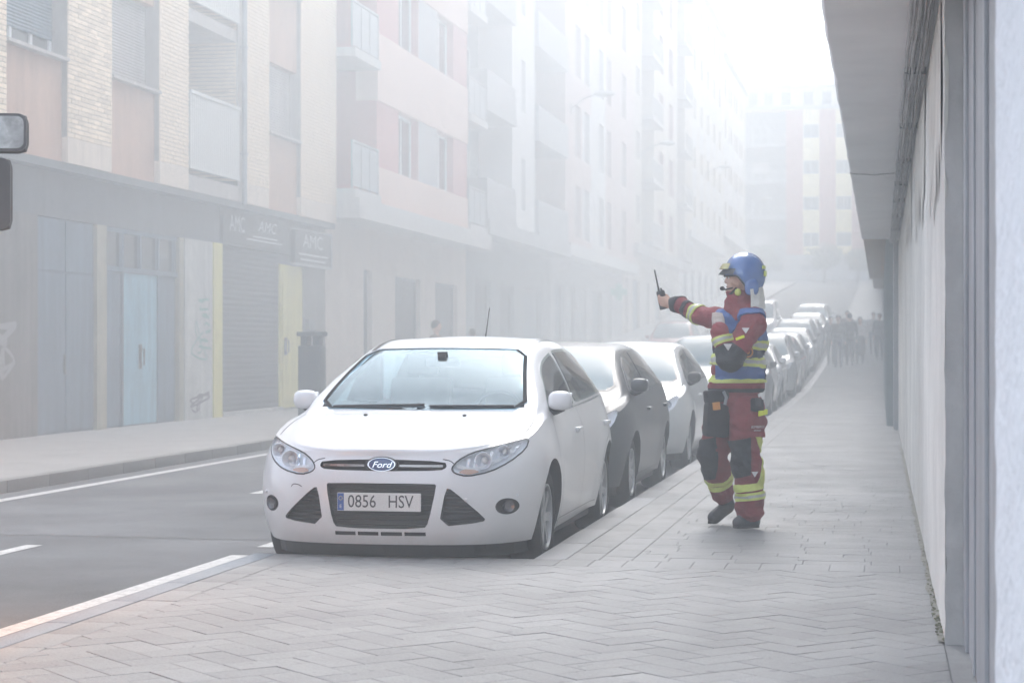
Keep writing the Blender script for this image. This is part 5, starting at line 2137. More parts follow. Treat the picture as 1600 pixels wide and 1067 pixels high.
        for sg in (1, -1):
            sh.ribbon(sl, [(sg * .782, .52), (sg * .792, .68), (sg * .79, .88), (sg * .765, 1.03)], 'top', w=.006)
            sh.ribbon(sl, [(sg * .445, .690), (sg * .415, .712), (sg * .37, .722)], 'front', w=.006)
        sl.build('bonnet_gap', M_GAP, root)
        for sg in (1, -1):
            h, n = sh.hit(sg * .33, .93, 'top')
            b = MB()
            ellip(b, (h.x, h.y, h.z + .004), (.014, .02, .009), 10, 6)
            b.build('washer_nozzle', M_BLACKP, root, smooth=True)
        cr = MB()
        for (xa, xb_, za, zb__) in ((-.60, .02, 1.0, 1.012), (.06, .62, 1.003, 1.006)):
            pts = []
            for q in range(9):
                x = lerp(xa, xb_, q / 8)
                h, n = sh.hit(x, lerp(za, zb__, q / 8), 'front')
                pts.append(h + n * .014)
            cr = MB().tube(pts, .008, 6)
            cr.build('wiper', M_BLACKP, root)
        # the crease that runs from the bonnet into the screen pillars
        h, n = sh.hit(0.0, 3.25, 'top')
        MB().tube([(0.0, 3.28, h.z), (0.0, 3.33, h.z + .06), (0.0, 3.45, h.z + .24)], [.008, .004, .003], 6).build('aerial', M_BLACKP, root)
        # rain sensor and mirror behind the screen
        for sg in (1, -1):       # roof seams
            b = MB()
            sh.ribbon(b, [(sg * (.548 - .0), 1.98), (sg * .553, 2.3), (sg * .55, 3.0), (sg * .53, 3.7)], 'top', w=.032, off=.003)
            b.build('roof_seam', M_GLOSSB, root)
        # scuff on the bumper
        b = MB()
        sh.ribbon(b, [(-.585, .545), (-.57, .562), (-.535, .560), (-.51, .548)], 'front', w=.005, off=.001)
        b.build('bumper_scuff', M_GAP, root)
        for (x, z) in ((.80, .50), (-.80, .50), (.52, .48)):
            h, n = sh.hit(x, z, 'front')
            b = MB()
            ellip(b, (h.x, h.y, h.z), (.012, .012, .012), 10, 6)
            b.build('parking_sensor', pm, root, smooth=True)
    # rear lamps
    for sg in (1, -1):
        zr = .88 + dz
        pl = [(sg * .66 * sc_, zr), (sg * .80 * sc_, zr), (sg * .80 * sc_, zr - .22), (sg * .66 * sc_, zr - .18)]
        pl = pl if sg > 0 else pl[::-1]
        sh.add(MB(), pl, 'rear', off=0.006, grid=0.08).build('rear_light', M_REDLENS, root, smooth=True, recalc=False)
    zr0 = S['shield']['z0'] + .06
    zr1 = S['shield']['z1'] - .02
    sh.add(MB(), [(-.52 * sc_, zr0), (.52 * sc_, zr0), (.44 * sc_, zr1), (-.44 * sc_, zr1)], 'rear', off=0.005, grid=0.08).build('rear_window', M_SIDEGLASS, root, smooth=True, recalc=False)
    return root


M_YELLOWB = mat('plate_star', (0.7, 0.55, 0.06), 0.5)
M_DGREYP = paint('dark_grey_paint', (0.045, 0.05, 0.055), 0.4, coat=0.25, metal=0.1)
M_SILVER = paint('silver_paint', (0.42, 0.44, 0.45), 0.32, metal=0.5)
M_LIGHT = paint('pale_silver_paint', (0.58, 0.60, 0.60), 0.3, metal=0.2)
M_REDC = paint('red_paint', (0.36, 0.03, 0.03), 0.3)
M_BLUEC = paint('dark_blue_paint', (0.03, 0.05, 0.10), 0.3, metal=0.2)
M_GREYC = paint('grey_paint', (0.16, 0.17, 0.18), 0.3, metal=0.4)

CG = 'cars parked along the right kerb'
XC = -2.98
hero = make_car('parked_car', HATCH, M_WHITED, 'white hatchback nearest the camera with plate 0856 HSV and black grille', CG, hero=True)
hero.location = (XC, 11.70, 0)
c2 = make_car('parked_car', CITY, M_DGREYP, 'dark grey hatchback with a dark mirror right behind the white hatchback', CG, front='plain', spokes=9)
c2.location = (-2.985, 16.55, 0)
c3 = make_car('parked_car', scaled(HATCH), M_LIGHT, 'pale silver hatchback third in the row just left of the firefighter', CG, front='plain', mirror_m=M_BLACKP)
c3.location = (-3.05, 22.1, 0)
c4 = make_car('parked_car', MPV, M_WHITE, 'tall white family car fourth in the row behind the pointing arm', CG, front='plain')
c4.location = (-3.06, 34.6, zt(35.5))


def recolour(root, old, new):
    for o in [root] + list(root.children_recursive):
        if o.type == 'MESH':
            for sl in o.material_slots:
                if sl.material == old:
                    sl.link = 'OBJECT'
                    sl.material = new


ROW = [(c3, M_LIGHT, M_GREYC, 'grey hatchback parked fifth behind the tall white family car'),
       (c2, M_DGREYP, M_WHITE, 'small white car parked sixth beside the firefighter back'),
       (c4, M_WHITE, M_SILVER, 'silver family car parked seventh up the row'),
       (c3, M_LIGHT, M_REDC, 'dull red hatchback parked eighth up the row'),
       (c2, M_DGREYP, M_SILVER, 'small silver car parked ninth up the row'),
       (c3, M_LIGHT, M_WHITE, 'white hatchback parked tenth up the hazy row'),
       (c4, M_WHITE, M_DGREYP, 'dark family car parked eleventh up the hazy row'),
       (c2, M_DGREYP, M_BLUEC, 'dark blue small car parked twelfth up the hazy row'),
       (c3, M_LIGHT, M_SILVER, 'silver hatchback parked thirteenth where the street climbs'),
       (c4, M_WHITE, M_LIGHT, 'pale family car parked fourteenth where the street climbs'),
       (c2, M_DGREYP, M_WHITE, 'white small car farthest up the parked row')]
y = 40.2
for src, om, nm, lb in ROW:
    c = copy_tree(src)
    c['label'] = lb
    recolour(c, om, nm)
    c.location = (-3.08 + random.uniform(-.06, .06), y, zt(y + 2) + 0.0)
    c.rotation_euler = (math.atan2(zt(y + 3.5) - zt(y + .9), 2.6), 0, random.uniform(-.01, .01))
    c.location.z = zt(y + .9) - .9 * math.tan(c.rotation_euler.x)
    y += src.get('len', 5.45) + random.uniform(-.1, .25)
rc = copy_tree(c4)
rc.name = 'red_car'
rc['label'] = 'red car with a pale bright windscreen by the left kerb far up the street'
del rc['group']
recolour(rc, M_WHITE, M_REDC)
rc.location = (-7.45, 71.0, zt(71.9) - .05)
rc.rotation_euler = (math.atan2(zt(74.6) - zt(71.9), 2.7), 0, 0)
vn = make_car('white_van', VAN, M_WHITE, 'white van standing far up the lane behind the firefighter helmet', None, front='plain')
vn.location = (-5.2, 84, zt(85))
vn.rotation_euler = (math.atan2(zt(87.6) - zt(84.9), 2.7), 0, 0)
# ------------------------------------------------------------------ people
M_SKIN = mat('skin', (0.50, 0.30, 0.22), 0.6, var=0.08, vscale=30)
M_JRED = mat('turnout_red', (0.215, 0.026, 0.034), 0.85, var=0.22, vscale=9, bump=0.4, bscale=60, fine=0.1)
M_TRED = mat('turnout_red_trousers', (0.19, 0.026, 0.032), 0.85, var=0.25, vscale=8, bump=0.4, bscale=60, fine=0.1)
M_VBLUE = mat('vest_blue', (0.055, 0.115, 0.30), 0.75, var=0.14, vscale=10, bump=0.3, bscale=70)
M_NAVY = mat('navy_cloth', (0.018, 0.024, 0.05), 0.85, var=0.2, vscale=10, bump=0.3, bscale=70)
M_HIVIS = mat('reflective_yellow', (0.55, 0.60, 0.15), 0.6, var=0.12, vscale=14)
M_SILVERB = mat('reflective_silver', (0.42, 0.43, 0.40), 0.4, metal=0.3, var=0.1, vscale=20)
M_BLACKC = mat('black_cloth', (0.022, 0.023, 0.027), 0.9, var=0.25, vscale=12, bump=0.4, bscale=80)
M_BOOT = mat('black_boot', (0.03, 0.03, 0.033), 0.55, var=0.25, vscale=16, bump=0.2, bscale=50)
M_SOLE = mat('boot_sole', (0.05, 0.048, 0.045), 0.9)
M_HELM = mat('helmet_blue', (0.05, 0.135, 0.36), 0.22, coat=1.0, var=0.05)
M_HELMD = mat('helmet_trim', (0.02, 0.024, 0.03), 0.5)
M_VISOR = mat('gold_visor', (0.46, 0.42, 0.22), 0.15, metal=0.5)
M_CLOTHW = mat('pale_cloth', (0.66, 0.65, 0.61), 0.9, var=0.15, vscale=12, bump=0.3, bscale=60)
M_ORANGE = mat('orange_tag', (0.55, 0.24, 0.06), 0.7)
M_PATCHY = mat('lime_patch', (0.70, 0.76, 0.03), 0.6)
M_WHITET = mat('white_print', (0.66, 0.64, 0.62), 0.7)
M_GLOVE = mat('pale_glove', (0.42, 0.36, 0.32), 0.8, var=0.15, vscale=20)
M_EYE = mat('eye_white', (0.7, 0.7, 0.68), 0.3)
M_HAIR = mat('dark_hair', (0.03, 0.022, 0.018), 0.7, bump=0.4, bscale=80)


def capsule(b, p0, p1, r0, r1, mi, n=14):
    p0, p1 = Vector(p0), Vector(p1)
    d = p1 - p0
    ax = d.normalized() if d.length > 1e-6 else Vector((0, 0, 1))
    q = ax.to_track_quat('Z', 'Y').to_matrix().to_4x4()
    prof = []
    for i in range(5):
        a = PI / 2 * i / 4
        prof.append((max(1e-4, r0 * math.sin(a)), -r0 * math.cos(a)))
    for i in range(5):
        a = PI / 2 * i / 4
        prof.append((max(1e-4, r1 * math.cos(a)), d.length + r1 * math.sin(a)))
    b.lathe(prof, n, Matrix.Translation(p0) @ q, mi)


def figure(name, root, prims, mats, voxel, smooth=3, fold=0.010, fold_skip=()):
    """prims: list of ('cap', label, p0, p1, r0, r1) or ('ell', label, centre, radii); one continuous body by voxel remesh.
    Returns the body and the list of labels of its faces."""
    b = MB()
    labs = []
    for p in prims:
        if p[1] not in labs:
            labs.append(p[1])
        if p[0] == 'cap':
            capsule(b, p[2], p[3], p[4], p[5], 0)
        else:
            ellip(b, p[2], p[3], 20, 14, mi=0, pw=p[4] if len(p) > 4 else 1.0)
    me = bpy.data.meshes.new('raw')
    me.from_pydata(b.v, [], b.f)
    bm = bmesh.new()
    bm.from_mesh(me)
    bmesh.ops.remove_doubles(bm, verts=bm.verts[:], dist=0.00005)
    bmesh.ops.recalc_face_normals(bm, faces=bm.faces[:])
    bm.to_mesh(me)
    bm.free()
    o = bpy.data.objects.new('raw', me)
    COL.objects.link(o)
    md = o.modifiers.new('r', 'REMESH')
    md.mode = 'VOXEL'
    md.voxel_size = voxel
    sm = o.modifiers.new('s', 'SMOOTH')
    sm.factor = 0.5
    sm.iterations = smooth
    dg = bpy.context.evaluated_depsgraph_get()
    nm = bpy.data.meshes.new_from_object(o.evaluated_get(dg))
    bpy.data.objects.remove(o)
    nm.name = name

    V = np.empty(len(nm.vertices) * 3)
    nm.vertices.foreach_get('co', V)
    V = V.reshape(-1, 3)
    best = np.full(len(V), 1e9)
    lab_ = np.zeros(len(V), int)
    for p in prims:
        if p[0] == 'cap':
            a_, c_ = np.array(p[2]), np.array(p[3])
            ab = c_ - a_
            t_ = np.clip((V - a_) @ ab / max(1e-9, ab @ ab), 0, 1)
            d_ = np.linalg.norm(V - a_ - t_[:, None] * ab, axis=1) - (p[4] + (p[5] - p[4]) * t_)
        else:
            d_ = (np.linalg.norm((V - np.array(p[2])) / np.array(p[3]), axis=1) - 1) * min(p[3])
        w_ = d_ < best
        best[w_] = d_[w_]
        lab_[w_] = labs.index(p[1])
    vl = lab_.tolist()
    skip = {labs.index(s) for s in fold_skip if s in labs}
    if fold:
        N_ = np.empty(len(nm.vertices) * 3)
        nm.vertices.foreach_get('normal', N_)
        N_ = N_.reshape(-1, 3)
        kk = np.zeros(len(V))
        for i in range(len(V)):
            if vl[i] in skip:
                continue
            x, y, z = V[i]
            kk[i] = noise.noise((x * 6, y * 6, z * 13)) + 0.55 * noise.noise((x * 15 + 5, y * 15, z * 24)) + 0.4 * abs(noise.noise((x * 9, y * 9 + 7, z * 17 + x * 14)))
        nm.vertices.foreach_set('co', (V + N_ * (fold * kk)[:, None]).ravel())
        nm.update()
    fl = []
    for p in nm.polygons:
        ls = [vl[i] for i in p.vertices]
        fl.append(max(set(ls), key=ls.count))
    ml = []
    for l in labs:
        if mats[l] not in ml:
            ml.append(mats[l])
    for m in ml:
        nm.materials.append(m)
    nm.polygons.foreach_set('material_index', [ml.index(mats[labs[l]]) for l in fl])
    nm.polygons.foreach_set('use_smooth', [True] * len(nm.polygons))
    ob = link(name, nm, root)
    return ob, [labs[l] for l in fl]


def shell(body, flab, name, m, parent, pred, off, planes=()):
    """a layer of clothing cut from the body's own surface: faces that pass pred, lifted by off, with a turned-in edge"""
    bm = bmesh.new()
    bm.from_mesh(body.data)
    lay = bm.faces.layers.int.new('lab')
    names = sorted(set(flab))
    bm.faces.ensure_lookup_table()
    kill = []
    for f in bm.faces:
        f[lay] = names.index(flab[f.index])
    labs = pred[0]
    kill = [f for f in bm.faces if names[f[lay]] not in labs]
    bmesh.ops.delete(bm, geom=kill, context='FACES')
    for co, no in planes:
        bmesh.ops.bisect_plane(bm, geom=bm.verts[:] + bm.edges[:] + bm.faces[:], plane_co=Vector(co), plane_no=Vector(no), clear_inner=True)
    if pred[1]:
        kill = [f for f in bm.faces if not pred[1](f.calc_center_median(), f.normal)]
        bmesh.ops.delete(bm, geom=kill, context='FACES')
    if not bm.faces:
        bm.free()
        return None
    loose = [v for v in bm.verts if not v.link_faces]
    bmesh.ops.delete(bm, geom=loose, context='VERTS')
    bm.normal_update()
    nv = {v: v.normal.copy() for v in bm.verts}
    for v in bm.verts:
        v.co += nv[v] * off
    be = [e for e in bm.edges if e.is_boundary]
    r = bmesh.ops.extrude_edge_only(bm, edges=be)
    for g in r['geom']:
        if isinstance(g, bmesh.types.BMVert):
            n = None
            for e in g.link_edges:
                ov = e.other_vert(g)
                if ov in nv:
                    n = nv[ov]
            if n:
                g.co -= n * (off + 0.003)
    me = bpy.data.meshes.new(name)
    bm.to_mesh(me)
    bm.free()
    me.materials.clear()
    me.materials.append(m)
    me.polygons.foreach_set('material_index', [0] * len(me.polygons))
    me.polygons.foreach_set('use_smooth', [True] * len(me.polygons))
    me.set_sharp_from_angle(angle=R(50))
    return link(name, me, parent)


def finger(prims, lab, base, d0, d1, d2, ls, r):
    p = Vector(base)
    for d, l, k in zip((d0, d1, d2), ls, (1.0, .93, .82)):
        q = p + Vector(d).normalized() * l
        prims.append(('cap', lab, tuple(p), tuple(q), r * k, r * k * .92))
        p = q


FFX, FFY = -0.936, 14.17
FF = empty('firefighter', (FFX, FFY, 0.121), 'firefighter in red turnout gear with blue vest and blue helmet holding out a radio', 'person', None, A)
pr = []
# head, neck
pr += [('ell', 'head', (-0.040, 0, 1.765), (.098, .076, .118)), ('ell', 'head', (-0.062, 0, 1.706), (.072, .062, .062)),
       ('cap', 'head', (-.131, 0, 1.775), (-.142, 0, 1.745), .010, .014), ('cap', 'head', (-.118, 0, 1.672), (-.106, 0, 1.668), .020, .024),
       ('cap', 'head', (-.128, -.018, 1.713), (-.128, .018, 1.713), .008, .008), ('cap', 'head', (-.126, -.016, 1.701), (-.126, .016, 1.701), .009, .009),
       ('cap', 'head', (-.125, -.04, 1.795), (-.125, .04, 1.795), .012, .012), ('cap', 'head', (-.10, -.050, 1.74), (-.06, -.062, 1.725), .018, .02),
       ('ell', 'head', (-.02, -.078, 1.755), (.016, .010, .030)), ('cap', 'head', (-.025, 0, 1.52), (-.035, 0, 1.69), .062, .058)]
# collar and jacket
pr += [('cap', 'collar', (-.015, .01, 1.490), (-.040, .005, 1.605), .158, .104), ('cap', 'torso', (.015, -.05, 1.52), (.03, -.155, 1.465), .085, .085), ('cap', 'torso', (-.05, .06, 1.52), (-.125, .15, 1.485), .08, .08), ('cap', 'collar', (-.075, .01, 1.575), (-.088, .005, 1.648), .075, .056),
       ('ell', 'torso', (-.045, .03, 1.34), (.188, .19, .25)), ('ell', 'torso', (-.055, .03, 1.13), (.188, .18, .19)), ('ell', 'torso', (-.068, .03, 1.02), (.205, .195, .085)),
       ('cap', 'torso', (.02, -.12, 1.465), (-.12, .14, 1.475), .085, .085)]
# near arm folded over the chest, far arm stretched out
pr += [('cap', 'arm_near', (.030, -.165, 1.445), (-.148, -.275, 1.185), .092, .075), ('cap', 'arm_near', (-.150, -.275, 1.185), (-.216, -.225, 1.40), .074, .060),
       ('cap', 'arm_far', (-.135, .17, 1.480), (-.312, .37, 1.520), .085, .070), ('cap', 'arm_far', (-.312, .37, 1.520), (-.450, .535, 1.605), .069, .054)]
# trousers
pr += [('ell', 'trousers', (-.078, .02, .87), (.185, .175, .16)), ('cap', 'trousers', (-.015, -.08, .82), (-.005, -.11, .50), .128, .103), ('cap', 'trousers', (-.005, -.11, .50), (.022, -.085, .145), .102, .100),
       ('cap', 'trousers', (-.150, .11, .82), (-.222, .07, .53), .126, .104), ('cap', 'trousers', (-.228, .07, .53), (-.140, .255, .245), .102, .090)]
# boots as part of the body; soles are added
pr += [('cap', 'boots', (.030, -.08, .16), (.040, -.075, .065), .062, .056), ('cap', 'boots', (.045, -.075, .055), (-.065, -.115, .050), .050, .046), ('cap', 'boots', (.02, -.085, .085), (-.04, -.105, .07), .05, .045),
       ('cap', 'boots', (-.130, .270, .24), (-.098, .30, .150), .058, .052), ('cap', 'boots', (-.090, .305, .140), (-.200, .245, .056), .050, .050)]
# far hand: closed round the radio
ra = Vector((-.205, .02, 1.0)).normalized()          # radio axis
rc_ = Vector((-.548, .610, 1.635))                   # radio middle at the grip
fd = Vector((-.55, .62, .35)).normalized()
sd2 = fd.cross(ra).normalized()                      # towards the far side
if sd2.y < 0:
    sd2 = -sd2
near = -sd2
palm = rc_ - fd * .045
pr += [('cap', 'hand_far', tuple(palm - fd * .055), tuple(palm - fd * .012 + ra * .012), .030, .030), ('cap', 'hand_far', tuple(palm + ra * .028 - fd * .01), tuple(palm - ra * .026 - fd * .01), .022, .022),
       ('cap', 'hand_far', tuple(palm + ra * .028 + near * .014), tuple(palm - ra * .026 + near * .014), .015, .015)]
for k, l in enumerate((.030, .033, .031, .026)):
    bs = palm + near * .030 + ra * (.033 - .0215 * k) + fd * .004
    finger(pr, 'hand_far', bs, fd * .9 + near * .35, fd * .55 + near * -.9, near * -1 + fd * -.15, (l, l * .85, l * .7), .0098 - .0006 * (k == 3))
tb = palm + sd2 * .026 + ra * .030
finger(pr, 'hand_far', tb - ra * .02 - fd * .01, fd * .5 + ra * .6 + sd2 * .4, fd * .8 + ra * .5, fd * .9 + near * .3, (.026, .026, .020), .0115)
# near hand resting on the outstretched arm's shoulder
hw = Vector((-.212, -.215, 1.412))
hd_ = Vector((-.02, .40, .72)).normalized()
hs = Vector((-1, 0, 0))
hs = (hs - hd_ * hs.dot(hd_)).normalized()
hn = hd_.cross(hs).normalized()
pr += [('cap', 'hand_near', tuple(hw), tuple(hw + hd_ * .035), .036, .034)]
for k in range(4):
    q = hw + hd_ * .035 + hs * (.033 - .021 * k)
    pr.append(('cap', 'hand_near', tuple(q - hd_ * .01), tuple(q + hd_ * .055), .0165, .014))
    l = (.030, .034, .032, .026)[k]
    finger(pr, 'hand_near', q + hd_ * .055, hd_ * 1 + Vector((0, .35, .0)), hd_ * .6 + Vector((0, .8, -.15)), Vector((0, .9, -.5)), (l, l * .75, l * .6), .0098)
finger(pr, 'hand_near', hw + hs * .026 + hd_ * .02, hs * .35 + hd_ * .9, hs * .1 + hd_ * .95 + Vector((0, .3, 0)), hd_ + Vector((0, .6, 0)), (.030, .026, .020), .0115)

fmats = dict(head=M_SKIN, collar=M_JRED, torso=M_JRED, arm_near=M_JRED, arm_far=M_JRED, trousers=M_TRED, boots=M_BOOT, hand_far=M_SKIN, hand_near=M_GLOVE)
BODY, FL = figure('body', FF, pr, fmats, 0.0075, smooth=4, fold=0.019, fold_skip=('head', 'boots', 'hand_far', 'hand_near'))
S_ = lambda name, m, labs, fn, off, planes=(): shell(BODY, FL, name, m, FF, (labs, fn), off, planes)
ARMN0, ARMN1 = Vector((-.150, -.275, 1.185)), Vector((-.216, -.225, 1.40))
# vest
T_ = ('torso',)
S_('vest', M_VBLUE, T_, lambda c, n: c.x > -.215 - (.02 if c.z > 1.2 else 0), .016, [((0, 0, 1.035), (0, 0, 1)), ((0, 0, 1.155), (0, 0, -1))])
S_('vest_upper', M_NAVY, T_, lambda c, n: True, .014, [((0, 0, 1.156), (0, 0, 1)), ((0, 0, 1.33), (0, 0, -1)), ((-.215, 0, 0), (1, 0, -.0))])
S_('vest_shoulder', M_VBLUE, T_, lambda c, n: c.x > -.21, .013, [((0, 0, 1.331), (0, 0, 1)), ((0, 0, 1.545), (0, 0, -1))])
for z0, z1, x0 in ((1.142, 1.212, -.235), (1.268, 1.336, -.05)):
    S_('reflective_band', M_HIVIS, T_, None, .021, [((0, 0, z0), (.06, 0, 1)), ((0, 0, z1), (-.06, 0, -1)), ((x0, 0, 0), (1, 0, 0))])
    S_('band_silver', M_SILVERB, T_, None, .0235, [((0, 0, z0 + .021), (.06, 0, 1)), ((0, 0, z1 - .021), (-.06, 0, -1)), ((x0, 0, 0), (1, 0, 0))])
S_('hem_trim', M_HIVIS, T_, lambda c, n: c.x > -.235, .019, [((0, 0, 1.030), (0, 0, 1)), ((0, 0, 1.046), (0, 0, -1))])
for z0, z1 in ((1.035, 1.085), (1.20, 1.242)):
    S_('jacket_band', M_HIVIS, T_, None, .010, [((0, 0, z0), (0, 0, 1)), ((0, 0, z1), (0, 0, -1)), ((-.212, 0, 0), (-1, 0, 0))])
S_('side_flap', M_NAVY, T_, lambda c, n: c.x > .118, .022, [((0, 0, 1.04), (0, 0, 1)), ((0, 0, 1.24), (0, 0, -1))])
S_('jacket_hem', M_BLACKC, T_, None, .004, [((0, 0, .965), (0, 0, 1)), ((0, 0, .99), (0, 0, -1))])
# arm bands and elbow pad
d1 = (ARMN1 - ARMN0).normalized()
S_('arm_band', M_HIVIS, ('arm_near',), lambda c, n: c.x < -.12, .008, [(ARMN0 + d1 * .125, d1), (ARMN0 + d1 * .178, -d1)])
S_('band_silver', M_SILVERB, ('arm_near',), lambda c, n: c.x < -.12, .0105, [(ARMN0 + d1 * .142, d1), (ARMN0 + d1 * .161, -d1)])
S_('elbow_pad', M_BLACKC, ('arm_near',), None, .007, [((-.09, -.23, 1.285), (-.62, 0, -.78)), (ARMN0 + d1 * .112, -d1)])
f1 = Vector((-.138, .165, .085)).normalized()
e0 = Vector((-.312, .37, 1.520))
S_('arm_band', M_HIVIS, ('arm_far',), None, .009, [(e0 - f1 * .02, f1), (e0 + f1 * .035, -f1)])
S_('band_silver', M_SILVERB, ('arm_far',), None, .0115, [(e0 - f1 * .002, f1), (e0 + f1 * .017, -f1)])
S_('sleeve_patch', M_BLACKC, ('arm_far',), None, .006, [(e0 + f1 * .085, f1), (e0 + f1 * .125, -f1)])
S_('cuff', M_BLACKC, ('arm_far',), None, .007, [(e0 + f1 * .19, f1)])
# trouser pads and bands
LT = ('trousers',)
near_leg = lambda c: c.y < 0.0 + (.05 if c.z < .4 else 0) and c.x > -.125 + (0.0 if c.z > .45 else .03)
S_('knee_pad', M_BLACKC, LT, lambda c, n: n.y < .3, .008, [((-.05, 0, .375), (-.25, 0, 1)), ((-.05, 0, .64), (.2, 0, -1)), ((.010, 0, 0), (-1, 0, 0)), ((-.135, 0, 0), (1, 0, 0)), ((0, -.04, 0), (0, -1, 0))])
S_('knee_pad', M_BLACKC, LT, None, .008, [((0, 0, .40), (-.25, 0, 1)), ((0, 0, .70), (.25, 0, -1)), ((-.215, .02, .55), (-1, -.25, -.12)), ((0, -.03, 0), (0, 1, 0))])
for z0, z1 in ((.208, .262), (.275, .325)):
    S_('leg_band', M_HIVIS, LT, lambda c, n: c.y < .06, .008, [((0, 0, z0), (-.12, 0, 1)), ((0, 0, z1), (.12, 0, -1)), ((0, .045, 0), (0, -1, 0))])
S_('leg_band_silver', M_SILVERB, LT, lambda c, n: c.y < .06, .0105, [((0, 0, .226), (-.12, 0, 1)), ((0, 0, .244), (.12, 0, -1)), ((0, .045, 0), (0, -1, 0))])
for z0, z1 in ((.285, .325), (.34, .375)):
    S_('leg_band', M_HIVIS, LT, None, .008, [((-.15, .2, z0), (-.3, -.45, .9)), ((-.15, .2, z1), (.3, .45, -.9)), ((0, .048, 0), (0, 1, 0))])
S_('side_stripe', M_HIVIS, LT, lambda c, n: c.y < .03 and n.y < .35 and .045 < c.x - .05 * math.sin((c.z - .3) * 9) < .088 and .33 < c.z < .70, .007)
BVHB = BVHTree.FromPolygons([tuple(v.co) for v in BODY.data.vertices], [tuple(p.vertices) for p in BODY.data.polygons])


def lay(o, x, z, off, tilt=0.0):
    """rest a small flat piece (its face looks along local -y) on the near side of the clothing"""
    h = BVHB.ray_cast(Vector((x, -1, z)), Vector((0, 1, 0)))
    n = h[1]
    n = Vector((n.x, min(n.y, -.3), n.z)).normalized()
    o.location = h[0] + n * off
    yv = -n
    zv = (Vector((math.sin(tilt), 0, math.cos(tilt))) - yv * Vector((math.sin(tilt), 0, math.cos(tilt))).dot(yv)).normalized()
    xv = yv.cross(zv)
    M_ = Matrix((xv, yv, zv)).transposed()
    o.rotation_euler = M_.to_euler()


# cargo pocket with print, tool pouch, holster
S_('cargo_pocket', M_TRED, LT, lambda c, n: n.y < .25, .020, [((0, 0, .655), (0, 0, 1)), ((0, 0, .925), (0, 0, -1)), ((-.085, 0, 0), (1, 0, 0)), ((0, -.03, 0), (0, -1, 0))])
pk = MB()
pk.box(-.045, .045, -.02, .02, -.045, .045, bev=.01)
po = pk.build('tool_pouch', M_BLACKC, FF, smooth=True)
lay(po, .045, .865, .030, R(8))
MB().box(-.022, .022, -.028, -.019, -.015, .045, bev=.004).build('tool', M_DARKMETAL, po, smooth=True)
lm = MB().box(-.038, .038, -.006, .006, -.019, .019, bev=.004).build('lime_patch', M_PATCHY, FF)
lay(lm, .060, .842, .060, R(-12))
for txt, z, s_t in (('BOMBEROS', .735, .027), ('SERVICIO', .712, .016)):
    hold = bpy.data.objects.new('pocket_label', MB().box(-.055, .055, -.001, .004, -.012, .012).build('tmp', M_TRED).data)
    bpy.data.objects.remove(bpy.data.objects['tmp'])
    COL.objects.link(hold)
    hold.parent = FF
    lay(hold, .048, z, .024)
    text_mesh(txt, s_t, 'pocket_print', M_WHITET, hold, (0, -.002, 0), (R(90), 0, 0), .0006, sx=.8)
ps = MB()
ps.box(-.09, .085, -.07, .06, -.15, .09, bev=.03)
po = ps.build('holster_bag', M_BLACKC, FF, smooth=True)
po.location = (-.215, -.085, .80)
po.rotation_euler = (0, R(4), R(10))
ps = MB()
ps.box(-.085, .08, -.06, .05, 0, .09, bev=.02)
p2 = ps.build('belt_pouch', M_BLACKC, FF, smooth=True)
p2.location = (-.215, -.095, .895)
p2.rotation_euler = (0, R(-6), R(12))
MB().box(-.055, .0, -.075, -.058, -.05, .005, bev=.006).build('orange_tag', M_ORANGE, p2)
MB().tube([(.035, -.064, .075), (.05, -.070, .03), (.035, -.066, -.02)], .012, 8).build('carabiner', M_METAL, p2, smooth=True)
# badge, triangles, shoulder flash
bg_ = MB().lathe([(.0001, .006), (.040, .006), (.044, 0)], 24).build('vest_badge', M_NAVY, FF)
lay(bg_, -.01, 1.245, .030)
bg_.rotation_euler = (bg_.rotation_euler.to_matrix() @ Matrix.Rotation(R(90), 3, 'X')).to_euler()
MB().lathe([(.028, .0065), (.034, .009), (.040, .0065)], 24).build('badge_ring', M_ORANGE, bg_)
MB().lathe([(.0001, .010), (.016, .009), (.018, .0062)], 16).build('badge_core', M_ORANGE, bg_)
for (x, z, s_t) in ((-.035, 1.395, .026), (-.165, 1.285, .030), (.035, .40, .024)):
    t_ = MB().prism([(-s_t, s_t * .6), (0, -s_t), (s_t, s_t * .6)], 'y', -.004, .004).build('triangle_patch', M_WHITET, FF)
    lay(t_, x, z, .013)
sf_ = MB().box(-.032, .032, -.004, .004, -.010, .010, bev=.003).build('shoulder_flash', M_PATCHY, FF)
lay(sf_, -.075, 1.345, .006, R(-20))
# helmet
hb = MB()
nphi, nth = 48, 20
cx, cz = -.010, 1.790
for j in range(nth + 1):
    for i in range(nphi):
        ph = 2 * PI * i / nphi            # 0 looks to the face (-x)
        c_, s_ = math.cos(ph), math.sin(ph)
        low = lerp(-.005, -.145, min(1, max(0, (0.42 - c_) / .75)) ** 0.9)      # how far down the rim reaches
        th = lerp(0, math.acos(max(-1, min(1, low / .158))), j / nth)
        r = math.sin(th)
        x = -c_ * .143 * (1.06 if c_ < 0 else 1.0) * r ** .9
        yy = s_ * .116 * r ** .9
        z = .152 * math.cos(th)
        ridge = .010 * max(0, 1 - abs(yy) / .022) * (1 if z > 0 else 0)
        hb.v.append((cx + x, yy, cz + z + ridge))
for j in range(nth):
    for i in range(nphi):
        hb.f.append((j * nphi + i, j * nphi + (i + 1) % nphi, (j + 1) * nphi + (i + 1) % nphi, (j + 1) * nphi + i))
        hb.m.append(0)
HELM = hb.build('helmet', M_HELM, FF, smooth=True)
rim = [hb.v[nth * nphi + i] for i in range(nphi)] + [hb.v[nth * nphi]]
MB().tube(rim, .007, 6).build('helmet_rim', M_HELMD, HELM, smooth=True)
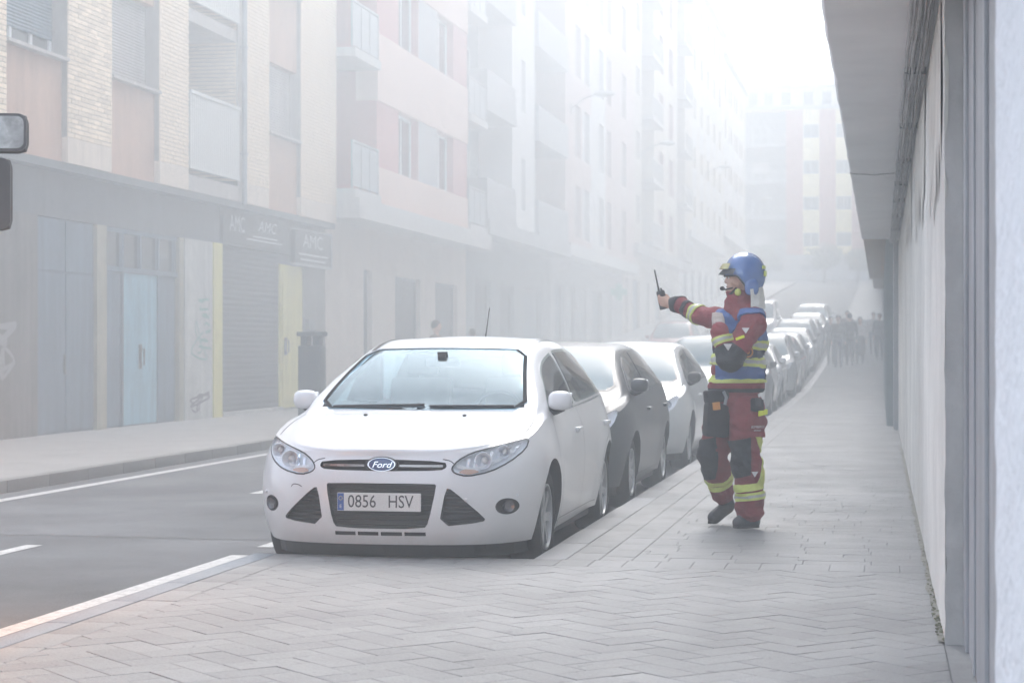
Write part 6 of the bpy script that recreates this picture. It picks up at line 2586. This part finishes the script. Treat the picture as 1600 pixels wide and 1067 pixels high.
vs = MB()                                   # short peak and gold inner visor pushed up
for j in range(5):
    for i in range(15):
        ph = lerp(-1.05, 1.05, i / 14)
        rr_ = lerp(1.0, 1.24, j / 4)
        vs.v.append((cx - math.cos(ph) * .150 * rr_ * (1 if abs(ph) < .6 else 1), math.sin(ph) * .124 * lerp(1, 1.03, j / 4), cz + .045 - .020 * j / 4 - (j / 4) * .020 + .0 * i))
for j in range(4):
    for i in range(14):
        vs.f.append((j * 15 + i, j * 15 + i + 1, (j + 1) * 15 + i + 1, (j + 1) * 15 + i))
        vs.m.append(0)
vo = vs.build('visor', M_HELMD, HELM, smooth=True)
gv = MB()
for j in range(4):
    for i in range(13):
        ph = lerp(-.8, .8, i / 12)
        rr_ = lerp(1.04, 1.20, j / 3)
        gv.v.append((cx - math.cos(ph) * .150 * rr_, math.sin(ph) * .120, cz + .083 - .040 * (j / 3)))
for j in range(3):
    for i in range(12):
        gv.f.append((j * 13 + i, j * 13 + i + 1, (j + 1) * 13 + i + 1, (j + 1) * 13 + i))
        gv.m.append(0)
gv.build('visor_shield', M_VISOR, HELM, smooth=True)
ep = MB()
ellip(ep, (.030, -.098, 1.705), (.052, .020, .060), 16, 10, pw=.75)
ep.build('ear_guard', M_HELM, HELM, smooth=True)
yk = MB()
ellip(yk, (-.066, -.088, 1.668), (.024, .020, .026), 14, 8)
yk.build('chin_knob', M_HIVIS, HELM, smooth=True)
for (x, z, w_, h_) in ((.125, 1.845, .020, .012), (.135, 1.80, .014, .02)):
    f_ = MB().box(-w_, w_, -.006, .006, -h_, h_, bev=.003).build('reflective_flash', M_HIVIS, HELM)
    f_.location = (x - .005, -.062, z)
    f_.rotation_euler = (0, 0, R(58))
MB().tube([(-.075, -.08, 1.70), (-.11, -.06, 1.660), (-.128, -.01, 1.655), (-.11, .06, 1.66)], .008, 6).build('chin_strap', M_BLACKC, HELM, smooth=True)
MB().tube([(-.10, -.072, 1.70), (-.150, -.05, 1.688), (-.168, -.01, 1.695)], .006, 6).build('microphone_boom', M_BLACKC, HELM, smooth=True)
mc = MB()
ellip(mc, (-.168, -.01, 1.697), (.018, .016, .016), 10, 8)
mc.build('microphone', M_BLACKC, HELM, smooth=True)
# neck cloth
nc = MB()
ny, nz = 16, 8
for j in range(nz + 1):
    for i in range(ny + 1):
        a = lerp(-1.35, 1.35, i / ny)
        r_ = lerp(.128, .150, j / nz) + .006 * math.sin(i * 1.7 + j * .6)
        nc.v.append((-.012 + math.cos(a) * r_, math.sin(a) * r_ * .95, 1.70 - .155 * j / nz + .012 * math.cos(a * 2)))
for j in range(nz):
    for i in range(ny):
        a = j * (ny + 1) + i
        nc.f.append((a, a + 1, a + ny + 2, a + ny + 1))
        nc.m.append(0)
nc.build('neck_cloth', M_CLOTHW, FF, smooth=True)
# face
for sg in (-1, 1):
    eb = MB()
    ellip(eb, (-.122, sg * .030, 1.772), (.010, .013, .009), 10, 8)
    e_ = eb.build('eye', M_EYE, FF, smooth=True)
    eb = MB()
    ellip(eb, (-.1295, sg * .031, 1.772), (.004, .006, .006), 8, 6)
    eb.build('iris', M_HAIR, e_, smooth=True)
    MB().tube([(-.126, sg * .012, 1.795), (-.130, sg * .032, 1.799), (-.116, sg * .052, 1.792)], [.003, .005, .003], 6).build('eyebrow', M_HAIR, FF, smooth=True)
MB().tube([(-.134, -.020, 1.707), (-.138, 0, 1.708), (-.134, .020, 1.707)], .0025, 6).build('mouth', M_GRAFD, FF)
# boot soles
for (hx, hy, hz, tx, ty, tz) in ((.075, -.062, .012, -.10, -.128, .012), (-.068, .322, .105, -.238, .222, .012)):
    h_, t_ = Vector((hx, hy, hz)), Vector((tx, ty, tz))
    b = MB()
    ax = (t_ - h_).normalized()
    side = ax.cross(Vector((0, 0, 1))).normalized()
    n = 8
    vs_ = []
    for i in range(n + 1):
        p = h_.lerp(t_, i / n)
        w_ = .040 + .008 * math.sin(PI * i / n) - (.022 if i == n else 0) - (.012 if i == 0 else 0)
        up = Vector((0, 0, .020 if i < 3 or i > 5 else .014))
        vs_ += [p - side * w_, p + side * w_, p + side * w_ + up, p - side * w_ + up]
    fs_ = []
    for i in range(n):
        for k in range(4):
            fs_.append((i * 4 + k, i * 4 + (k + 1) % 4, (i + 1) * 4 + (k + 1) % 4, (i + 1) * 4 + k))
    fs_ += [(0, 1, 2, 3), (n * 4 + 3, n * 4 + 2, n * 4 + 1, n * 4)]
    b.add(vs_, fs_)
    b.build('boot_sole', M_SOLE, FF)
# the radio
q = ra.to_track_quat('Z', 'X').to_euler()
RAD = tag(MB().box(-.019, .019, -.029, .029, -.075, .065, bev=.006).build('handheld_radio', M_BLACKP, smooth=True), 'black handheld radio with a long aerial gripped in the outstretched hand', 'radio')
rw = Matrix.Translation((FFX, FFY, 0.121)) @ Matrix.Rotation(A, 4, 'Z') @ Matrix.Translation(rc_) @ ra.to_track_quat('Z', 'X').to_matrix().to_4x4() @ Matrix.Rotation(R(40), 4, 'Z')
RAD.matrix_world = rw
MB().tube([(0, .016, .065), (0, .016, .11), (0, .016, .225)], [.0085, .006, .005], 8).build('aerial', M_BLACKP, RAD, smooth=True)
MB().tube([(0, -.014, .065), (0, -.014, .083)], .008, 10).build('volume_knob', M_DARKMETAL, RAD, smooth=True)
MB().box(.0191, .021, -.02, .02, .01, .05).build('speaker_grille', M_DARKMETAL, RAD)

# ---- passers-by in the smoke
M_PC = [mat('dark_coat', (0.03, 0.032, 0.038), 0.9), mat('grey_coat', (0.12, 0.12, 0.13), 0.9), mat('pale_top', (0.42, 0.38, 0.37), 0.9), mat('blue_jeans', (0.04, 0.055, 0.09), 0.9),
        mat('brown_jacket', (0.14, 0.09, 0.07), 0.9), mat('dark_skirt', (0.05, 0.05, 0.055), 0.9)]


def passer(x, y, z, rz, h, top, low, hair, label, stride=.12, coat=0.0, group='passers-by in the smoke', arm=.1):
    root = empty('person', (x, y, z), label, 'person', group, rz)
    k = h / 1.75
    P = lambda a, b_, c: (a * k, b_ * k, c * k)
    pr = [('ell', 'head', P(0, -.01, 1.63), (.075 * k, .092 * k, .115 * k)), ('cap', 'head', P(0, 0, 1.45), P(0, -.005, 1.56), .052 * k, .05 * k), ('cap', 'head', P(0, -.10, 1.63), P(0, -.105, 1.61), .012 * k, .015 * k),
          ('ell', 'top', P(0, .01, 1.27), (.185 * k, .125 * k, .20 * k)), ('ell', 'top', P(0, .01, 1.05), (.165 * k, .125 * k, .18 * k)), ('cap', 'top', P(-.15, .01, 1.41), P(.15, .01, 1.41), .065 * k, .065 * k)]
    for sg in (-1, 1):
        sw = arm * sg
        pr += [('cap', 'top', P(sg * .19, .01, 1.40), P(sg * .235, .02 + sw * .4, 1.12), .058 * k, .048 * k), ('cap', 'top', P(sg * .235, .02 + sw * .4, 1.12), P(sg * .225, -.04 + sw, .90), .046 * k, .036 * k),
               ('ell', 'hand', P(sg * .222, -.05 + sw, .82), (.028 * k, .04 * k, .075 * k)),
               ('cap', 'low', P(sg * .09, .0, .90), P(sg * .09, -sg * stride * .6 - .02, .50), .092 * k, .068 * k), ('cap', 'low', P(sg * .09, -sg * stride * .6 - .02, .50), P(sg * .09, -sg * stride + .02, .10), .066 * k, .046 * k),
               ('cap', 'shoe', P(sg * .09, -sg * stride + .04, .05), P(sg * .095, -sg * stride - .12, .04), .042 * k, .036 * k)]
    if coat:
        pr.append(('cap', 'top' if coat < 1 else 'low', P(0, .01, .95), P(0, .01, .50), .17 * k, .20 * k))
    pr.append(('ell', 'low', P(0, .01, .92), (.165 * k, .125 * k, .12 * k)))
    figure('body', root, pr, dict(head=M_SKIN, top=top, low=low, hand=M_SKIN, shoe=M_BOOT), .018, 2, .008, ('head', 'hand'))
    b = MB()
    ellip(b, P(0, .012, 1.665), (.088 * k, .100 * k, .10 * k), 14, 10)
    if hair == 'long':
        ellip(b, P(0, .06, 1.54), (.085 * k, .06 * k, .14 * k), 12, 8)
    b.build('hair', M_HAIR, root, smooth=True)
    return root


SW = lambda y: zt(y) + .121
passer(-1.42, 69.5, SW(69.5), 0, 1.80, M_PC[0], M_PC[3], 'short', 'dark coated walker nearest the parked cars in the distant smoke', .16)
passer(-1.72, 71.5, SW(71.5), 0, 1.72, M_PC[1], M_PC[0], 'short', 'walker in a grey coat half hidden beside the distant parked cars', .10)
passer(-1.05, 71.0, SW(71.0), PI, 1.83, M_PC[0], M_PC[0], 'short', 'tall figure all in black walking away up the smoky pavement', .14)
passer(-.70, 72.0, SW(72.0), 0, 1.68, M_PC[2], M_PC[5], 'long', 'woman in a pale top and long dark skirt on the smoky pavement', .06, coat=1.0)
passer(-.26, 79.0, SW(79.0), 0, 1.66, M_PC[2], M_PC[3], 'short', 'person in a pale top with hands at the sides farther up the pavement', .14, arm=.2)
passer(-.02, 75.0, SW(75.0), 0, 1.74, M_PC[0], M_PC[0], 'short', 'dark figure walking close along the right wall in the smoke', .16)
passer(-1.25, 77.5, SW(77.5), 0, 1.76, M_PC[4], M_PC[0], 'short', 'person in a brown jacket at the back of the distant group', .12)
passer(-9.05, 40.3, .121, R(80), 1.84, M_PC[4], M_PC[3], 'short', 'person in a brown jacket on the left pavement behind the white car roof', .12, group=None)
passer(-9.5, 46.2, SW(46.2), R(170), 1.68, M_PC[1], M_PC[0], 'long', 'grey coated person farther up the left pavement', .12, group=None)
# ------------------------------------------------------------------ street furniture and the rest
# litter bin on the left pavement
M_BIN = mat('bin_grey', (0.085, 0.10, 0.11), 0.55, var=0.12, vscale=6)
LB = empty('litter_bin', (-8.9, 30.6, .121), 'dark grey litter bin with a raised flat lid on the left pavement', 'litter bin')
MB().box(-.19, .19, -.15, .15, .18, 1.31, bev=.02).build('bin_body', M_BIN, LB, smooth=True)
MB().box(-.21, .21, -.17, .17, 1.46, 1.53, bev=.015).build('lid', M_BIN, LB, smooth=True)
for sg in (-1, 1):
    MB().box(sg * .10 - .05, sg * .10 + .05, -.13, .13, 1.311, 1.459).build('lid_support', M_BIN, LB)
MB().tube([(0, 0, 0), (0, 0, .2)], .06, 12).build('stand', M_DARKMETAL, LB, smooth=True)
MB().box(-.08, .08, -.03, .03, 1.531, 1.56, bev=.008).build('ash_plate', M_METAL, LB)

# lamps on brackets along the left fronts
M_LAMPH = mat('lamp_head', (0.52, 0.55, 0.55), 0.4, var=0.05)
lamp0 = None
for i, (y, z) in enumerate(((74.2, 10.9), (96.6, 11.3), (133.0, 13.4), (160.5, 14.4), (185.0, 15.1))):
    if lamp0 is None:
        lamp0 = empty('street_lamp', (-11.45, y, z), 'wall bracket street lamp', 'street lamp', 'lamps on the left fronts')
        MB().tube([(0, 0, -.5), (.5, 0, -.12), (.95, 0, .02)], .03, 8).build('bracket', M_METAL, lamp0, smooth=True)
        MB().box(-.02, .03, -.09, .09, -.7, -.3).build('wall_plate', M_METAL, lamp0)
        hb_ = MB()
        ellip(hb_, (1.28, 0, .03), (.42, .17, .10), 18, 10, pw=.8)
        hh = hb_.build('lamp_head', M_LAMPH, lamp0, smooth=True)
        bb_ = MB()
        ellip(bb_, (1.34, 0, -.035), (.26, .12, .07), 14, 8)
        bb_.build('lamp_glass', M_SILVERB, hh, smooth=True)
        o = lamp0
    else:
        o = copy_tree(lamp0)
        o.location = (-11.45, y, z)
    o['label'] = ['street lamp on a wall bracket nearest in the left row', 'street lamp second along the left fronts above the railed balconies', 'third bracket lamp along the hazy left fronts',
                  'fourth bracket lamp far along the hazy left fronts', 'farthest bracket lamp at the end of the left fronts'][i]

# green cross over a shop on the left
M_CROSS = mat('cross_green', (0.05, 0.42, 0.30), 0.4)
GC = empty('green_cross_sign', (-11.3, 83.5, zt(83.5) + 2.5), 'small green cross sign hanging over a shop on the left', 'sign')
b = MB().box(.1, .8, -.05, .05, -.14, .14, bev=.01)
b.box(.31, .59, -.048, .048, -.35, .35, bev=.01)
b.build('cross', M_CROSS, GC)
MB().tube([(-.75, 0, .0), (.12, 0, .0)], .025, 8).build('bracket', M_METAL, GC)

# mirrors and cab of the fire engine that stands just outside the frame
M_ENGINE = mat('fire_engine_red', (0.34, 0.02, 0.02), 0.3, coat=1.0)
M_MIRR = mat('mirror_glass', (0.34, 0.34, 0.35), 0.06, metal=1.0, var=0.45, vscale=14)
TX, TY = -4.72, 9.25
FE = empty('fire_engine', (TX, TY, 0), 'red fire engine at the left edge with two dark door mirrors reaching into view', 'truck')
cb = MB()
prof = [(-3.4, .55), (.25, .55), (.32, 1.3), (.22, 1.75), (-.05, 2.95), (-3.4, 3.05)]
cb.prism([(p[0], p[1]) for p in prof], 'x', -2.45, 0.0)
cb.build('cab', M_ENGINE, FE)
MB().box(-2.5, -.04, .26, .42, .42, .9, bev=.04).build('bumper', M_BLACKP, FE)
for y0, y1 in ((-1.35, -.10), (-2.75, -1.5)):
    d_ = MB().box(.001, .03, y0, y1, .75, 2.9, bev=.01).build('door', M_ENGINE, FE)
    MB().box(.0305, .038, y0 + .12, y1 - .12, 1.75, 2.75, bev=.003).build('side_window', M_SIDEGLASS, d_)
    MB().box(.03, .06, y0 + .1, y0 + .3, 1.45, 1.5, bev=.008).build('door_handle', M_BLACKP, d_)
wsq = MB().quad((-2.3, .228, 1.77), (-.15, .228, 1.77), (-.15, -.035, 2.9), (-2.3, -.035, 2.9))
wsq.v = [(x, y + .012, z + .004) for x, y, z in wsq.v]
wsq.build('windscreen', M_CARGLASS, FE)
for sg, xx in ((1, -.16), (-1, -2.29)):
    Mx = Matrix.Translation((xx, -.75, .5)) @ Matrix.Rotation(PI / 2 * sg, 4, 'Y')
    w_ = MB().lathe([(.30, -.13), (.42, -.15), (.49, -.14), (.5, -.08), (.5, .08), (.49, .14), (.42, .15), (.30, .13)], 32, Mx).build('wheel', M_RUBBER, FE, smooth=True)
    MB().lathe([(.0001, .05), (.12, .10), (.2, .06), (.30, .12), (.31, .0)], 28, Mx).build('rim', M_ALLOY, w_, smooth=True)
MB().box(-2.35, -.3, -3.2, -.35, .4, .56).build('chassis', M_BLACKP, FE)
# amber warning lamp on the front corner, lit: it tints the bumper and the line beside it
M_BEACON = bpy.data.materials.new('amber_glow')
M_BEACON.use_nodes = True
_p = M_BEACON.node_tree.nodes['Principled BSDF']
_p.inputs['Base Color'].default_value = (.8, .35, .05, 1)
_p.inputs['Emission Color'].default_value = (1, .42, .08, 1)
_p.inputs['Emission Strength'].default_value = 12
MB().box(.031, .07, -.06, .06, .95, 1.07, bev=.012).build('warning_lamp', M_BEACON, FE, smooth=True)
_l = bpy.data.lights.new('warning_light', 'POINT')
_l.energy = 6
_l.color = (1, .45, .14)
_l.shadow_soft_size = .06
_lo = bpy.data.objects.new('warning_light', _l)
COL.objects.link(_lo)
_lo.parent = FE
_lo.location = (.14, .05, 1.01)
# mirror arm, wide-angle mirror above, main mirror below
arm = MB()
arm.tube([(.0, -.05, 2.92), (.08, .30, 2.88), (.13, .44, 2.70), (.13, .44, 1.85), (.08, .3, 1.76), (.0, -.05, 1.76)], .022, 10)
arm.build('mirror_arm', M_BLACKP, FE, smooth=True)


M_RIMG = mat('mirror_rim_grey', (0.09, 0.09, 0.095), 0.5)


def mirror(name, x0, x1, z0, z1, yc):
    b = MB().box(x0 - x1, 0, 0, .13, z0, z1, bev=.05)
    o = b.build(name, M_BLACKP, FE, smooth=True)
    w_ = x1 - x0
    zz = (z0 + z1) / 2
    hz = (z1 - z0) / 2
    for nm, m, ins, y_, rad in (('mirror_rim', M_RIMG, .006, -.004, .045), ('mirror_glass', M_MIRR, .020, -.008, .035)):
        pl = []
        hx, hh = w_ / 2 - ins, hz - ins
        for sx_, sz_, a0 in ((1, 1, 0), (-1, 1, 90), (-1, -1, 180), (1, -1, 270)):
            for q in range(6):
                a = R(a0 + 18 * q)
                pl.append((-w_ / 2 + sx_ * (hx - rad) + rad * math.cos(a), zz + sz_ * (hh - rad) + rad * math.sin(a)))
        if name == 'main_mirror' and ins > .01:
            m = M_RIMG
        MB().prism(pl, 'y', y_, .02 if ins < .01 else y_ + .003).build(nm, m, o)
    o.location = (x1, yc, 0)
    o.rotation_euler = (0, 0, R(20))
    return o


mirror('wide_angle_mirror', .08, .437, 2.395, 2.60, .30)
mirror('main_mirror', .12, .348, 2.00, 2.375, .30)

# green belt at the far end of the street
M_TRUNK = mat('bark', (0.09, 0.07, 0.055), 0.95, var=0.3)
M_LEAF = mat('leaf', (0.05, 0.085, 0.03), 0.8, var=0.35, vscale=2.0)


def tree(x, y, h, cr_, label, seed, n=900):
    rt = random.Random(seed)
    root = empty('street_tree', (x, y, zt(y) if y < 205 else zt(205)), label, 'tree', 'trees before the end building')
    b = MB()
    b.tube([(0, 0, -.1), (.05, 0, h * .3), (.1, .05, h * .55), (.05, 0, h * .8)], [.16, .13, .09, .03], 8)
    for k in range(5):
        a = 2 * PI * k / 5 + rt.uniform(-.3, .3)
        b.tube([(.06, .02, h * (.3 + .05 * k)), (math.cos(a) * cr_ * .6, math.sin(a) * cr_ * .6, h * (.55 + .06 * k))], [.06, .02], 6)
    b.build('trunk', M_TRUNK, root, smooth=True)
    c = MB()
    for k in range(n):
        while True:
            p = Vector((rt.uniform(-1, 1), rt.uniform(-1, 1), rt.uniform(-1, 1)))
            if .35 < p.length < 1 and noise.noise(p * 2.2 + Vector((seed, 0, 0))) > -.22:
                break
        q = Vector((p.x * cr_, p.y * cr_, h * .68 + p.z * h * .34))
        s = rt.uniform(.10, .2)
        u = Vector((rt.uniform(-1, 1), rt.uniform(-1, 1), rt.uniform(-1, 1))).normalized()
        v = u.cross(Vector((rt.uniform(-1, 1), rt.uniform(-1, 1), rt.uniform(-1, 1)))).normalized()
        c.quad(q - u * s, q - v * s * .6, q + u * s, q + v * s * .6)
    c.build('crown', M_LEAF, root, recalc=False)


tree(-5.6, 203.5, 4.0, 2.0, 'broad low tree before the middle of the end building', 3)
tree(-2.2, 203.2, 3.4, 1.4, 'small round tree before the right of the end building', 5)
tree(-11.5, 203.8, 3.8, 1.7, 'leafy tree before the left of the end building', 8)
GW = tag(MB().box(-60, 60, 215.2, 215.5, 7.4, 9.6).build('boundary_wall', M_PGREY), 'low grey boundary wall in front of the end building', 'wall')
# ------------------------------------------------------------------ the smoke in the street
hm = bpy.data.materials.new('haze')
hm.use_nodes = True
t = hm.node_tree
t.nodes.remove(t.nodes['Principled BSDF'])
pv = t.nodes.new('ShaderNodeVolumePrincipled')
pv.inputs['Color'].default_value = (0.905, 0.955, 0.985, 1)
pv.inputs['Density'].default_value = HAZE
pv.inputs['Anisotropy'].default_value = HAZE_G
t.links.new(pv.outputs[0], t.nodes['Material Output'].inputs['Volume'])
b = MB().box(-180, 180, -70, 340, -1.2, 34.0)
tag(b.build('haze', hm), kind='stuff')

# thicker smoke drifting in the lower street between the camera and the climb
sm = bpy.data.materials.new('smoke')
sm.use_nodes = True
t = sm.node_tree
t.nodes.remove(t.nodes['Principled BSDF'])
pv = t.nodes.new('ShaderNodeVolumePrincipled')
pv.inputs['Color'].default_value = (0.905, 0.955, 0.985, 1)
pv.inputs['Anisotropy'].default_value = HAZE_G
tc = t.nodes.new('ShaderNodeTexCoord')
sx = t.nodes.new('ShaderNodeSeparateXYZ')
t.links.new(tc.outputs['Object'], sx.inputs[0])


def ramp(out, a, b_, c, d):
    m1 = t.nodes.new('ShaderNodeMapRange')
    for k, v in zip(('From Min', 'From Max', 'To Min', 'To Max'), (a, b_, c, d)):
        m1.inputs[k].default_value = v
    t.links.new(out, m1.inputs['Value'])
    return m1.outputs[0]


def mulm(a, b_):
    m1 = t.nodes.new('ShaderNodeMath')
    m1.operation = 'MULTIPLY'
    t.links.new(a, m1.inputs[0])
    if isinstance(b_, float):
        m1.inputs[1].default_value = b_
    else:
        t.links.new(b_, m1.inputs[1])
    return m1.outputs[0]


nz = t.nodes.new('ShaderNodeTexNoise')
nz.inputs['Scale'].default_value = 0.09
nz.inputs['Detail'].default_value = 2
t.links.new(tc.outputs['Object'], nz.inputs['Vector'])
dn = mulm(ramp(nz.outputs['Fac'], .3, .7, .15, 1.85), SMOKE)
dn = mulm(dn, ramp(sx.outputs['Y'], 8.0, 52.0, 0.0, 1.0))
dn = mulm(dn, ramp(sx.outputs['X'], -6.5, -3.0, 1.0, 0.28))       # it hangs along the left fronts
dn = mulm(dn, ramp(sx.outputs['Y'], 55.0, 92.0, 1.0, 0.0))
dn = mulm(dn, ramp(sx.outputs['Z'], 9.0, 21.0, 1.0, 0.0))
nr_ = mulm(ramp(sx.outputs['Y'], 4.0, 9.0, 0.0, 1.0), ramp(sx.outputs['Y'], 15.0, 28.0, 1.0, 0.0))
nr_ = mulm(mulm(nr_, ramp(nz.outputs['Fac'], .3, .7, .6, 1.4)), SMOKE * 0.32)
ad_ = t.nodes.new('ShaderNodeMath')
t.links.new(dn, ad_.inputs[0])
t.links.new(nr_, ad_.inputs[1])
t.links.new(ad_.outputs[0], pv.inputs['Density'])
t.links.new(pv.outputs[0], t.nodes['Material Output'].inputs['Volume'])
b = MB().box(-13.5, 0.9, 3.9, 93, -0.5, 21.5)
tag(b.build('smoke', sm), kind='stuff')
